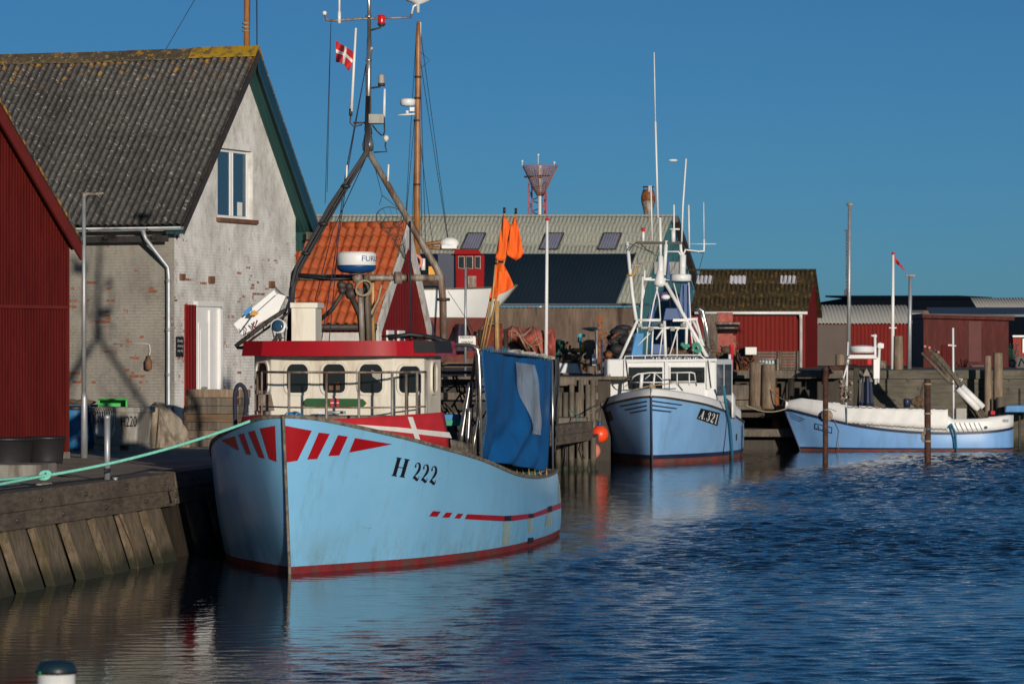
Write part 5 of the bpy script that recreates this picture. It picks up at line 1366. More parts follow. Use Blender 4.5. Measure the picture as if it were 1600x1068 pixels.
for px in (541, 606): 
    mb = MB(); y = (284, 283)[px > 600]; mb.path([G(px, y, -.05), G(px + 1, y - 26, -.05)], .018, 8); mb.build('stub_antenna', m_white, BA)
mb = MB(); mb.path([G(550, 85), G(583, 90)], .008, 5) if False else None; mb.tube(G(578, 76), G(583, 76), .04, n=8); mb.build('camera_lamp', m_galv, BA)
mb = MB()
for a, b in (((517, 36), (511, 300)), ((517, 36), (508, 318))): mb.path([G(*a), G(*b)], .005, 4)
mb.build('halyard', m_cable, BA)
mb = MB()
mb.path([G(572, 100), G(545, 255), G(528, 380, -.3), G(514, 535, -.8)], .009, 5); mb.path([G(571, 108), G(540, 270), G(524, 395, -.3), G(502, 534, -.8)], .009, 5)
mb.path([G(641, 345, -.1), G(640, 540, -.3)], .016, 6); mb.path([G(575, 240), G(520, 360, -.2), G(492, 470)], .008, 4)
mb.path([G(455, 440), G(452, 470, -.4), G(430, 530, -.8), G(400, 560, -1)], .022, 6)
mb.path([G(700, 455), G(730, 500, .5), G(760, 560, 1)], .006, 4)
mb.build('stay_rope', m_navyrope, BA)
# radar with the blue underside
cR = G(557, 432, -.5)
mb = MB(); mb.lathe(cR + up * .02, [(.30, .12), (.325, .16), (.335, .3), (.33, .36), (.29, .395), (.1, .40)], 40); rd = mb.build('radar_dome', m_white, BA)
mb = MB(); mb.lathe(cR + up * .02, [(.12, .03), (.27, .06), (.32, .10), (.332, .145), (.337, .17)], 40); mb.build('blue_base', m_bluepaint, rd)
mb = MB()
for i, chs in enumerate('FURUNO'): pass
cu = bpy.data.curves.new('t', 'FONT'); cu.body = 'FURUNO'; cu.resolution_u = 3; ob = bpy.data.objects.new('t', cu); C.objects.link(ob)
dgr = bpy.context.evaluated_depsgraph_get(); me_ = bpy.data.meshes.new_from_object(ob.evaluated_get(dgr)); bpy.data.objects.remove(ob)
for p in me_.polygons:
    pts = []
    for i in p.vertices:
        x, y = me_.vertices[i].co.x, me_.vertices[i].co.y
        an = -math.pi / 2 + .28 + (x * .155) / .338
        pts.append(cR + Vector((.339 * math.cos(an), .339 * math.sin(an), .255 + y * .13)))
    mb.poly(pts)
mb.build('lettering', m_bluepaint, rd, fixn=False)
mb = MB(); mb.tube(G(566, 535, -.5), G(563, 450, -.5), .05, n=8); mb.tube(G(560, 440, -.5), G(557, 430, -.5), .09, n=10); mb.build('radar_post', m_oldsteel, BA)
mb = MB(); mb.tube(G(572, 430, -.3), G(576, 535, -.3), .06, n=4); mb.build('wooden_post', m_oldwood, BA)
mb = MB(); mb.tube(G(582, 400, .2), G(583, 535, .2), .03, n=6); mb.build('bamboo_pole', m_pole, BA)
mb = MB(); random.seed(4)
for k in range(7): mb.ball(G(540 + random.uniform(-10, 10), 453 + random.uniform(-9, 9), -.45), random.uniform(.05, .12), 8)
mb.path([G(540, 450, -.45), G(520, 482, -.4), G(500, 500, -.3)], .035, 6); mb.path([G(548, 460, -.45), G(562, 492, -.45), G(566, 530, -.4)], .05, 6); mb.build('winch_block', m_dark, BA)
mb = MB()
for k in range(5): mb.ring(G(568, 450, -.55 - .02 * k), .13 + .008 * math.sin(k * 3), .013, hA.n, up * .75 + hA.n * .1 * (k - 2), 24, 6)
tag(mb.build('coiled_line', m_tanrope), 'pale coil of line hanging from the cross bar of the front boat', 'rope')
mb = MB(); mb.path([G(596, 445), G(590, 470), G(578, 492), G(580, 530)], .02, 6); mb.path([G(628, 380, .1), G(606, 450, .1), G(580, 500, .1)], .012, 5); mb.build('loose_rope', m_tanrope, BA)
# cream exhaust casing on the roof
mb = MB(); 
def box_px(mb, x0_, x1_, y0_, y1_, d0, dep, taper=0):
    q = [(X(x0_, d0), d0), (X(x1_, d0), d0)]
    aa = hA.a * dep
    b4 = [Vector((q[0][0], d0, 0)), Vector((q[1][0], d0, 0)) - hA.n * 0, Vector((q[1][0], d0, 0)) + aa, Vector((q[0][0], d0, 0)) + aa]
    mb.hexa([p + up * Z(y1_, d0) for p in b4], [p + up * Z(y0_, d0) for p in b4])
box_px(mb, 455, 493, 479, 534, 63.6, .55); mb.build('exhaust_casing', m_cream, BA, bevel=.012)
mb = MB(); box_px(mb, 453, 496, 472.5, 481, 63.56, .6); mb.build('casing_lid', m_cream, BA, bevel=.01)
mb = MB(); mb.path([P(474, 473, 63.5), P(480, 490, 63.5), P(466, 470, 63.8)], .012, 5)
# searchlight
ax = Matrix.Rotation(R(-20), 3, 'Z') @ Matrix.Rotation(R(80), 3, 'X')
mb = MB(); cS = P(434, 509, 63.3); mb.lathe(cS, [(.11, .0), (.118, .02), (.12, -.10), (.09, -.2), (.04, -.25)][::1], 24, ax=ax); sl_ = mb.build('searchlight', m_white, BA)
mb = MB(); mb.lathe(cS, [(.105, .005), (.10, .024), (.02, .03)], 24, ax=ax); mb.build('lens', m_glassb, sl_)
mb = MB(); mb.tube(cS, P(438, 535, 63.3), .02); mb.path([P(425, 512, 63.3), P(428, 528, 63.3), P(445, 528, 63.3), P(446, 512, 63.3)], .012, 5)
for k in range(4): mb.path([P(426 + k * 6, 520, 63.25), P(430 + k * 5, 527, 63.3), P(424 + k * 7, 534, 63.3)], .01, 4)
mb.build('bracket', m_dark, sl_)
# tilted rack of white boxes over the starboard side
mb = MB()
def quad_box(mb, q, d0, dep):
    mb.prism([P(x, y, d0) for x, y in q], (0, dep, 0))
quad_box(mb, [(364, 506), (394, 480), (428, 452), (431, 457), (436, 462), (374, 520)], 64.2, .35); quad_box(mb, [(374, 521), (394, 494), (434, 458), (447, 462), (434, 490), (406, 505), (383, 526)], 64.0, .3)
fb = mb.build('white_rack_box', m_foam, BA, bevel=.015)
mb = MB(); quad_box(mb, [(380, 487), (393, 477), (394, 484), (384, 493)], 63.95, .04); quad_box(mb, [(394, 485), (402, 488), (398, 492), (390, 490)], 63.9, .04); mb.build('blue_label', m_bluep, fb)
mb = MB(); quad_box(mb, [(390, 492), (397, 484), (404, 489), (400, 493)], 63.85, .04); mb.build('yellow_label', m_yel, fb)
mb = MB(); mb.path([P(370, 539, 63.9), P(395, 520, 63.9), P(424, 498, 63.9), P(446, 484, 63.9)], .035, 8); mb.path([P(368, 537, 63.9), P(372, 543, 63.9), P(388, 543, 63.9)], .03, 6); mb.path([P(384, 537, 63.8), P(428, 505, 63.8), P(452, 488, 63.8)], .02, 6)
random.seed(8)
for k in range(4):
    a = random.uniform(375, 430); mb.path([P(a, 531 - (a - 375) * .6 - 4, 63.85), P(a + 5, 524 - (a - 375) * .6, 63.85), P(a + 2, 533 - (a - 375) * .6, 63.85)], .009, 4)
mb.build('rack_frame', m_dark, BA)
mb = MB()
for k in range(3):
    a = 380 + k * 14; mb.path([P(a, 512 - k * 3 + random.uniform(-3, 3), 63.9), P(a + 5, 514 - k * 3, 63.85), P(a + 3, 522 - k * 3, 63.9)], .01, 4)
mb.path([P(393, 505, 63.8), P(398, 512, 63.8), P(402, 500, 63.8)], .014, 4)
mb.build('red_cord', M('dark_red_cord', (.25, .02, .03), .8), BA)
# after side: steel frame, blue tarpaulin
def gp_(px): return side_pt(px, 700)
mb = MB()
dF = 64.6
mb.path([P(690, 540, 65.3), P(708, 538.5, 65.0), P(733, 539, 64.7), P(741, 541, dF), P(746, 546, dF), P(748, 556, dF), P(750, 600, dF), P(752, 720, dF)], .032, 8)
mb.path([P(744, 552, 64.9), P(745, 620, 64.8), P(747, 722, 64.8)], .022, 8); mb.path([P(747, 650, dF), P(741, 690, dF), P(738, 716, dF)], .016, 6)
mb.path([P(748, 546, dF), P(800, 552, 66.5), P(866, 560, 70.4)], .02, 6)
mb.path([P(863, 563, 70.2), P(864, 735, 70.2)], .02, 8)
mb.build('canopy_frame', m_steel, BA)
def tpnt(a, c):
    px = lerp(752, 862, a); py = lerp(lerp(546, 563, a), lerp(714, 736, a), c)
    d_ = lerp(64.6, 70.3, a)
    fold = .07 * math.sin(a * 9 + c * 3) * (.3 + c) + .03 * math.sin(a * 19 - c * 7) * c + .10 * math.exp(-((a - .45) / .3) ** 2) * math.sin((a * 1.4 + c) * 14) * ss(.5, .9, c) + .02 * math.sin(a * 31 + 4 * c)
    sc_ = .012 * abs(math.sin(a * 40)) * (1 - c) ** 8 * 0
    return P(px, py + 4.0 * math.sin(math.pi * a) * (c - .2), d_) + hA.n * fold
mb = MB(); mb.grid(tpnt, 60, 46); tpo = mb.build('blue_tarpaulin', m_tarp, BA, solid=.01)
mb = MB()
pl = [(.43, .08), (.50, .06), (.70, .12), (.74, .3), (.75, .5), (.76, .70), (.60, .70), (.52, .5), (.45, .3)]
def inpl(a, c):
    l = lerp(.47, .62, ss(0, 1, (c - .06) / .62)); r_ = lerp(.74, .81, (c - .06) / .62)
    return l, r_
def plf(a, c):
    cc = lerp(.07, .69, c); l, r_ = inpl(0, cc); aa = lerp(l, r_, a); q = tpnt(aa, cc); return q + hA.n * (.035 + .02 * math.sin(a * 6 + c * 9)) - hA.a * .01
mb.grid(plf, 14, 24); mb.build('clear_plastic_patch', m_plastic, tpo, fixn=False)
mb = MB()
zz_ = []
for k in range(52):
    p = tpnt(k / 52, 0); zz_.append(p + (up * .07 if k % 2 else up * -.03) + hA.n * .03)
zz_ = [tpnt(0, 1 - k / 44) + (hA.n * .03 if k % 2 else hA.n * -.05) - hA.a * .02 for k in range(44)] + zz_
mb.path(zz_, .007, 4, sm=False)
mb.build('lacing', m_bluerope, tpo)
mb = MB()
for k in range(30):
    a = .40 + .6 * k / 30; p = tpnt(a, -.012); mb.box(p + up * random.uniform(0, .05) + hA.n * .03, (.12, .08, random.uniform(.02, .06)), rz=random.uniform(-.5, .5))
mb.build('rolled_edge', m_tub, tpo)
mb = MB(); mb.grid(lambda a, c: P(lerp(864, 872, a) + 1.2 * math.sin(c * 7), lerp(558, 640 + 50 * a, c), 70.6) + hA.a * .12 * math.sin(a * 8 + c * 3), 8, 16); mb.grid(lambda a, c: P(lerp(862, 868, a) + math.sin(c * 9), lerp(600, 705, c), 70.8) + hA.a * .1 * math.sin(a * 8 + c * 3), 5, 16)
mb.build('dark_curtain', m_greycanvas, BA, solid=.02)
# things in the working deck
def disc_shoot(): pass
mb = MB(); mb.grid(lambda a, c: P(lerp(lerp(732, 741, a), lerp(714, 729, a), c), lerp(597, 690, c), 65.2) - hA.a * .14 * math.sin(math.pi * a), 8, 8); mb.grid(lambda a, c: P(lerp(lerp(731, 739, a), lerp(727, 737, a), c), lerp(637, 692, c), 65.0) - hA.a * .1 * math.sin(math.pi * a), 6, 6)
mb.build('steel_chute', m_steel, BA, solid=.015)
tag_ = MB(); tag_.path([P(746, 540, 65.6), P(738, 590, 65.6), P(731, 632, 65.5)], .03, 8); tag_.build('wooden_tiller', m_oar, BA)
mb = MB(); random.seed(12)
for (y0_, hh) in ((568, 4), (579, 5), (592, 10)): mb.hexa([P(688, y0_ + hh, 66.6), P(750, y0_ + hh, 66.6), P(750, y0_ + hh, 67), P(688, y0_ + hh, 67)], [P(688, y0_, 66.6), P(750, y0_, 66.6), P(750, y0_, 67), P(688, y0_, 67)])
for k in range(22): 
    a = Vector(P(random.uniform(690, 745), random.uniform(600, 660), 66.4)); mb.path([a, a + Vector((random.uniform(-.2, .2), random.uniform(-.1, .3), random.uniform(-.3, .3))), a + Vector((random.uniform(-.3, .3), 0, random.uniform(-.3, .3)))], .02, 5)
mb.build('net_drum', m_dark, BA)
mb = MB(); box_l(mb, 7.2, 9.5, -1.5, .9, 1.0, 2.15); mb.build('fish_hold_cover', m_darkw, BA)
mb = MB(); mb.box(P(704, 653, 65.9), (.36, .4, .14)); mb.build('fish_box', m_bluep, BA, bevel=.01)
mb = MB(); mb.box(P(704, 660, 65.85), (.4, .4, .1)); mb.build('fish_box', M('sea_green_plastic', (.02, .30, .2), .6), BA, bevel=.01)
mb = MB()
for k in range(16): mb.box(P(786 + k * 4.6, 733 + (k * .4 if k < 8 else 4), 67.0 + k * .2) - hA.n * .25, (.16, .12, .3), rz=k)
mb.build('net_bundle', m_netg, BA)
mb = MB()
for k in range(7): mb.tube(P(800 + k * 9, 741, 68), P(797 + k * 9.5, 728 + (k % 3) * 3, 68.3), .012, n=5)
mb.build('float_stick', m_pole, BA)
# landing net hanging from the gantry
mb = MB(); cN = G(609, 340, -.3); mb.ring(cN, .235, .009, (1, .25, 0), (0, -.55, .62), 28, 5)
for k in range(12):
    a = 2 * math.pi * k / 12; p = cN + Vector((1, .25, 0)).normalized() * .235 * math.cos(a) + Vector((0, -.66, .75)) * .235 * math.sin(a)
    mb.path([p, p.lerp(G(628, 385, -.2), .6) + up * -.02, G(636, 412, -.1)], .004, 3)
for j in range(1, 6):
    mb.path([(cN + Vector((1, .25, 0)).normalized() * .235 * math.cos(a) + Vector((0, -.66, .75)) * .235 * math.sin(a)).lerp(G(636, 412, -.1), j / 6) for a in [2 * math.pi * k / 12 for k in range(13)]], .004, 3)
mb.path([G(583, 250), G(597, 305, -.2), G(593, 320, -.3)], .006, 4); mb.path([G(597, 305, -.2), G(622, 325, -.3)], .006, 4)
tag(mb.build('landing_net', m_netmesh), 'round landing net hanging from the mast of the front boat', 'net')
# danish flag on the halyard
def dflag(a, c):
    # a: hoist to fly, c: top to bottom
    x = lerp(524.5, lerp(552, 545, c ** 2), a); y = lerp(63, 96.5, c) + a * 18 * (1 - .62 * c)
    if a > .62: y += (a - .62) * 20 * c
    return P(x, y, 65.1) + Vector((0, .12 * math.sin(a * 7 + c * 2.2), 0))
mb = MB(); NX, NY = 24, 18
mb.grid(dflag, NX, NY, mif=lambda i, j: 1 if (7 <= j <= 9 or 12 <= i <= 14) else 0)
tag(mb.build('danish_flag', [m_danred, m_danwhite], solid=.004), 'small red flag with a white cross flying from the front boat mast', 'flag')
# orange marker flags
def cloth(mb, px, d0, ph=0, amp=.07, n=18):
    cx_ = sum(p[0] for p in px) / len(px); cy_ = sum(p[1] for p in px) / len(px)
    k = len(px); per = []
    for i in range(k):
        a, b = px[i], px[(i + 1) % k]; m_ = max(1, int(math.hypot(a[0] - b[0], a[1] - b[1]) / 4))
        per += [(lerp(a[0], b[0], j / m_), lerp(a[1], b[1], j / m_)) for j in range(m_)]
    R_ = 6; ids = []
    for r in range(R_ + 1):
        t = r / R_
        ids.append([mb.V(P(lerp(cx_, x, t), lerp(cy_, y, t), d0 + amp * math.sin(lerp(cx_, x, t) * .33 + lerp(cy_, y, t) * .06 + ph) + amp * .5 * math.sin(lerp(cx_, x, t) * .9 + ph * 2))) for x, y in per])
    for r in range(R_):
        for j in range(len(per)):
            l = (j + 1) % len(per); mb.face([ids[r][j], ids[r][l], ids[r + 1][l], ids[r + 1][j]], 0, True)
dO = 68.0
specs = [([(787, 336), (792, 342), (798, 352), (793, 373), (790, 407), (783, 408), (774, 405), (777, 385), (781, 366)], [(789, 325), (774, 430), (750, 545)], 'tall narrow orange marker flag at the top left of the three'),
         ([(806, 338), (812, 365), (818, 395), (814, 402), (806, 407), (792, 398), (792, 380), (798, 352)], [(807, 326), (785, 420), (759, 545)], 'broad orange marker flag on the right of the pair at the top'),
         ([(776, 410), (786, 411), (796, 430), (802, 444), (802, 449), (790, 456), (779, 460), (776, 467), (764, 466), (768, 450), (771, 436)], [(775, 405), (769, 470), (754, 545)], 'orange marker flag hanging below the other two')]
for k, (pg, pole, lab) in enumerate(specs):
    dO = 68.0 if k < 2 else 67.45
    fe = empty('marker_flag', P(pole[-1][0], pole[-1][1], dO + k * .15), lab, 'marker flag', 'orange marker flags on the front boat')
    mb = MB(); cloth(mb, pg, dO + k * .15, k * 1.7, .045); mb.build('flag', m_orange, fe, solid=.004)
    mb = MB(); mb.path([P(x, y, dO + .02 + k * .15) for x, y in pole], .018, 6); mb.build('pole', m_pole, fe)
    mb = MB(); x, y = pole[0]; mb.lathe(P(x - 1, y + 8, dO + k * .15), [(.022, 0), (.022, .1)], 8); mb.build('tape', m_black, fe)
tag((lambda mb: (mb.path([P(776, 470, 70), P(776.5, 555, 70)], .05, 6), mb.build('wooden_stake', m_pole))[1])(MB()), 'pale upright stake standing behind the orange marker flags', 'stake')

# ---------------------------------------------------------------- the second boat
hB = Hull((4.36, 119.3, 0), 7, [
    (-.35, 0, 2.04, 0, 0), (.1, .5, 1.99, .5, .35), (1.6, 1.4, 1.80, 1.8, .95), (3.0, 1.85, 1.62, 3.1, 1.45), (4.8, 2.15, 1.42, 4.9, 1.95), (6.8, 2.28, 1.22, 6.8, 2.2), (9, 2.28, 1.10, 9.1, 2.22), (11.6, 2.1, 1.05, 11.9, 2.08)], .12, .03)
BB = empty('fishing_boat', hB.T(Vector((6, 0, 0))), 'sky blue and white fishing boat marked A.321 seen bow on', 'fishing boat')
hB.build(BB, m_hullA, m_bootb, m_dark, .10, .07)
LB_ = hB.T
mb = MB()
for side in (1, -1): mb.grid(lambda a, c: hB.w(a, lerp(.12, .25, c), side, .006), 50, 1)
mb.build('dark_waterline_stripe', m_navy, BB, fixn=False)
# white whaleback bow bulwark on top of the rubbing strake
mb = MB()
for side in (1, -1):
    def wb(a, c):
        u_ = a * .62; r_ = hB.row(u_); hh = lerp(.24, .30, a) * ss(1.0, .82, a) ** .5 if a > .82 else lerp(.24, .30, a)
        return LB_(Vector((r_[0] + .10 * c, side * max(0, r_[1] - .03 - .10 * c), r_[2] + .04 + hh * c)))
    mb.grid(wb, 40, 4)
mb.build('white_bulwark', m_white, BB, solid=.03)
mb = MB(); mb.grid(lambda a, c: (lambda r_: LB_(Vector((r_[0] + .1, lerp(-1, 1, c) * max(0, r_[1] - .13), r_[2] + .27 - .1 * abs(2 * c - 1)))))(hB.row(a * .34)), 16, 8); mb.build('foredeck', m_white, BB)
def c3(x, y): return (900 + x / 4.853, 520 + y / 4.853)
mb = MB()
for q in ([(562, 508), (806, 542), (795, 550), (562, 520)], [(562, 541), (768, 569), (757, 577), (562, 553)], [(562, 574), (726, 593), (714, 602), (562, 587)]):
    hB.patch(mb, [c3(*p) for p in q], 1, 6, 1, .01)
for q in ([(332, 550), (540, 512), (540, 524), (345, 560)], [(368, 578), (540, 545), (540, 557), (380, 588)], [(408, 602), (540, 576), (540, 588), (418, 611)]):
    hB.patch(mb, [c3(*p) for p in q], -1, 6, 1, .01)
mb.build('bow_stripe', m_navy, BB, fixn=False)
mb = MB(); hB.patch(mb, [c3(945, 570), c3(1090, 605), c3(1070, 705), c3(912, 650)], 1, 8, 4, .012); plt = mb.build('number_plate', m_black, BB, fixn=False)
mb = MB(); hull_text(hB, mb, 'A.321', [c3(952, 588), c3(1084, 618), c3(1066, 692), c3(924, 642)], 1, [1.15, .5, 1, 1, .8], .02); mb.build('registration_number', m_white, plt, fixn=False)
mb = MB(); hB.patch(mb, [c3(205, 610), c3(262, 590), c3(285, 655), c3(230, 690)], -1, 6, 4, .012); mb.build('number_plate', m_black, BB, fixn=False)
mb = MB(); hB.patch(mb, [c3(1211, 765), c3(1221, 763), c3(1220, 812), c3(1211, 815)], 1, 1, 2, .01); mb.build('scupper', m_black, BB, fixn=False)
mb = MB(); 
for px0, x1_ in ((1255, 1262),): hB.patch(mb, [c3(1255, 700), c3(1261, 702), c3(1258, 900), c3(1252, 900)], 1, 1, 8, .012)
mb.path([hB.w(*hB.inv(*c3(1140, 640), 1), 1, .02), hB.w(*hB.inv(*c3(1128, 780), 1), 1, .02), hB.w(*hB.inv(*c3(1110, 925), 1), 1, .02)], .012, 4)
mb.build('hull_line', m_black, BB, fixn=False)
# wheelhouse B: front with cream corner panels
plb = [(3.3, -1.72), (3.3, 1.45), (3.5, 1.74), (6.5, 2.08), (6.5, -1.9), (3.55, -1.85)]
zt_, zb_ = 3.22, 1.5
mb = MB(); mb.prism([LB_(Vector((s, y, zb_))) for s, y in plb], (0, 0, zt_ - zb_)); wb_ = mb.build('wheelhouse', m_white, BB, bevel=.06)
def FB(px, py, o_=0):
    kx = (px - 800) / F; q0 = LB_(Vector((3.3 - o_, 0, 0))); dr = hB.n
    tt = (kx * q0.y - q0.x) / (dr.x - kx * dr.y); p = q0 + dr * tt; p.z = Z(py, p.y); return p
for (x0_, x1_, y0_, y1_) in ((982, 1035, 573.5, 608), (1048, 1101, 573.5, 598)):
    mb = MB(); mb.prism([FB(x0_ - 2, y1_ + 2, 0), FB(x1_ + 2, y1_ + 2, 0), FB(x1_ + 2, y0_ - 2, 0), FB(x0_ - 2, y0_ - 2, 0)], -hB.a * .05); w_ = mb.build('window', m_white, wb_)
    mb = MB(); mb.prism([FB(x0_, y1_, .051), FB(x1_, y1_, .051), FB(x1_, y0_, .051), FB(x0_, y0_, .051)], -hB.a * .006); mb.build('pane', m_glass, w_)
def facet(p0, p1, f0, f1, z0, z1, m, nm, par, o_=.012):
    a = LB_(Vector((*p0, 0))); b = LB_(Vector((*p1, 0))); rt = b - a; nn = rt.cross(up).normalized() * o_
    mb = MB(); mb.poly([a + rt * f0 + up * z0 + nn, a + rt * f1 + up * z0 + nn, a + rt * f1 + up * z1 + nn, a + rt * f0 + up * z1 + nn]); return mb.build(nm, m, par, fixn=False)
facet(plb[2], plb[3], .04, .42, 2.05, 3.05, m_glassb, 'side_window', wb_); facet(plb[2], plb[3], .5, .9, 2.05, 3.05, m_glassb, 'side_window', wb_)
for px in (978, 1042, 1107): 
    mb = MB(); mb.prism([FB(px - 3, 608, .02), FB(px + 3, 608, .02), FB(px + 3, 562, .02), FB(px - 3, 562, .02)], -hB.a * .05); mb.build('corner_post', m_white, wb_)
mb = MB(); mb.prism([FB(977, 562, .1), FB(1120, 560, .1), FB(1120, 564, .1), FB(977, 566, .1)], hB.a * .2); mb.build('eyebrow', m_white, wb_)
for pts in ([(1106, 562), (1109, 590), (1111, 606)], [(978, 562), (983, 606)]):
    mb = MB(); mb.path([FB(x, y, .09) for x, y in pts], .02, 5); mb.build('canvas_lacing', m_dark, wb_)
mb = MB(); mb.prism([FB(977, 562.5, -.3), FB(1115, 562.5, -.3), FB(1115, 557, -.3), FB(977, 557, -.3)], hB.a * .04); nbd = mb.build('name_board', m_navy, BB)
flat_text('LIS JYTTE DUE', FB(1020, 561.5, -.29), hB.n, up, .075, m_white, nbd, width=1.45)
mb = MB(); mb.path([FB(975, 562, -.2), FB(977, 556, -.2), FB(1030, 554.5, -.2), FB(1094, 554.5, -.2), FB(1104, 562, -.2)], .022, 6)
for px in (988, 1008): mb.path([FB(px, 562, -.2), FB(px, 556, -.2)], .015, 5)
mb.build('roof_rail', m_white, BB)
# bow pulpit
d_ = 120.8
def PB(px, py, dd=0): return P(px, py, d_ + dd)
mb = MB()
mb.path([PB(985, 596, .5), PB(990, 588), PB(997, 584), PB(1015, 582), PB(1036, 582)], .024, 6); mb.path([PB(985, 597, .5), PB(1000, 597), PB(1036, 597)], .018, 6)
mb.path([PB(1048, 582), PB(1080, 581.5), PB(1085, 583), PB(1088, 602, .5)], .024, 6); mb.path([PB(1048, 596), PB(1087, 595.5)], .018, 6)
for px in (1058, 1077): mb.path([PB(px, 582), PB(px, 602)], .02, 6)
mb.path([PB(1023, 582), PB(1021, 603)], .03, 6); mb.path([PB(1025, 584), PB(1036, 594)], .015, 5)
mb.path([PB(1003, 584), PB(1001, 606)], .06, 6); mb.path([PB(1008, 592), PB(1016, 585)], .012, 5)
mb.build('pulpit', m_white, BB)
mb = MB(); mb.ball(PB(1018, 603), .1, 8); mb.path([PB(988, 609), PB(1005, 605), PB(1018, 602), PB(1040, 600), PB(1060, 596)], .02, 5); mb.path([PB(1016, 603), PB(1020, 607), PB(1024, 604)], .03, 5); mb.build('bow_rope', m_tanrope, BB)
# mast house and tubes above
dM = 124.5
def MM(px, py, dd=0): return P(px, py, dM + dd)
def tubes(lst, nm, m, par, n=8):
    mb = MB()
    for pts, r_ in lst: mb.path([MM(*p) for p in pts], r_, n)
    return mb.build(nm, m, par)
tubes([([(968, 562), (996, 500)], .05), ([(996, 500), (1032, 500)], .05), ([(980, 378, .4), (988, 460, .2), (994, 500)], .06), ([(1106, 560), (1086, 524), (1040, 442)], .065),
       ([(1040, 560), (1038, 500)], .05), ([(1072, 545), (1073, 500)], .05), ([(1002, 512), (1035, 512), (1076, 512)], .04), ([(1004, 432), (1003, 470), (1001, 505), (1002, 510)], .04), ([(1004, 445), (1006, 455), (1003, 470)], .04),
       ([(1032, 500), (1030, 470), (1025, 445)], .022), ([(1018, 560), (1020, 515)], .03), ([(1025, 530), (1035, 515)], .03), ([(996, 500), (996, 520)], .02),
       ([(1082, 500, 1), (1092, 520, 1), (1105, 558, 1)], .05), ([(1088, 500), (1096, 530)], .04), ([(1007, 422), (1007, 437), (1030, 437)], .04), ([(1058, 500), (1090, 498)], .05)], 'mast_frame', m_white, BB)
tubes([([(1089, 485, 1), (1093, 482, 1), (1098, 486, 1), (1104, 512, 1), (1109, 556, 1)], .06), ([(1092, 484, 1), (1098, 500, 1), (1104, 530, 1)], .05)], 'davit', m_steel, BB)
mb = MB(); mb.path([MM(1032, 400), MM(1032, 445)], .085, 8); mb.path([MM(1041, 376), MM(1038, 430)], .06, 8); mb.path([MM(1026, 436), MM(1046, 436)], .04, 6); mb.build('centre_mast', m_white, BB)
mb = MB(); mb.lathe(MM(1031, 448), [(.10, 0), (.2, .08), (.19, .16), (.13, .36), (.06, .62)], 14); mb.build('white_cowl', m_white, BB)
tubes([([(1032, 400), (1032, 378), (1031, 340)], .05)], 'mast_tube', m_white, BB)
mb = MB(); mb.box(MM(1030, 379.5), (1.45, .1, .09)); mb.path([MM(996, 378), MM(989, 383), (MM(982, 392))], .02, 5); mb.path([MM(1001, 381), MM(1010, 390), MM(1022, 395)], .018, 5); mb.build('aerial_beam', m_dark, BB)
tubes([([(1028, 340), (1024, 190)], .035), ([(1024, 190), (1022, 82)], .018)], 'tall_whip_antenna', m_white, BB)
for pts, r_ in (([(1065, 378), (1067, 320), (1072, 248)], .03), ([(1077, 388), (1076, 320)], .028), ([(1053, 376), (1053, 320)], .03), ([(1100, 378), (1099.5, 316)], .014), ([(1019, 376), (1017, 290)], .025), ([(1005, 377), (1005, 362)], .05), ([(1014, 300), (1014.2, 290)], .02)):
    tubes([(pts, r_)], 'antenna', m_white, BB)
for pts_, r_ in (([(1096, 556), (1060, 470), (1052, 440)], .02), ([(1010, 556), (1012, 520), (1022, 470), (1030, 440)], .022), ([(1046, 556), (1058, 516), (1072, 500)], .025), ([(1084, 556), (1080, 520), (1076, 440)], .022),
        ([(1036, 512), (1030, 560)], .02), ([(1002, 436), (1018, 434)], .03), ([(1058, 520), (1058, 558)], .02), ([(996, 540), (1016, 520)], .018), ([(1092, 556), (1094, 530), (1088, 500)], .022)):
    tubes([(pts_, r_)], 'frame_tube', m_white, BB)
for pts_ in ([(1031, 382), (1012, 440), (985, 560)], [(1066, 400), (1090, 470), (1108, 556)], [(1033, 382), (1046, 450), (1050, 556)], [(1066, 392), (1040, 440), (1020, 500)], [(982, 380), (1012, 392), (1030, 402)], [(1100, 392), (1085, 450), (1080, 500)], [(1060, 378), (1045, 398), (1035, 420)]):
    tubes([(pts_, .009)], 'stay_wire', m_dark, BB, 4)
for k in range(5):
    mb = MB(); mb.box(MM(1000 + k * 17, 508 + (k % 2) * 6, -.1), (.14, .14, .12), rz=k); mb.build('deck_floodlight', m_tub, BB, bevel=.015)
mb = MB(); mb.lathe(MM(1005, 363), [(.04, 0), (.06, .06), (.06, .14), (.04, .16)], 10); mb.build('red_lantern', m_danred, BB)
tubes([([(1066, 432), (1067, 398)], .11), ([(1067, 400), (1064, 392), (1063, 378)], .05), ([(1067, 400), (1071, 390), (1092, 393), (1100, 392), (1100, 374)], .035), ([(1040, 393), (1060, 393), (1066, 402)], .025), ([(1078, 381), (1119, 381)], .012), ([(1052, 378), (1052, 360)], .07), ([(1047, 358), (1062, 358)], .03)], 'aerial_mast', m_white, BB)
tubes([([(1066, 382), (1074, 392), (1098, 394)], .03)], 'aerial_cable', m_dark, BB)
mb = MB(); mb.lathe(MM(1064, 440), [(.25, 0), (.33, .03), (.335, .2), (.3, .24)], 28); rdb = mb.build('radar_dome', m_white, BB); 
mb = MB(); mb.lathe(MM(1064, 442), [(.2, 0), (.3, .03), (.33, .06)], 28); mb.build('blue_base', m_bluepaint, rdb)
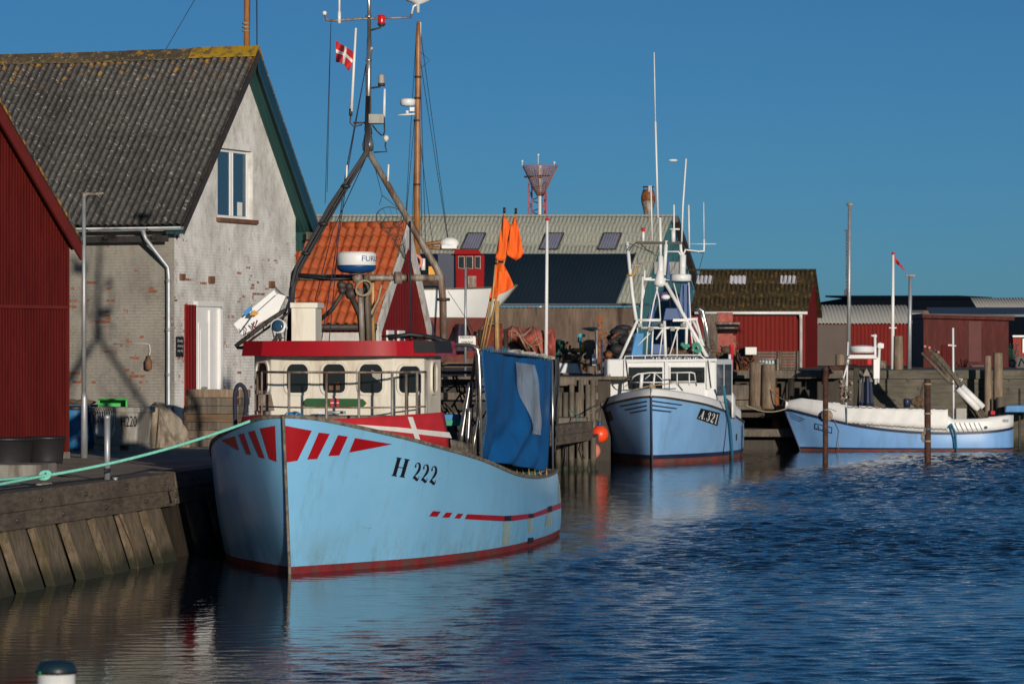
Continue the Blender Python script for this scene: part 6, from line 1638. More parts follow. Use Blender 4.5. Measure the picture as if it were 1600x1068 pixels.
mb = MB(); mb.hexa([MM(1057, 497), MM(1079, 497), MM(1079, 497, .5), MM(1057, 497, .5)], [MM(1064, 443), MM(1079, 443), MM(1079, 443, .5), MM(1064, 443, .5)]); mb.prism([MM(1041, 436, -.1), MM(1044, 398, -.1), MM(1048, 436, -.1)], (0, .1, 0)); mb.build('blue_funnel', m_bluepaint, BB, bevel=.02)
mb = MB(); mb.path([MM(1068, 497, -.03), MM(1068, 445, -.03)], .02, 4); mb.path([MM(1075, 497, -.03), MM(1075, 445, -.03)], .02, 4); mb.build('funnel_seam', m_bluepaint, BB)
mb = MB(); mb.hexa([MM(1036, 500, -.2), MM(1064, 500, -.2), MM(1066, 500, .4), MM(1036, 500, .4)], [MM(1040, 481, -.2), MM(1058, 481, -.2), MM(1060, 481, .4), MM(1040, 481, .4)]); mb.build('blue_hood', m_bluepaint, BB, bevel=.02)
mb = MB(); mb.hexa([MM(1051, 502, -.3), MM(1072, 502, -.3), MM(1072, 502, .2), MM(1051, 502, .2)], [MM(1052, 498, -.3), MM(1068, 498, -.3), MM(1068, 498, .2), MM(1052, 498, .2)]); mb.build('shelf', m_white, BB)
mb = MB(); mb.hexa([MM(985, 556), MM(1004, 556), MM(1004, 556, .6), MM(985, 556, .6)], [MM(992, 520), MM(1006, 520), MM(1006, 520, .6), MM(992, 520, .6)]); mb.build('light_blue_locker', m_bluep, BB, bevel=.02)
mb = MB(); mb.hexa([MM(1016, 553), MM(1040, 553), MM(1040, 553, .6), MM(1016, 553, .6)], [MM(1020, 537), MM(1040, 537), MM(1040, 537, .6), MM(1020, 537, .6)]); mb.build('blue_locker', m_bluepaint, BB, bevel=.02)
mb = MB(); mb.hexa([MM(1008, 509, .1), MM(1034, 509, .1), MM(1034, 509, .16), MM(1008, 509, .16)], [MM(1009, 501, .1), MM(1034, 501, .1), MM(1034, 501, .16), MM(1009, 501, .16)]); mb.build('windscreen', m_glassb, BB)
mb = MB(); mb.box(MM(1000, 408), (.16, .2, .16)); mb.box(MM(996, 415), (.2, .16, .1)); mb.build('work_lamp', m_tub, BB, bevel=.02)
mb = MB(); mb.path([MM(979, 430), MM(990, 429), MM(995, 420), MM(996, 412)], .025, 5); mb.build('yellow_cable', m_yel, BB)
mb = MB(); mb.ball(MM(1040, 464), .11, 10, sq=(1.4, 1, .8)); mb.build('liferaft_canister', m_foam, BB)
mb = MB(); mb.box(MM(1036, 463, .3), (.32, .4, .3)); mb.build('purple_box', M('violet_plastic', (.03, .025, .14), .6), BB, bevel=.03)
mb = MB(); random.seed(21)
for k in range(3): mb.ring(MM(1088 + k, 541 + k * 2, -.3), .12, .022, (1, 0, 0), (0, .1, 1), 16, 6)
for k in range(4): mb.ball(MM(1066 + k * 3, 540 + random.uniform(-3, 3), -.2), .07, 8)
tag(mb.build('green_rope_coil', m_greenrope), 'green rope coil hung on the mast tubes of the A.321 boat', 'rope')
mb = MB()
for k in range(14): mb.ball(MM(1046 + k * 4, 552 + random.uniform(-7, 3), .3), random.uniform(.1, .2), 8, sq=(1.3, 1, .7))
mb.build('net_heap', m_net, BB)
mb = MB(); mb.path([MM(1014, 560), MM(1024, 472)], [.04, .012], 5); mb.prism([MM(1010, 500, .3), MM(1020, 500, .3), MM(1028, 462, .3), MM(1024, 460, .3)], (0, .1, 0)); mb.build('blue_davit', m_bluepaint, BB)
mb = MB()       # after bulwark canvas
mb.grid(lambda a, c: LB_(Vector((lerp(4.2, 8.5, a), 2.2 + .05 * math.sin(a * 9), lerp(1.35 - .2 * a, 2.15 - .75 * a, c)))), 14, 3); mb.build('side_canvas', m_foam, BB, solid=.02)
# buoys beside it
for px, py, d0, m, rr_, lab in ((937, 678, 117.5, m_buoy, .27, 'bright orange round buoy hanging off the bow of the A.321 boat'), (925, 704, 112.9, m_buoyp, .25, 'faded pink round buoy below the bright orange one')):
    be = empty('fender_buoy', P(px, py + 13, d0), lab, 'buoy', 'round fender buoys by the jetty end')
    mb = MB(); mb.ball(P(px, py, d0), rr_, 24); mb.build('ball', m, be)
    mb = MB(); mb.lathe(P(px, py - 13, d0), [(.07, -.04), (.06, .1), (.04, .14)], 12); e_ = mb.build('eye', m_bluepaint, be)
    mb = MB(); mb.path([P(px, py - 16, d0), P(px + .5, py - 26, d0 + .5), P(px + 2, py - 50, d0 + 3)], .012, 5); mb.build('lanyard', m_tanrope, e_)

# ---------------------------------------------------------------- the third boat
hC = Hull((10.15, 134.9, 0), 96, [
    (-.55, 0, 1.40, 0, 0), (-.15, .30, 1.33, .35, .2), (.9, .85, 1.08, 1.1, .75), (2.2, 1.2, .82, 2.3, 1.15), (3.6, 1.32, .66, 3.6, 1.28), (5.0, 1.28, .60, 5.0, 1.25), (6.4, 1.05, .64, 6.4, 1.02), (7.15, .62, .72, 7.15, .62), (7.4, .05, .78, 7.4, .06)], .07, .02)
BC = empty('small_fishing_boat', hC.T(Vector((3.7, 0, 0))), 'small azure and white open boat lying side on at the right with white canvas rail', 'fishing boat')
hC.build(BC, m_hullB, m_bootb, m_navy, .08, .09, deck_drop=.3)
LC = hC.T
mb = MB()
for side in (1,): mb.grid(lambda a, c: hC.w(a, lerp(.07, .13, c), side, .006), 50, 1)
mb.build('dark_waterline_stripe', m_navy, BC, fixn=False)
tpz = [(1230, 626), (1250, 622), (1300, 629), (1330, 634), (1400, 640), (1480, 648), (1481, 655), (1530, 654), (1560, 651), (1576, 648)]
def topz(px):
    for k in range(len(tpz) - 1):
        if tpz[k][0] <= px <= tpz[k + 1][0]:
            return lerp(tpz[k][1], tpz[k + 1][1], (px - tpz[k][0]) / max(1e-6, tpz[k + 1][0] - tpz[k][0]))
    return tpz[0][1] if px < tpz[0][0] else tpz[-1][1]
mb = MB()
for side in (1, -1):
    def wbk(a, c):
        r_ = hC.row(a); p = LC(Vector((r_[0], side * max(0, r_[1] - .02), 0))); q = LC(Vector((r_[0], r_[1], 0)))
        px = 800 + F * q.x / q.y; zt2 = Z(topz(px), q.y)
        z0_ = r_[2] + .08
        out = LC(Vector((r_[0] + .0, side * max(0, r_[1] - .02 - .05 * c), lerp(z0_, max(z0_ + .1, zt2), c)))); return out
    mb.grid(wbk, 60, 3)
mb.build('white_bulwark', m_white, BC, solid=.03)
def c5(x, y): return (1200 + x / 4, 520 + y / 4)
mb = MB()    # canvas dodger with stitched edge
def cvs(a, c):
    px = lerp(1323, 1481, a); py = lerp(lerp(636, 639, a) + .5 * abs(math.sin(a * 22)), lerp(661, 671, a) - .8 * abs(math.sin(a * 22)), c)
    q = gun_at(hC, px, 1, .07 + .008 * math.sin(a * 40 + c * 3)); q.z = Z(py, q.y); return q
mb.grid(cvs, 90, 4); cv_ = mb.build('white_canvas', m_foam, BC, solid=.015)
mb = MB()
mb.path([cvs(k / 44, 1.0) + hC.n * .03 + up * (.02 if k % 2 else -.04) for k in range(45)], .010, 4, sm=False)
mb.build('lacing', m_oldsteel, cv_)
mb = MB(); mb.path([cvs(k / 60, 0.0) + hC.n * .02 + up * (.04 if k % 4 == 0 else .005) for k in range(61)], .014, 4, sm=False); mb.build('top_cord', m_dark, cv_)
flat_text('MARIANE AALBORG', cvs(.05, 1.0) + hC.n * .05 - up * .09, Vector((1, -.1, -.085)), up, .075, m_black, BC, width=1.15)
mb = MB(); hC.patch(mb, [c5(290, 562), c5(402, 588), c5(400, 628), c5(288, 600)], 1, 8, 3, .012); pc = mb.build('number_plate', m_navy, BC, fixn=False)
mb = MB(); hC.patch(mb, [c5(297, 569), c5(396, 593), c5(394, 621), c5(295, 594)], 1, 8, 3, .016); pc2 = mb.build('plate_field', m_hullB, pc, fixn=False)
mb = MB(); hull_text(hC, mb, 'A.230', [c5(303, 572), c5(388, 593), c5(386, 616), c5(301, 595)], 1, [1, .5, 1, 1, .2], .022); mb.build('registration_number', m_black, pc, fixn=False)
mb = MB()
for q in ([(130, 497), (235, 540), (225, 542), (132, 501)], [(135, 512), (222, 548), (214, 550), (137, 516)], [(140, 527), (205, 553), (200, 556), (142, 531)]): hC.patch(mb, [c5(*p) for p in q], 1, 4, 1, .01)
mb.build('bow_stripe', m_navy, BC, fixn=False)
# porthole, plank seams at the stern
def cside(px, py, o_=.03):
    q = gun_at(hC, px, 1, o_); q.z = Z(py, q.y); return q
mb = MB(); cc = cside(1540.5, 667.5, .02); mb.lathe(cc, [(.055, 0), (.055, .03)], 14, ax=Matrix.Rotation(R(90), 3, 'X')); mb.build('porthole', m_black, BC)
mb = MB()
for k in range(6): mb.path([cside(1492 + k * 7.5, 660, .01), cside(1500 + k * 7.5, 678, .01)], .008, 4)
mb.build('plank_seam', m_dark, BC)
flat_text('NEXØ', cside(1567, 659, .03), Vector((1, .5, 0)), up, .1, m_black, BC, width=.24)
dC = 134.4
def CC(px, py, dd=0): return P(px, py, dC + dd)
def ctube(lst, nm, m, n=6, tagl=None):
    mb = MB()
    for pts, r_ in lst: mb.path([CC(*p) for p in pts], r_, n)
    return mb.build(nm, m, BC)
mb = MB(); mb.hexa([CC(1323, 560, -.3), CC(1372, 560, -.3), CC(1370, 560, .9), CC(1325, 560, .9)], [CC(1328, 554, -.25), CC(1368, 554, -.25), CC(1366, 554, .8), CC(1329, 554, .8)]); mb.ball(CC(1347, 543), .36, 16, sq=(1.25, .9, .25)); mb.lathe(CC(1347, 551, 0), [(.38, 0), (.44, .08), (.40, .16)], 20); mb.build('shelter_top', m_white, BC, bevel=.02)
mb = MB(); mb.ball(CC(1375, 540), .12, 10, sq=(1, 1, 1)); mb.box(CC(1376, 540), (.2, .2, .16)); mb.build('camera_dome', m_foam, BC)
for l_ in [([(1327, 318 + 240), (1318, 590), (1315, 600)], .03), ([(1368, 600), (1367, 522)], .05), ([(1361, 524), (1370, 525)], .04), ([(1374, 545), (1372, 598)], .05), ([(1325, 534), (1322, 640)], .03), ([(1490, 664), (1489, 512)], .04), ([(1484, 540), (1494, 540)], .02), ([(1492, 591), (1504, 592), (1493, 604)], .02)]: ctube([l_], 'white_pole', m_white)
mb = MB(); mb.box(CC(1369, 575), (.22, .3, .75)); mb.build('white_post', m_white, BC, bevel=.02)
mb = MB(); mb.box(CC(1358.5, 565, -.3), (.14, .1, .2)); mb.build('red_lamp', m_danred, BC)
mb = MB(); mb.box(CC(1338, 608, .2), (.18, .18, 1.5)); mb.build('wooden_post', m_darkw, BC)
mb = MB(); random.seed(31)
for k in range(26): mb.ball(CC(1315 + random.uniform(-3, 16), 600 + random.uniform(-8, 24), random.uniform(-.3, .2)), random.uniform(.04, .09), 7)
for k in range(6): mb.path([CC(1318 + random.uniform(-4, 10), 590), CC(1320 + random.uniform(-6, 8), 610), CC(1312 + random.uniform(0, 12), 636)], .02, 5)
mb.build('line_hauler', m_oldsteel, BC)
mb = MB(); mb.grid(lambda a, c: CC(lerp(1345, 1365, a) + (1 - c) * lerp(4, -4, a), lerp(587, 634, c), -.2) + Vector((0, .12 * math.sin(a * 9), 0)), 10, 8); mb.build('oilskin', m_navy, BC, solid=.05)
mb = MB(); mb.prism([CC(1344, 596, -.15), CC(1354, 575, -.15), CC(1364, 596, -.15)], (0, .3, 0)); mb.build('brown_hood', m_canvasg, BC)
mb = MB(); mb.lathe(CC(1417, 636), [(.12, 0), (.13, .25), (.1, .3)], 12); mb.build('bucket', m_navy, BC)
mb = MB()
for k in range(8): mb.ball(CC(1428 + k * 2.5, 632 - random.uniform(0, 10), .2), random.uniform(.08, .16), 8)
mb.path([CC(1437, 636, .2), CC(1440, 610, .2), CC(1444, 596, .2)], .04, 5); mb.build('net_heap', m_net, BC)
mb = MB(); mb.box(CC(1501, 647), (.38, .4, .44)); mb.build('engine_box', m_tub, BC, bevel=.03)
mb = MB(); random.seed(33)
for k in range(12):      # bundle of marker poles leaning aft
    x0_, y0_ = 1437 + random.uniform(-2, 34), 546 + random.uniform(-9, 10) 
    x1_, y1_ = 1538 + random.uniform(-12, 10), 652
    if k < 5: mb.path([CC(x0_, y0_, random.uniform(-.3, .3)), CC(x1_, y1_, random.uniform(-.2, .2))], .03, 6)
    else:
        x0_, y0_ = 1446 + (k - 5) * 4, 539 + (k - 5) * 3; mb.path([CC(x0_, y0_, -.1), CC(1527 + (k - 5) * 3, 654, .1)], .028, 6)
for k in range(5): mb.path([CC(1440 + 2 * k, 551 + 2 * k, .1), CC(1482 + 2 * k, 596 + k, .0)], .05, 6)
pb_ = mb.build('pole_bundle', m_oldwood); tag(pb_, 'bundle of wooden marker poles leaning out of the small boat at the right', 'poles')
mb = MB()
for k, (a, b) in enumerate((((1496, 607), (1528, 640)), ((1502, 603), (1536, 636)))): mb.path([CC(*a, -.15), CC(*b, -.1)], .11, 8)
tag(mb.build('white_cover', m_foam), 'white rolled covers round the foot of the leaning poles', 'cover')
mb = MB()
for px, py in ((1445, 541), (1452, 543), (1466, 550)): mb.ball(CC(px, py, -.15), .055, 8)
tag(mb.build('pole_floats', m_buoyp, None), 'small orange float balls at the tips of the leaning poles', 'floats')
mb = MB(); mb.box(CC(1551, 644.5), (.16, .16, .14)); mb.build('red_stern_box', m_danred, BC, bevel=.02)
mb = MB(); mb.ball(cside(1292, 649, .08), .22, 12, sq=(1, .5, .95)); mb.build('pale_fender', m_canvasg, BC)
mb = MB(); mb.path([cside(1480, 668, .06), cside(1487, 662, .08), cside(1493, 676, .06), cside(1495, 709, .05)], .035, 6); mb.path([cside(1484, 664, .08), cside(1490, 684, .08), cside(1492, 700, .08)], .025, 6)
tag(mb.build('blue_rope', m_bluerope), 'blue rope hanging over the side of the small right hand boat', 'rope')
mb = MB(); mb.path([cside(1303, 655, .06), cside(1312, 672, .06), cside(1310, 702, .05)], .012, 4); mb.build('bow_line', m_tanrope, BC)
mb = MB(); mb.box(LC(Vector((-.3, -.1, 1.62))), (.5, .25, .12)); mb.build('bow_roller', m_white, BC, bevel=.02)

# ---------------------------------------------------------------- white boat laid up ashore, with the brown mast
hD = Hull(P(806, 540, 116.5) + up * 0, -82, [
    (0, 0, 1.82, 1.5, 0), (.3, .35, 1.78, 1.6, .15), (1.2, .95, 1.72, 2.1, .5), (2.6, 1.3, 1.68, 2.6, 1.0), (4.0, 1.35, 1.68, 4.0, 1.1), (5.5, 1.2, 1.72, 5.4, .9), (6.5, .7, 1.78, 6.2, .4)], .85, .03)
hD.bow.z = Z(540, 116.5); hD.a = Vector((-.985, -.17, 0)).normalized(); hD.n = Vector((.17, -.985, 0)).normalized()
BD = empty('laid_up_boat', hD.T(Vector((3, 0, 0))), 'white boat with red wheelhouse laid up ashore behind the tiled shed, tall brown wooden mast', 'fishing boat')
hD.build(BD, m_white, m_bootb, m_oldwood, .06, .05, deck_drop=.2)
dD = 116.0
def DD(px, py, dd=0): return P(px, py, dD + dd)
mb = MB(); mb.prism([DD(712, 451), DD(756, 451), DD(757, 398), DD(711, 398)], (0, 1.6, 0)); whd = mb.build('wheelhouse', m_red2, BD, bevel=.03)
mb = MB(); mb.prism([DD(708, 397, -.1), DD(752, 397, -.1), DD(748, 390, -.1), DD(712, 389, -.1)], (0, 1.8, 0)); mb.build('wheelhouse_roof', m_red2, BD)
for x0_, x1_ in ((716, 726), (728, 739), (742, 751)):
    mb = MB(); mb.prism([DD(x0_, 419, -.04), DD(x1_, 420, -.04), DD(x1_, 400, -.04), DD(x0_, 400, -.04)], (0, .05, 0)); w_ = mb.build('window', m_tub, whd)
    mb = MB(); mb.prism([DD(x0_ + 1, 418, -.06), DD(x1_ - 1, 419, -.06), DD(x1_ - 1, 401, -.06), DD(x0_ + 1, 401, -.06)], (0, .015, 0)); mb.build('pane', m_glass, w_)
mb = MB(); mb.prism([DD(731, 449, -.06), DD(744, 449, -.06), DD(744, 431, -.06), DD(731, 431, -.06)], (0, .1, 0)); mb.build('grey_door', m_oldsteel, BD)
mb = MB(); mb.ball(DD(702, 380), .3, 14, sq=(1, .8, .62)); mb.box(DD(702, 386), (.45, .4, .1)); mb.build('liferaft_canister', m_foam, BD)
mb = MB(); mb.prism([DD(686, 450, .1), DD(709, 450, .1), DD(709, 397, .1), DD(684, 397, .1)], (0, .2, 0)); mb.build('dark_netting', m_navy, BD)
mb = MB(); mb.path([DD(651.5, 460, 0), DD(651.5, 300), DD(653.5, 60), DD(654, 36)], [.11, .10, .08, .06], 12); mb.build('mast', m_mastw, BD)
mb = MB(); mb.lathe(DD(654, 44), [(.05, 0), (.045, .2)], 8); mb.build('red_masthead', m_danred, BD)
for (x, y) in ((653, 122), (652.5, 155), (651.5, 190), (651.5, 290)):
    mb = MB(); mb.lathe(DD(x, y), [(.105, 0), (.105, .06)], 10); mb.build('mast_band', m_dark, BD)
mb = MB(); mb.path([DD(656, 80), DD(657, 35)], .025, 6); mb.build('antenna', m_white, BD)
mb = MB(); mb.lathe(DD(637, 166), [(.16, 0), (.22, .04), (.235, .18), (.2, .22)], 20); mb.lathe(DD(636, 178), [(.05, 0), (.05, .1)], 8); mb.path([DD(622, 180), DD(650, 178)], .03, 6); mb.box(DD(644, 171), (.14, .2, .12)); rdd = mb.build('radar', m_white, BD)
mb = MB(); mb.path([DD(651, 384), DD(700, 376)], .06, 6); mb.path([DD(645, 386), DD(712, 389)], .05, 6); mb.build('boom', m_mastw, BD)
mb = MB()
for a, b in (((650, 60), (628, 440)), ((651, 150), (634, 345)), ((650, 190), (640, 440)), ((655, 60), (665, 380)), ((656, 90), (700, 378)), ((655, 70), (660, 440)), ((653, 190), (677, 390)), ((656, 42), (700, 372))): mb.path([DD(*a), DD(*b)], .009, 4)
mb.path([DD(656, 80), DD(671, 95), DD(656, 108)], .008, 4)
mb.build('rigging', m_cable, BD)
mb = MB(); mb.ring(DD(648, 409, -.3), .2, .05, (1, 0, 0), (0, 0, 1), 20, 8); mb.build('lifebuoy', m_buoyp, BD)
mb = MB(); mb.lathe(DD(661, 422, -.2), [(.07, 0), (.07, .35)], 10); mb.build('white_canister', m_white, BD)
mb = MB(); mb.box(DD(675, 424, -.1), (.2, .2, .3)); mb.build('yellow_box', m_yel, BD)
mb = MB(); mb.box(DD(672, 440, -.1), (.7, .4, .25)); mb.build('deck_gear', m_rust, BD)
mb = MB(); mb.path([DD(664, 473, -.62), DD(737, 471, -.62)], .018, 4); mb.build('red_stripe', m_danred, BD)
for px in (690, 750, 790):
    mb = MB(); mb.path([DD(px, 590, -.4), DD(px, 515, -.3)], .08, 5); mb.build('boat_stand', m_darkw, BD)

# ================================================================ NEAR QUAY THINGS
# street lamp by the red shed
sl = empty('lamp_post', (X(130, 73.6), 73.6, HQ), 'slim grey lamp post standing between the red shed and the brick storehouse', 'lamp post')
dl = 73.6
mb = MB(); mb.path([P(131.5, 716, dl), P(131.5, 622, dl), P(131, 612, dl)], [.066, .062, .046], 12); mb.path([P(131, 612, dl), P(131, 306, dl)], [.044, .038], 12); mb.build('pole', m_galv, sl)
mb = MB(); mb.lathe(P(131, 309, dl), [(.05, 0), (.05, .08)], 10); mb.hexa([P(127, 306, dl), P(163, 303, dl - .1), P(163, 303, dl + .15), P(127, 306, dl + .15)], [P(127, 301, dl), P(160, 300, dl - .1), P(160, 300, dl + .15), P(127, 300, dl + .15)]); mb.build('lamp_head', m_oldsteel, sl, bevel=.01)
mb = MB(); mb.box(P(150, 303.8, dl), (.25, .15, .012)); mb.build('lens', m_tub, sl)
# steel post on the quay edge
be = empty('steel_mooring_post', (X(167, 60.4), 60.4, HQ), 'galvanised steel post standing on the edge of the timber quay', 'post')
mb = MB(); mb.tube(P(167.5, 752, 60.4), P(167.5, 655, 60.4), .048, n=14); mb.build('tube', m_galv, be)
mb = MB(); mb.lathe(P(167.5, 655, 60.4), [(.055, 0), (.05, .06), (.02, .08)], 12); mb.build('cap', m_galv, be)
mb = MB(); mb.lathe(P(167.5, 734, 60.4), [(.055, 0), (.055, .03)], 12); mb.build('blue_ring', m_navyrope, be)
mb = MB(); mb.lathe(P(180, 752, 60.3), [(.05, 0), (.03, .03), (.05, .07)], 10); tag(mb.build('deck_eye', m_galv), 'small metal eye bolted beside the steel post', 'fitting')
# fish tub with loose wires, green crate on top
dtb = 79.5
tb = empty('fish_tub', (X(190, dtb), dtb, HQ), 'pale grey insulated fish tub marked H220 by the storehouse wall', 'fish tub')
hx = R(-14)
def TBx(x, y, z): return Vector((X(190, dtb), dtb, HQ)) + Matrix.Rotation(hx, 3, 'Z') @ Vector((x, y, z))
mb = MB(); mb.hexa([TBx(*p, .1) for p in ((-.46, -.4), (.46, -.4), (.46, .4), (-.46, .4))], [TBx(*p, .84) for p in ((-.54, -.48), (.54, -.48), (.54, .48), (-.54, .48))]); mb.build('body', m_tub, tb, bevel=.05)
mb = MB(); mb.hexa([TBx(*p, .78) for p in ((-.57, -.5), (.57, -.5), (.57, .5), (-.57, .5))], [TBx(*p, .9) for p in ((-.57, -.5), (.57, -.5), (.57, .5), (-.57, .5))]); mb.build('rim', m_tub, tb, bevel=.025)
for x in (-.38, 0, .38):
    mb = MB(); mb.hexa([TBx(x - .09, y, 0) for y in (-.4, .4)] + [TBx(x + .09, y, 0) for y in (.4, -.4)], [TBx(x - .09, y, .11) for y in (-.4, .4)] + [TBx(x + .09, y, .11) for y in (.4, -.4)]); mb.build('foot', m_tub, tb)
flat_text('H220', TBx(.16, -.475, .5), Matrix.Rotation(hx, 3, 'Z') @ Vector((1, 0, 0)), Vector((0, 0, 1)), .22, m_black, tb, width=.34, name='lettering')
mb = MB(); mb.prism([P(147, 645, 78.9), P(148, 676, 78.9), P(152, 683, 78.9), P(175, 683, 78.9), P(179, 674, 78.9), P(179, 643, 78.9)], (0, .3, 0)); tag(mb.build('plastic_box', m_galv, bevel=.03), 'grey plastic box with loops of wire in front of the fish tub', 'box')
mb = MB()
for k in range(8):
    a = 146 + k * 3.6; mb.path([P(a, 668 + random.uniform(-8, 8), 78.8), P(a - 1, 642, 78.75), P(a + 5, 633 + random.uniform(-2, 2), 78.75), P(a + 10, 642, 78.75), P(a + 9, 665 + random.uniform(-12, 8), 78.8)], .007, 5)
tag(mb.build('wire_loops', m_cable), 'thin black wire loops over the grey plastic box', 'wire')
gc = empty('green_crate', P(176, 640, dtb), 'bright green plastic crate tipped on its side on top of the fish tub', 'crate')
mb = MB()
def gq(x0_, x1_, y0_, y1_, d0, d1): mb.hexa([P(x0_, y1_, d0), P(x1_, y1_, d0), P(x1_, y1_, d1), P(x0_, y1_, d1)], [P(x0_, y0_, d0), P(x1_, y0_, d0), P(x1_, y0_, d1), P(x0_, y0_, d1)])
gq(153, 199, 623, 625, dtb - .25, dtb + .3); gq(153, 199, 638, 640, dtb - .25, dtb + .3); gq(153, 156, 625, 638, dtb - .25, dtb + .3); gq(196, 199, 625, 638, dtb - .25, dtb + .3); gq(156, 196, 625, 638, dtb + .22, dtb + .3)
mb.build('crate_body', m_green, gc, bevel=.008)
mb = MB(); mb.path([P(154, 623.5, dtb - .27), P(198, 623.5, dtb - .27)], .012, 6); mb.build('lip', m_green, gc)
# blue barrels behind the lamp post
for k, (px, dd) in enumerate(((117, 79.2), (141, 80.2))):
    e_ = empty('blue_barrel', (X(px, dd), dd, HQ), ('blue plastic barrel half hidden behind the lamp post' if k == 0 else 'blue plastic barrel between the lamp post and the fish tub'), 'barrel', 'blue barrels by the storehouse')
    mb = MB(); mb.lathe((X(px, dd), dd, HQ), [(.24, .02), (.27, .06), (.28, .3), (.265, .33), (.28, .36), (.28, .6), (.265, .63), (.28, .66), (.27, .88), (.2, .93), (.1, .94)], 24); mb.build('drum', m_bluep, e_)
    mb = MB(); mb.lathe((X(px, dd), dd, HQ), [(.275, .84), (.285, .86), (.285, .9), (.26, .92)], 24); mb.build('lid_ring', m_black, e_)
mb = MB()
for k in range(8): mb.ball(P(108 + k * 5, 628 + random.uniform(-2, 2), 80), random.uniform(.06, .1), 8, sq=(1.4, 1, .6))
tag(mb.build('net_scrap', m_net), 'brown net scraps on top of the blue barrels', 'net')
# grey canvas heap
mb = MB(); random.seed(17)
base = P(254, 697, 82)
def heap(a, c):
    th_ = a * 2 * math.pi; h_ = c
    r_ = (.48 * math.sqrt(max(0, 1 - h_ ** 2.2)) + .01) * (1 + .13 * math.sin(th_ * 5 + h_ * 5) + .09 * math.sin(th_ * 11 + 6 * h_) + .05 * math.sin(th_ * 23 - 9 * h_))
    zz = (.92 * h_ + .05 * math.sin(th_ * 3 + 1) * h_) * (1 + .06 * math.sin(h_ * 14 + th_ * 2) * (1 - h_))
    return Vector((base.x - .12 * h_ + r_ * math.cos(th_), base.y + r_ * .8 * math.sin(th_), HQ + zz))
mb.grid(heap, 120, 40); tag(mb.build('canvas_heap', m_canvasg), 'crumpled beige grey canvas heap leaning by the downpipe', 'canvas')
mb = MB()
base2 = P(232, 700, 81.2)
mb.grid(lambda a, c: Vector((base2.x + .18 * c * math.cos(a * 6.28) * 1 + lerp(.16, .05, c) * math.cos(a * 6.283) * (1 + .2 * math.sin(a * 30)), base2.y + lerp(.2, .05, c) * math.sin(a * 6.283), HQ + .85 * c)), 30, 10)
tag(mb.build('rolled_sacking', m_tanrope), 'tan rolled sacking standing against the canvas heap', 'sacking')
# stack of wooden pallet collars by the door
random.seed(23)
zc = HQ; dp = 82.8; nmz = ['bottom', 'second', 'third', 'fourth', 'fifth', 'sixth', 'topmost']
for k in range(7):
    e_ = empty('pallet_collar', (X(340, dp), dp, zc), nmz[k] + ' wooden pallet collar ' + ('of' if k in (0, 6) else 'from the bottom of') + ' the stack by the white door', 'pallet collar', 'pallet collars stacked by the white door')
    rz_ = R(-13) + random.uniform(-.035, .035); mt = Matrix.Rotation(rz_, 3, 'Z'); oo = random.uniform(-.03, .03)
    mm_ = [m_oldwood, m_pile, m_pile2][random.randrange(3)]
    for (x, y, sx_, sy_) in ((oo, -.40, 1.2, .024), (oo, .40, 1.2, .024), (-.6 + oo, 0, .024, .776), (.6 + oo, 0, .024, .776)):
        mb = MB(); mb.box(Vector((X(340, dp), dp, zc)) + mt @ Vector((x, y, .087)), (sx_, sy_, .168), rz=rz_); mb.build('board', mm_, e_, bevel=.006)
    for x in (-.57, .57):
        mb = MB(); mb.box(Vector((X(340, dp), dp, zc)) + mt @ Vector((x + oo, -.416, .09)), (.05, .006, .13), rz=rz_); mb.build('hinge', m_rust, e_)
    zc += .176
# black tubs, concrete block
for k, (px, dd, r0) in enumerate(((72, 70.0, .36), (10, 69.0, .50))):
    e_ = empty('black_tub', (X(px, dd), dd, HQ), ('round black plastic tub at the foot of the red shed' if k == 0 else 'larger black tub cut by the left picture edge'), 'tub', 'black tubs at the red shed')
    mb = MB(); mb.lathe((X(px, dd), dd, HQ), [(r0 * .82, .0), (r0 * .86, .06), (r0 * .95, .44), (r0, .45), (r0, .475), (r0 * .93, .475), (r0 * .8, .08), (.01, .08)], 32); mb.build('tub_body', m_blkplas, e_)
    mb = MB(); mb.lathe((X(px, dd), dd, HQ), [(r0 * 1.01, .44), (r0 * 1.05, .455), (r0 * 1.05, .48), (r0 * .99, .49), (r0 * .93, .47)], 32); mb.build('rim', m_blkplas, e_)
mb = MB(); mb.box((X(26, 61.5), 61.5, HQ + .12), (1.0, 1.2, .24), rz=R(-9)); tag(mb.build('concrete_block', m_conc, bevel=.03), 'low pale concrete block on the quay below the black tubs', 'concrete block')
mb = MB()
for k in range(7): mb.ball((X(62 + k * 2, 58), 58 + random.uniform(-.2, .2), HQ + .03), random.uniform(.03, .06), 8, sq=(1.6, 1, .5))
tag(mb.build('rope_scrap', m_canvasg), 'small scrap of frayed rope on the quay edge near the knot', 'rope')
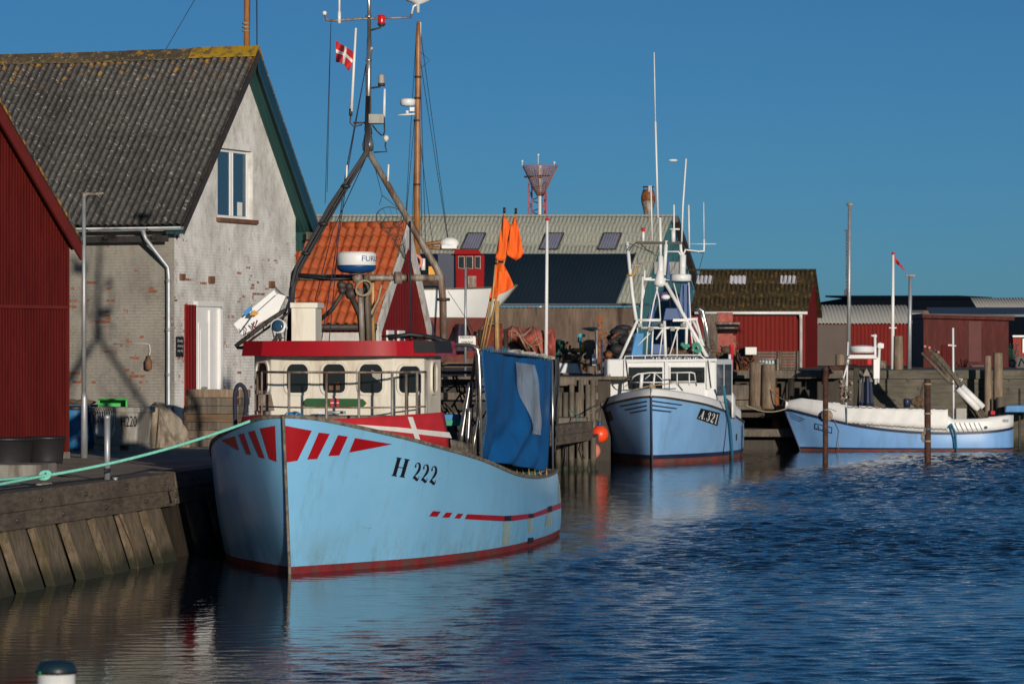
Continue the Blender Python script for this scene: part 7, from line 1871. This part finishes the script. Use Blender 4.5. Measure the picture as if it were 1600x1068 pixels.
# mooring ropes
bowp = hA.T(Vector((.25, -.5, 2.42)))
kn = P(68, 743, 57.5)
mb = MB(); mb.path([P(-60, 766, 55.5), P(0, 756, 56.3), kn, *[p for p in sagline(kn, bowp, .10, 20)[1:]]], .024, 8)
mb.path([P(-60, 758, 55.6), P(0, 749, 56.4), P(30, 746.5, 56.9), kn], .02, 8)
for k in range(3): mb.ring(P(72 - k * 2, 742, 57.5), .065, .02, (1, 0, .2), (0, .5, 1), 16, 6)
tag(mb.build('mooring_rope', m_teal), 'turquoise mooring rope with a knot running from the front boat bow to the left', 'rope')
mb = MB(); mb.path([P(90, 742, 62.5), P(120, 747, 62), P(150, 752, 61.5), P(172, 752.5, 61), P(210, 749, 62), P(240, 745, 63), P(254, 748, 63.2), P(262, 762, 63.3), P(268, 785, 63.4)], .012, 5)
mb.path([Q(s, -.3 + .05 * math.sin(s * 2), HQ + .03) for s in np.arange(54, 62, .4)], .014, 5)
tag(mb.build('black_cable', m_cable), 'thin black cable lying along the quay edge past the steel post', 'cable')
# padded loop fender between boat and quay
mb = MB(); lp = [P(368, 668, 62.6), P(367, 625, 62.6), P(369, 607, 62.6), P(375, 600.5, 62.6), P(382, 607, 62.6), P(385, 622, 62.6), P(384, 640, 62.6), P(380, 664, 62.6)]
mb.path([Vector(p) for p in smooth_pts([tuple(q) for q in lp], 4)], .035, 10); tag(mb.build('boarding_hoop', m_navyrope), 'dark padded hoop rising beside the bow of the front boat', 'hoop')
# second mooring line of the A.321 boat
mb = MB(); mb.path(sagline(P(880, 668, 113), P(944, 627, 121), .1), .018, 6); tag(mb.build('pale_mooring_line', m_tanrope), 'pale mooring line from the jetty end to the A.321 bow', 'rope')
mb = MB(); mb.path([hB.w(*hB.inv(*c3(1095, 480), 1), 1, .10) + up * .3, hB.w(*hB.inv(*c3(1118, 560), 1), 1, .09), hB.w(*hB.inv(*c3(1145, 680), 1), 1, .09), hB.w(*hB.inv(*c3(1160, 850), 1), 1, .09), hB.w(*hB.inv(*c3(1162, 958), 1), 1, .1) - up * .2], .045, 8)
tag(mb.build('hanging_blue_rope', m_bluerope), 'thick blue rope hanging down the side of the A.321 boat', 'rope')
mb = MB(); mb.path(sagline(P(1165, 632, 134), P(1233, 636, 134.5), .2), .02, 6); mb.path(sagline(P(1200, 604, 136), P(1234, 626, 134.5), .12), .025, 6); tag(mb.build('slack_mooring_line', m_tanrope), 'slack mooring lines between the landing and the small right boat', 'rope')

# big pale mooring piles
def pile(pts, d0, r0, r1, m, lab, name='mooring_pile', base=-1.5, n=14, grp=None):
    e_ = empty(name, Vector((X(pts[1][0], d0), d0, base)), lab, 'mooring pile', grp)
    mb = MB(); a = Vector((X(pts[1][0], d0), d0, base)); b = P(pts[0][0], pts[0][1], d0)
    mb.path([a, a.lerp(b, .5), b], [r1, (r0 + r1) / 2, r0], n); mb.build('shaft', m, e_)
    mb = MB(); mb.lathe(b, [(r0 * .98, -.01), (r0 * .9, .015), (r0 * .3, .02)], n); mb.build('top', m_oldwood if m is not m_rust else m_dark, e_)
    return e_
pile([(1183, 566), (1183, 638)], 136.4, .27, .30, m_pile, 'thick pale mooring pile, left one of the pair right of the A.321 boat', base=1.45)
pile([(1201, 570), (1200, 638)], 136.1, .24, .27, m_pile, 'thick pale mooring pile, right one of the pair right of the A.321 boat', base=1.45)
pile([(1211, 606), (1212, 700)], 137.2, .14, .17, m_rustor, 'short orange brown pile beside the pair of thick pale piles')
e_ = pile([(1290, 574), (1289.5, 722)], 120.2, .085, .085, m_rust, 'thin rusty steel pile standing in the water before the small boat bow')
mb = MB(); mb.lathe(P(1290, 580, 120.2), [(.1, 0), (.1, .1)], 12); mb.build('collar', m_rust, e_)
mb = MB(); mb.lathe(P(1290, 641, 120.2), [(.095, 0), (.095, .04)], 12); mb.path([P(1285, 640, 120), P(1296, 638, 120), P(1306, 642, 122)], .012, 4); mb.build('tied_rope', m_tanrope, e_)
e_ = pile([(1449, 592), (1450, 722)], 120.3, .10, .105, m_rust, 'rusty steel pile with tied ropes in the water before the small boat')
for y in (601, 647, 671, 690):
    mb = MB(); mb.lathe(P(1449.5, y, 120.3), [(.115, 0), (.12, .02), (.115, .05)], 12); mb.build('tied_rope', m_tanrope if y != 671 else m_bluerope, e_)
mb = MB()
for k in range(4): mb.path([P(1446, 668 + k * 3, 120.1), P(1441 - k % 2 * 2, 678 + 2 * k, 120), P(1443, 688 + k, 120)], .02, 5)
mb.build('frayed_rope', m_canvasg, e_)
pile([(1543.5, 556), (1544, 640)], 138.6, .125, .15, m_pile, 'slimmer left pale pile of the pair by the concrete wall')
pile([(1559.5, 551.5), (1559, 640)], 138.8, .17, .19, m_pile, 'thicker right pale pile of the pair by the concrete wall')
pile([(1563, 621), (1563, 660)], 138.0, .16, .16, m_oldwood, 'short grey pile stub in front of the pair by the concrete wall')
pile([(1403.5, 525), (1403.5, 580)], 150, .18, .2, m_pile, 'tall pale timber pile on the far quay right of the white flagpole', base=HF - .1)
pile([(1312.5, 553.5), (1312.5, 580)], 150, .18, .18, m_pile, 'short pale timber pile on the far quay before the shed', base=HF - .1)
pile([(1593, 607), (1593, 700)], 138, .04, .04, m_dark, 'thin dark steel pole by the concrete wall at the right edge')
# rusty railing
mb = MB(); mb.path([P(1289, 600, 138.5), P(1289, 575, 138.5)], .12, 10); mb.path([P(1292, 575.5, 138.8), P(1336, 573, 141)], .10, 8); mb.path([P(1294, 587, 139), P(1328, 590, 140)], .06, 6)
tag(mb.build('rusty_fender_rail', m_rust), 'rusty red brown pipe rail on the landing behind the small boat bow', 'rail')
# blue boat sliver at right edge
mb = MB(); mb.hexa([P(1570, 644, 137), P(1640, 644, 137), P(1640, 644, 138), P(1570, 644, 138)], [P(1572, 633, 137), P(1640, 632, 137), P(1640, 632, 138), P(1572, 633, 138)]); tag(mb.build('blue_pontoon', m_bluep, bevel=.03), 'blue painted pontoon edge at the right of the picture', 'pontoon')

# ================================================================ FAR QUAY THINGS
def pole(name, px0, py0, px1, py1, d0, r0, r1, m, lab, cat):
    e_ = empty(name, P(px0, py0, d0), lab, cat); mb = MB(); mb.path([P(px0, py0, d0), P(px1, py1, d0)], [r0, r1], 10); mb.build('pole', m, e_); return e_
e_ = pole('flagpole', 853, 575, 855, 345, 126, .065, .045, m_white, 'white flagpole with a red knob behind the blue tarpaulin', 'flagpole')
mb = MB(); mb.lathe(P(855, 345, 126), [(.03, 0), (.075, .02), (.075, .08), (.03, .11)], 14); mb.build('red_knob', m_danred, e_)
e_ = pole('flagpole', 1394.5, 578, 1395.5, 398, 155, .085, .05, m_white, 'tall white flagpole with a small pennant on the right', 'flagpole')
mb = MB(); mb.ball(P(1395.5, 396, 155), .07, 10); mb.build('knob', m_danred, e_)
mb = MB(); mb.box(P(1395, 512, 155), (.3, .06, .04)); mb.build('cleat', m_white, e_)
mb = MB(); mb.grid(lambda a, c: P(lerp(1397, 1414, a), lerp(398, 421, a ** .9) + lerp(0, 9 - 7 * a, c), 155) + Vector((0, .1 * math.sin(a * 9), 0)), 14, 4); tag(mb.build('pennant', m_danred, solid=.01), 'small red pennant drooping from the white flagpole', 'pennant')
e_ = pole('mast_lamp', 1326, 560, 1327.5, 321, 150, .08, .06, m_galv, 'tallest thin lamp mast with a flat disc head right of the red shed', 'lamp post')
mb = MB(); mb.lathe(P(1327.5, 321, 150), [(.05, -.05), (.13, .02), (.13, .06), (.06, .12)], 14); mb.build('lamp_head', m_tub, e_)
e_ = pole('mast_lamp', 1420.5, 576, 1422.5, 433, 152, .09, .07, m_galv, 'shorter lamp mast with a small cross head beside the white flagpole', 'lamp post')
mb = MB(); mb.lathe(P(1422.5, 432, 152), [(.1, -.02), (.17, .03), (.15, .08)], 12); mb.box(P(1422.5, 430.5, 152), (.34, .2, .08)); mb.build('lamp_head', m_tub, e_)
e_ = empty('lattice_mast', P(1325, 552, 330), 'slender grey lattice mast far behind the lamp mast on the right', 'mast')
mb = MB(); dl_ = 330
cs = [(1322.2, 0), (1327.5, .3), (1325, -.3)]
for px, dy in cs: mb.path([P(px, 552, dl_ + dy), P(px, 362, dl_ + dy)], .028, 4)
for k in range(32):
    y0_ = 552 - k * 6; y1_ = y0_ - 6
    for i in range(3): mb.path([P(cs[i][0], y0_, dl_ + cs[i][1]), P(cs[(i + 1) % 3][0], y1_, dl_ + cs[(i + 1) % 3][1])], .016, 3)
mb.build('lattice', m_oldsteel, e_)
mb = MB(); mb.box(P(1323, 360, dl_), (.35, .3, .1)); mb.box(P(1323, 457, dl_), (.4, .3, .5)); mb.build('platform', m_dark, e_)
mb = MB(); mb.path([P(1325, 362, dl_), P(1325, 352, dl_)], .015, 4); mb.build('tip', m_dark, e_)
e_ = pole('wooden_mast', 383.5, 552, 386, -60, 120, .12, .085, m_mastw, 'brown wooden ship mast rising behind the ridge of the storehouse', 'mast')
mb = MB(); mb.path([P(402.5, 300, 120), P(401, -60, 120)], .018, 4); mb.path([P(388, 300, 120), P(391, -60, 120)], .008, 4); mb.path([P(240, 110, 120), P(310, -10, 120)], .010, 4); mb.build('stay', m_cable, e_)
mb = MB(); 
for y in (38, 44, 50): mb.lathe(P(384, y, 120), [(.11, 0), (.12, .03), (.11, .06)], 10)
mb.build('rope_lashing', m_canvasg, e_)
e_ = empty('parking_sign', P(727, 560, 112), 'small white sign board with black text on a thin steel post behind the front boat', 'sign')
mb = MB(); mb.path([P(727, 590, 112), P(727.5, 418, 112)], .035, 8); mb.build('pole', m_galv, e_)
mb = MB(); mb.box(P(730, 532, 111.9), (.50, .03, .27)); sb_ = mb.build('board', m_signwhite, e_)
flat_text('PRIVAT', P(719, 529, 111.87), (1, 0, 0), up, .07, m_black, sb_, width=.38); flat_text('OMRÅDE', P(721, 536, 111.87), (1, 0, 0), up, .06, m_black, sb_, width=.34)
mb = MB(); mb.ball(P(1051.5, 250.5, 200), .14, 10, sq=(1.8, .5, .45)); mb.grid(lambda a, c: P(1051 + lerp(-3, 3, a), 250 - 2.2 * abs(a - .5) * 2 + .6 * c, 200) + Vector((0, .15 * c, 0)), 8, 1)
tag(mb.build('gull', m_white), 'tiny white gull flying in the sky near the antennas', 'bird')

# heaps and gear
def blob_heap(name, lab, cat, px0, px1, py0, py1, d0, m, seed, n=40, r0=.12, r1=.28, sticks=0, ms=None):
    random.seed(seed); mb = MB()
    for k in range(n):
        a = random.random(); x = lerp(px0, px1, a); top = lerp(py1, py0, math.sin(math.pi * (.12 + .76 * a)) * random.uniform(.55, 1))
        for q in range(2):
            y = random.uniform(top, py1); mb.ball(P(x, y, d0 + random.uniform(-.3, .5)), random.uniform(r0, r1), 8, sq=(random.uniform(.8, 1.6), 1, random.uniform(.5, 1)))
    for k in range(sticks):
        x = random.uniform(px0, px1); y = random.uniform(py0, py1)
        mb.path([P(x, y, d0 - .4), P(x + random.uniform(-12, 12), y + random.uniform(-14, 14), d0 - .3)], random.uniform(.015, .05), 5)
    return tag(mb.build(name, m), lab, cat)
e_ = empty('covered_dinghy', P(812, 560, 127), 'dinghy standing ashore under a laced red tarpaulin', 'boat')
mb = MB()
def tarpf(a, c):
    x = lerp(768, 868, a); yt = lerp(512, 517, a) - 3 * math.sin(a * 3); yb = lerp(535, 565, ss(.35, .8, a)); y = lerp(yt, yb, c)
    return P(x, y, 126.5 - .5 * math.sin(math.pi * c) + (.9 if a > .97 else 0)) + Vector((0, .12 * math.sin(a * 15 + c * 5) + .05 * math.sin(a * 40 - c * 11), .05 * math.sin(a * 22)))
mb.grid(tarpf, 46, 14); mb.grid(lambda a, c: tarpf(a, 0) + Vector((0, 2.4 * c, -.3 * c)), 46, 2); mb.build('tarpaulin', m_netred, e_)
mb = MB(); random.seed(3)
for k in range(9):
    a, b = random.uniform(.1, .95), random.uniform(.1, .95); mb.path([tarpf(lerp(a, b, t / 8), t / 8) + Vector((0, -.06, 0)) for t in range(9)], .014, 4)
mb.build('lacing', m_tanrope, e_)
mb = MB(); mb.hexa([P(780, 575, 127.2), P(862, 575, 127.2), P(862, 575, 128.6), P(780, 575, 128.6)], [P(772, 520, 127.2), P(866, 520, 127.2), P(866, 520, 128.6), P(772, 520, 128.6)]); mb.build('dinghy_hull', m_navy, e_)
e_ = empty('red_hull_boat', P(700, 560, 124), 'dull red underside of a boat propped ashore behind the front boat', 'boat')
mb = MB(); mb.grid(lambda a, c: P(lerp(640, 785, a), lerp(502 + 8 * math.sin(a * 3), 560, c), 123 + 1.3 * c + .4 * math.sin(math.pi * a)), 30, 8); mb.grid(lambda a, c: P(lerp(640, 785, a), 502 + 8 * math.sin(a * 3), 123 + .4 * math.sin(math.pi * a) + 2 * c), 30, 1); mb.build('hull', m_netred, e_)
mb = MB(); mb.path([P(x, 502 + 8 * math.sin((x - 640) / 145 * 3), 122.95) for x in range(640, 786, 8)], .05, 6); mb.build('rubbing_strake', m_oldwood, e_)
mb = MB()
for (x0_, x1_, yt, yb, ph) in ((652, 688, 502, 545, 0), (696, 745, 506, 548, 2)):
    mb.grid(lambda a, c: P(lerp(lerp((x0_ + x1_) / 2 - 9, (x0_ + x1_) / 2 + 9, a), lerp(x0_, x1_, a), c), lerp(yt, yb, c), 115 + .3 * math.sin(a * 7 + ph)), 16, 6)
tag(mb.build('dark_cloth_heap', m_sailcl), 'dark purple cloth bundles behind the wheelhouse roof', 'cloth')
mb = MB(); mb.box(P(745, 500, 122.4), (1.0, .1, 1.2)); 
m_d = 133.0
blob_heap('net_pile', 'brown heap of nets and gear left of the A.321 boat', 'net', 868, 912, 545, 590, m_d, m_net, 41, 26, .1, .22, 14)
blob_heap('rusty_gear_pile', 'rusty orange heap of trawl gear by the A.321 boat', 'gear', 885, 960, 520, 592, m_d + 2, m_rustor, 42, 26, .08, .2, 20)
blob_heap('green_net_pile', 'faded green net heap left of the rusty gear', 'net', 862, 884, 535, 565, m_d + 3, m_netg, 43, 12, .15, .25)
blob_heap('black_net_roll', 'black net roll standing left of the A.321 mast', 'net', 955, 985, 508, 556, m_d + 2.5, m_rubber, 44, 22, .15, .28)
blob_heap('grey_gear_pile', 'dark heap of gear behind the A.321 mast', 'gear', 1090, 1148, 530, 585, 143, m_net, 45, 30, .1, .25, 16)
e_ = empty('rusty_winch', P(1167, 585, 141), 'bright orange rusty trawl winch before the red shed', 'winch')
mb = MB(); random.seed(46)
mb.hexa([P(1150, 590, 140.6), P(1180, 590, 140.6), P(1180, 590, 142), P(1150, 590, 142)], [P(1150, 580, 140.6), P(1180, 580, 140.6), P(1180, 580, 142), P(1150, 580, 142)]); 
for x in (1152, 1164, 1177): mb.prism([P(x - 1, 582, 141), P(x + 2, 582, 141), P(x + 2, 545, 141), P(x - 1, 548, 141)], (0, .7, 0))
mb.build('frame', m_rustor, e_)
mb = MB()
for y, r_ in ((565, .22), (550, .16), (578, .2)): mb.tube(P(1152, y, 141.3), P(1178, y, 141.3), r_, n=14); 
for x in (1154, 1165, 1176): mb.tube(P(x - 1, 566, 141.3), P(x + 1, 566, 141.3), .33, n=16)
mb.build('drum', m_rustor, e_)
mb = MB()
for k in range(14): mb.path([P(random.uniform(1148, 1180), random.uniform(540, 585), 140.8), P(random.uniform(1148, 1180), random.uniform(540, 585), 140.9)], .03, 5)
mb.build('levers', m_rust, e_)
mb = MB(); mb.box(P(1173, 548, 140.5), (.42, .3, .28)); mb.build('white_box', m_signwhite, e_, bevel=.02)
mb = MB(); mb.lathe(P(1143, 590, 140), [(.07, 0), (.07, 1.1), (.09, 1.12), (.09, 1.2)], 10); tag(mb.build('striped_post', m_danred), 'short red post left of the orange winch', 'post')
mb = MB(); mb.lathe(P(1140, 590, 139.4), [(.05, 0), (.05, .85)], 10); tag(mb.build('white_post', m_white), 'short white post beside the short red post', 'post')
# IBC tank
e_ = empty('caged_tank', P(1200, 590, 142), 'white plastic tank in a metal cage behind the pale piles', 'tank')
mb = MB(); mb.hexa([P(1186, 588, 142), P(1216, 588, 142), P(1216, 588, 143), P(1186, 588, 143)], [P(1186, 562, 142), P(1216, 562, 142), P(1216, 562, 143), P(1186, 562, 143)]); mb.build('tank_body', M('milky_tank_plastic', (.42, .50, .52), .5), e_, bevel=.06)
mb = MB()
for x in np.arange(1186, 1217, 5): mb.path([P(x, 589, 141.95), P(x, 561, 141.95)], .014, 4)
for y in (561, 568, 575, 582, 589): mb.path([P(1186, y, 141.94), P(1216, y, 141.94)], .014, 4)
mb.build('cage', m_galv, e_)
mb = MB(); mb.box(P(1215.5, 577, 141.8), (.08, .1, .8)); mb.build('side_board', m_pile, e_)
for k, (x0_, x1_) in enumerate(((1180, 1217), (1218, 1247))):
    e_ = empty('slatted_crate', P((x0_ + x1_) / 2, 582, 150), ('grey slatted crate behind the caged tank' if k == 0 else 'grey slatted crate between the caged tank and the downpipe'), 'crate', 'slatted crates before the red shed')
    for j in range(7):
        mb = MB(); y = 549 + j * 4.4; mb.hexa([P(x0_, y + 3.2, 150), P(x1_, y + 3.2, 150), P(x1_, y + 3.2, 150.9), P(x0_, y + 3.2, 150.9)], [P(x0_, y, 150), P(x1_, y, 150), P(x1_, y, 150.9), P(x0_, y, 150.9)]); mb.build('slat', m_oldwood, e_)
    mb = MB()
    for x in (x0_ + 1, x1_ - 1): mb.tube(P(x, 583, 149.95), P(x, 548, 149.95), .05, n=4)
    mb.build('corner_post', m_oldwood, e_)
# black raft, wood panels
e_ = empty('stacked_dinghy', P(1133, 530, 144), 'small black dinghy stacked high before the red shed', 'dinghy')
mb = MB(); mb.grid(lambda a, c: P(lerp(1118, 1155, a) + (c * lerp(3, -3, a)), lerp(505, 521, c), 143.5 - .5 * math.sin(math.pi * c)), 14, 6); mb.grid(lambda a, c: P(lerp(1118, 1155, a), 505, 143.5 + 1.4 * c), 10, 1); mb.build('hull', m_black, e_)
mb = MB(); mb.path([P(1117, 505, 143.4), P(1156, 505, 143.4)], .05, 6); mb.path([P(1119, 512, 143), P(1153, 512, 143)], .03, 6); mb.build('gunwale', m_oldsteel, e_)
mb = MB(); mb.hexa([P(1125, 560, 144), P(1150, 560, 144), P(1150, 560, 145), P(1125, 560, 145)], [P(1125, 524, 144), P(1150, 524, 144), P(1150, 524, 145), P(1125, 524, 145)]); mb.build('red_support', m_netred, e_)
e_ = empty('board_screen', P(1107, 560, 150), 'grey weathered board screen beside the black dinghy', 'screen')
for k in range(6): 
    mb = MB(); x = 1098 + k * 4.1; mb.hexa([P(x, 585, 150), P(x + 3.8, 585, 150), P(x + 3.8, 585, 150.08), P(x, 585, 150.08)], [P(x, 490 + (k % 3), 150), P(x + 3.8, 490 + (k % 3), 150), P(x + 3.8, 490, 150.08), P(x, 490, 150.08)]); mb.build('board', m_oldwood, e_)
mb = MB(); mb.hexa([P(1120, 560, 152), P(1145, 560, 152), P(1145, 560, 152.2), P(1120, 560, 152.2)], [P(1120, 488, 152), P(1145, 488, 152), P(1145, 488, 152.2), P(1120, 488, 152.2)]); mb.build('red_board', m_netred, e_)
# jetty small things behind the blue tarpaulin
e_ = empty('grey_box_lid', P(892, 585, 131.5), 'pale grey tub with sloping lid on a plank platform', 'tub')
mb = MB(); mb.hexa([P(868, 585, 131), P(909, 585, 131), P(909, 585, 132), P(868, 585, 132)], [P(868, 566, 131), P(902, 567, 131), P(902, 567, 132), P(868, 566, 132)]); mb.build('tub_body', m_galv, e_, bevel=.04)
mb = MB(); mb.box(P(885, 591, 131), (1.3, .8, .07)); mb.build('shelf', m_oldwood, e_)
mb = MB(); mb.box(P(898, 584, 130.8), (1.25, .3, .06), ry=.02); tag(mb.build('plank', m_oldwood), 'loose plank lying under the pale grey tub', 'plank')
mb = MB(); mb.box(P(894, 592.5, 130.3), (.5, .3, .1)); tag(mb.build('blue_box', M('deep_blue_plastic', (.01, .02, .3), .5), bevel=.02), 'deep blue plastic box under the pale grey tub', 'box')
e_ = empty('net_table', P(928, 560, 134), 'round grey table like spool on a post in the gear yard', 'spool')
mb = MB(); mb.lathe(P(925, 513, 134), [(.05, -.1), (.35, -.02), (.36, .02), (.1, .05)], 18); mb.build('top_disc', m_galv, e_)
mb = MB(); mb.path([P(932, 590, 134), P(932, 513, 134)], .05, 8); mb.build('leg', m_galv, e_)
mb = MB(); mb.box(P(938, 530, 134.2), (.14, .14, 1.7)); tag(mb.build('brown_post', m_rustor), 'short brown post beside the spool in the gear yard', 'post')
mb = MB(); mb.box(P(922, 562, 133.2), (.28, .28, 1.4)); tag(mb.build('wooden_bollard', m_oldwood, bevel=.03), 'square grey wooden bollard in the gear yard left of the A.321 boat', 'bollard')
mb = MB(); mb.box(P(928, 562, 132.9), (.14, .1, .4)); tag(mb.build('white_meter_box', m_signwhite, bevel=.02), 'small white box fixed on the square wooden bollard', 'box')
mb = MB(); mb.path([P(940, 582, 132.5), P(940, 530, 132.5)], .035, 8); tag(mb.build('white_stake', m_white), 'thin white stake in the gear yard left of the A.321 boat', 'stake')
mb = MB(); mb.box(P(908, 524, 134), (.28, .2, .12)); mb.path([P(906, 527, 134), P(908, 560, 134)], .04, 6); tag(mb.build('turquoise_handle', M('turquoise_plastic', (.02, .35, .42), .5)), 'turquoise handled tool standing in the gear yard', 'tool')
mb = MB(); mb.ball(P(903, 547, 133.5), .1, 10, sq=(1.4, 1, .8)); mb.box(P(912, 540, 133.6), (.12, .1, .4), ry=.3); tag(mb.build('yellow_float', m_yel), 'yellow float and strap in the gear yard', 'float')
mb = MB()
for x in (947, 951): mb.path([P(x, 612, 122.5), P(x, 588, 122.5), P(x + 1.5, 584, 122.5), P(x + 3, 588, 122.5)], .02, 6)
tag(mb.build('steel_hoop', m_oldsteel), 'two thin steel hoops left of the A.321 wheelhouse', 'hoop')
e_ = empty('potted_plant', P(1583, 572, 170), 'pot with dry brown plants beside the dull red building', 'plant')
mb = MB(); mb.lathe(P(1583, 574, 170), [(.1, 0), (.15, .28), (.13, .28)], 12); mb.build('pot', m_tub, e_)
mb = MB(); random.seed(50)
for k in range(40):
    a = P(1583 + random.uniform(-2, 2), 566, 170); b = P(1583 + random.uniform(-9, 9), random.uniform(536, 562), 170 + random.uniform(-.3, .3)); mb.path([a, a.lerp(b, .5) + up * .03, b], .012, 3); mb.ball(b, .035, 5)
mb.build('foliage', m_netg, e_)
mb = MB(); mb.box(P(1597, 566, 169), (.5, .1, .5)); mb.path([P(1592, 572, 168.9), P(1596, 560, 168.9), P(1603, 570, 168.9)], .03, 4); tag(mb.build('chalk_board', m_black), 'dark board with pale frame leaning at the right edge', 'board')
mb = MB(); mb.lathe(P(1379, 575, 150), [(.16, 0), (.16, .3)], 12); tag(mb.build('grey_bin', m_oldsteel), 'small grey bin on the far quay left of the white flagpole', 'bin')

# foreground lamp bollard, out of focus
fp = 20.0
e_ = empty('lantern_bollard', (X(88, fp), fp, HQ), 'out of focus white bollard with a dark cap at the lower left corner', 'bollard')
cx_ = X(88, fp)
mb = MB(); mb.lathe((cx_, fp, 0), [(.098, HQ - .02), (.098, Z(1050, fp))], 32); mb.build('white_body', m_white, e_)
mb = MB(); z1_ = Z(1052, fp); z2_ = Z(1031, fp); mb.lathe((cx_, fp, 0), [(.10, z1_), (.107, z1_ + .006), (.107, z1_ + .02), (.10, lerp(z1_, z2_, .6)), (.082, lerp(z1_, z2_, .88)), (.04, z2_)], 32); cp_ = mb.build('dark_cap', M('dark_teal_plastic', (.01, .03, .045), .4), e_)
mb = MB(); mb.lathe((cx_, fp, 0), [(.1085, z1_ + .004), (.1085, z1_ + .016)], 32); mb.build('band', m_black, cp_)
mb = MB(); mb.box((cx_ - .075, fp - .078, z1_ + .012), (.016, .006, .01), rz=R(-40)); mb.build('green_mark', m_green, cp_)
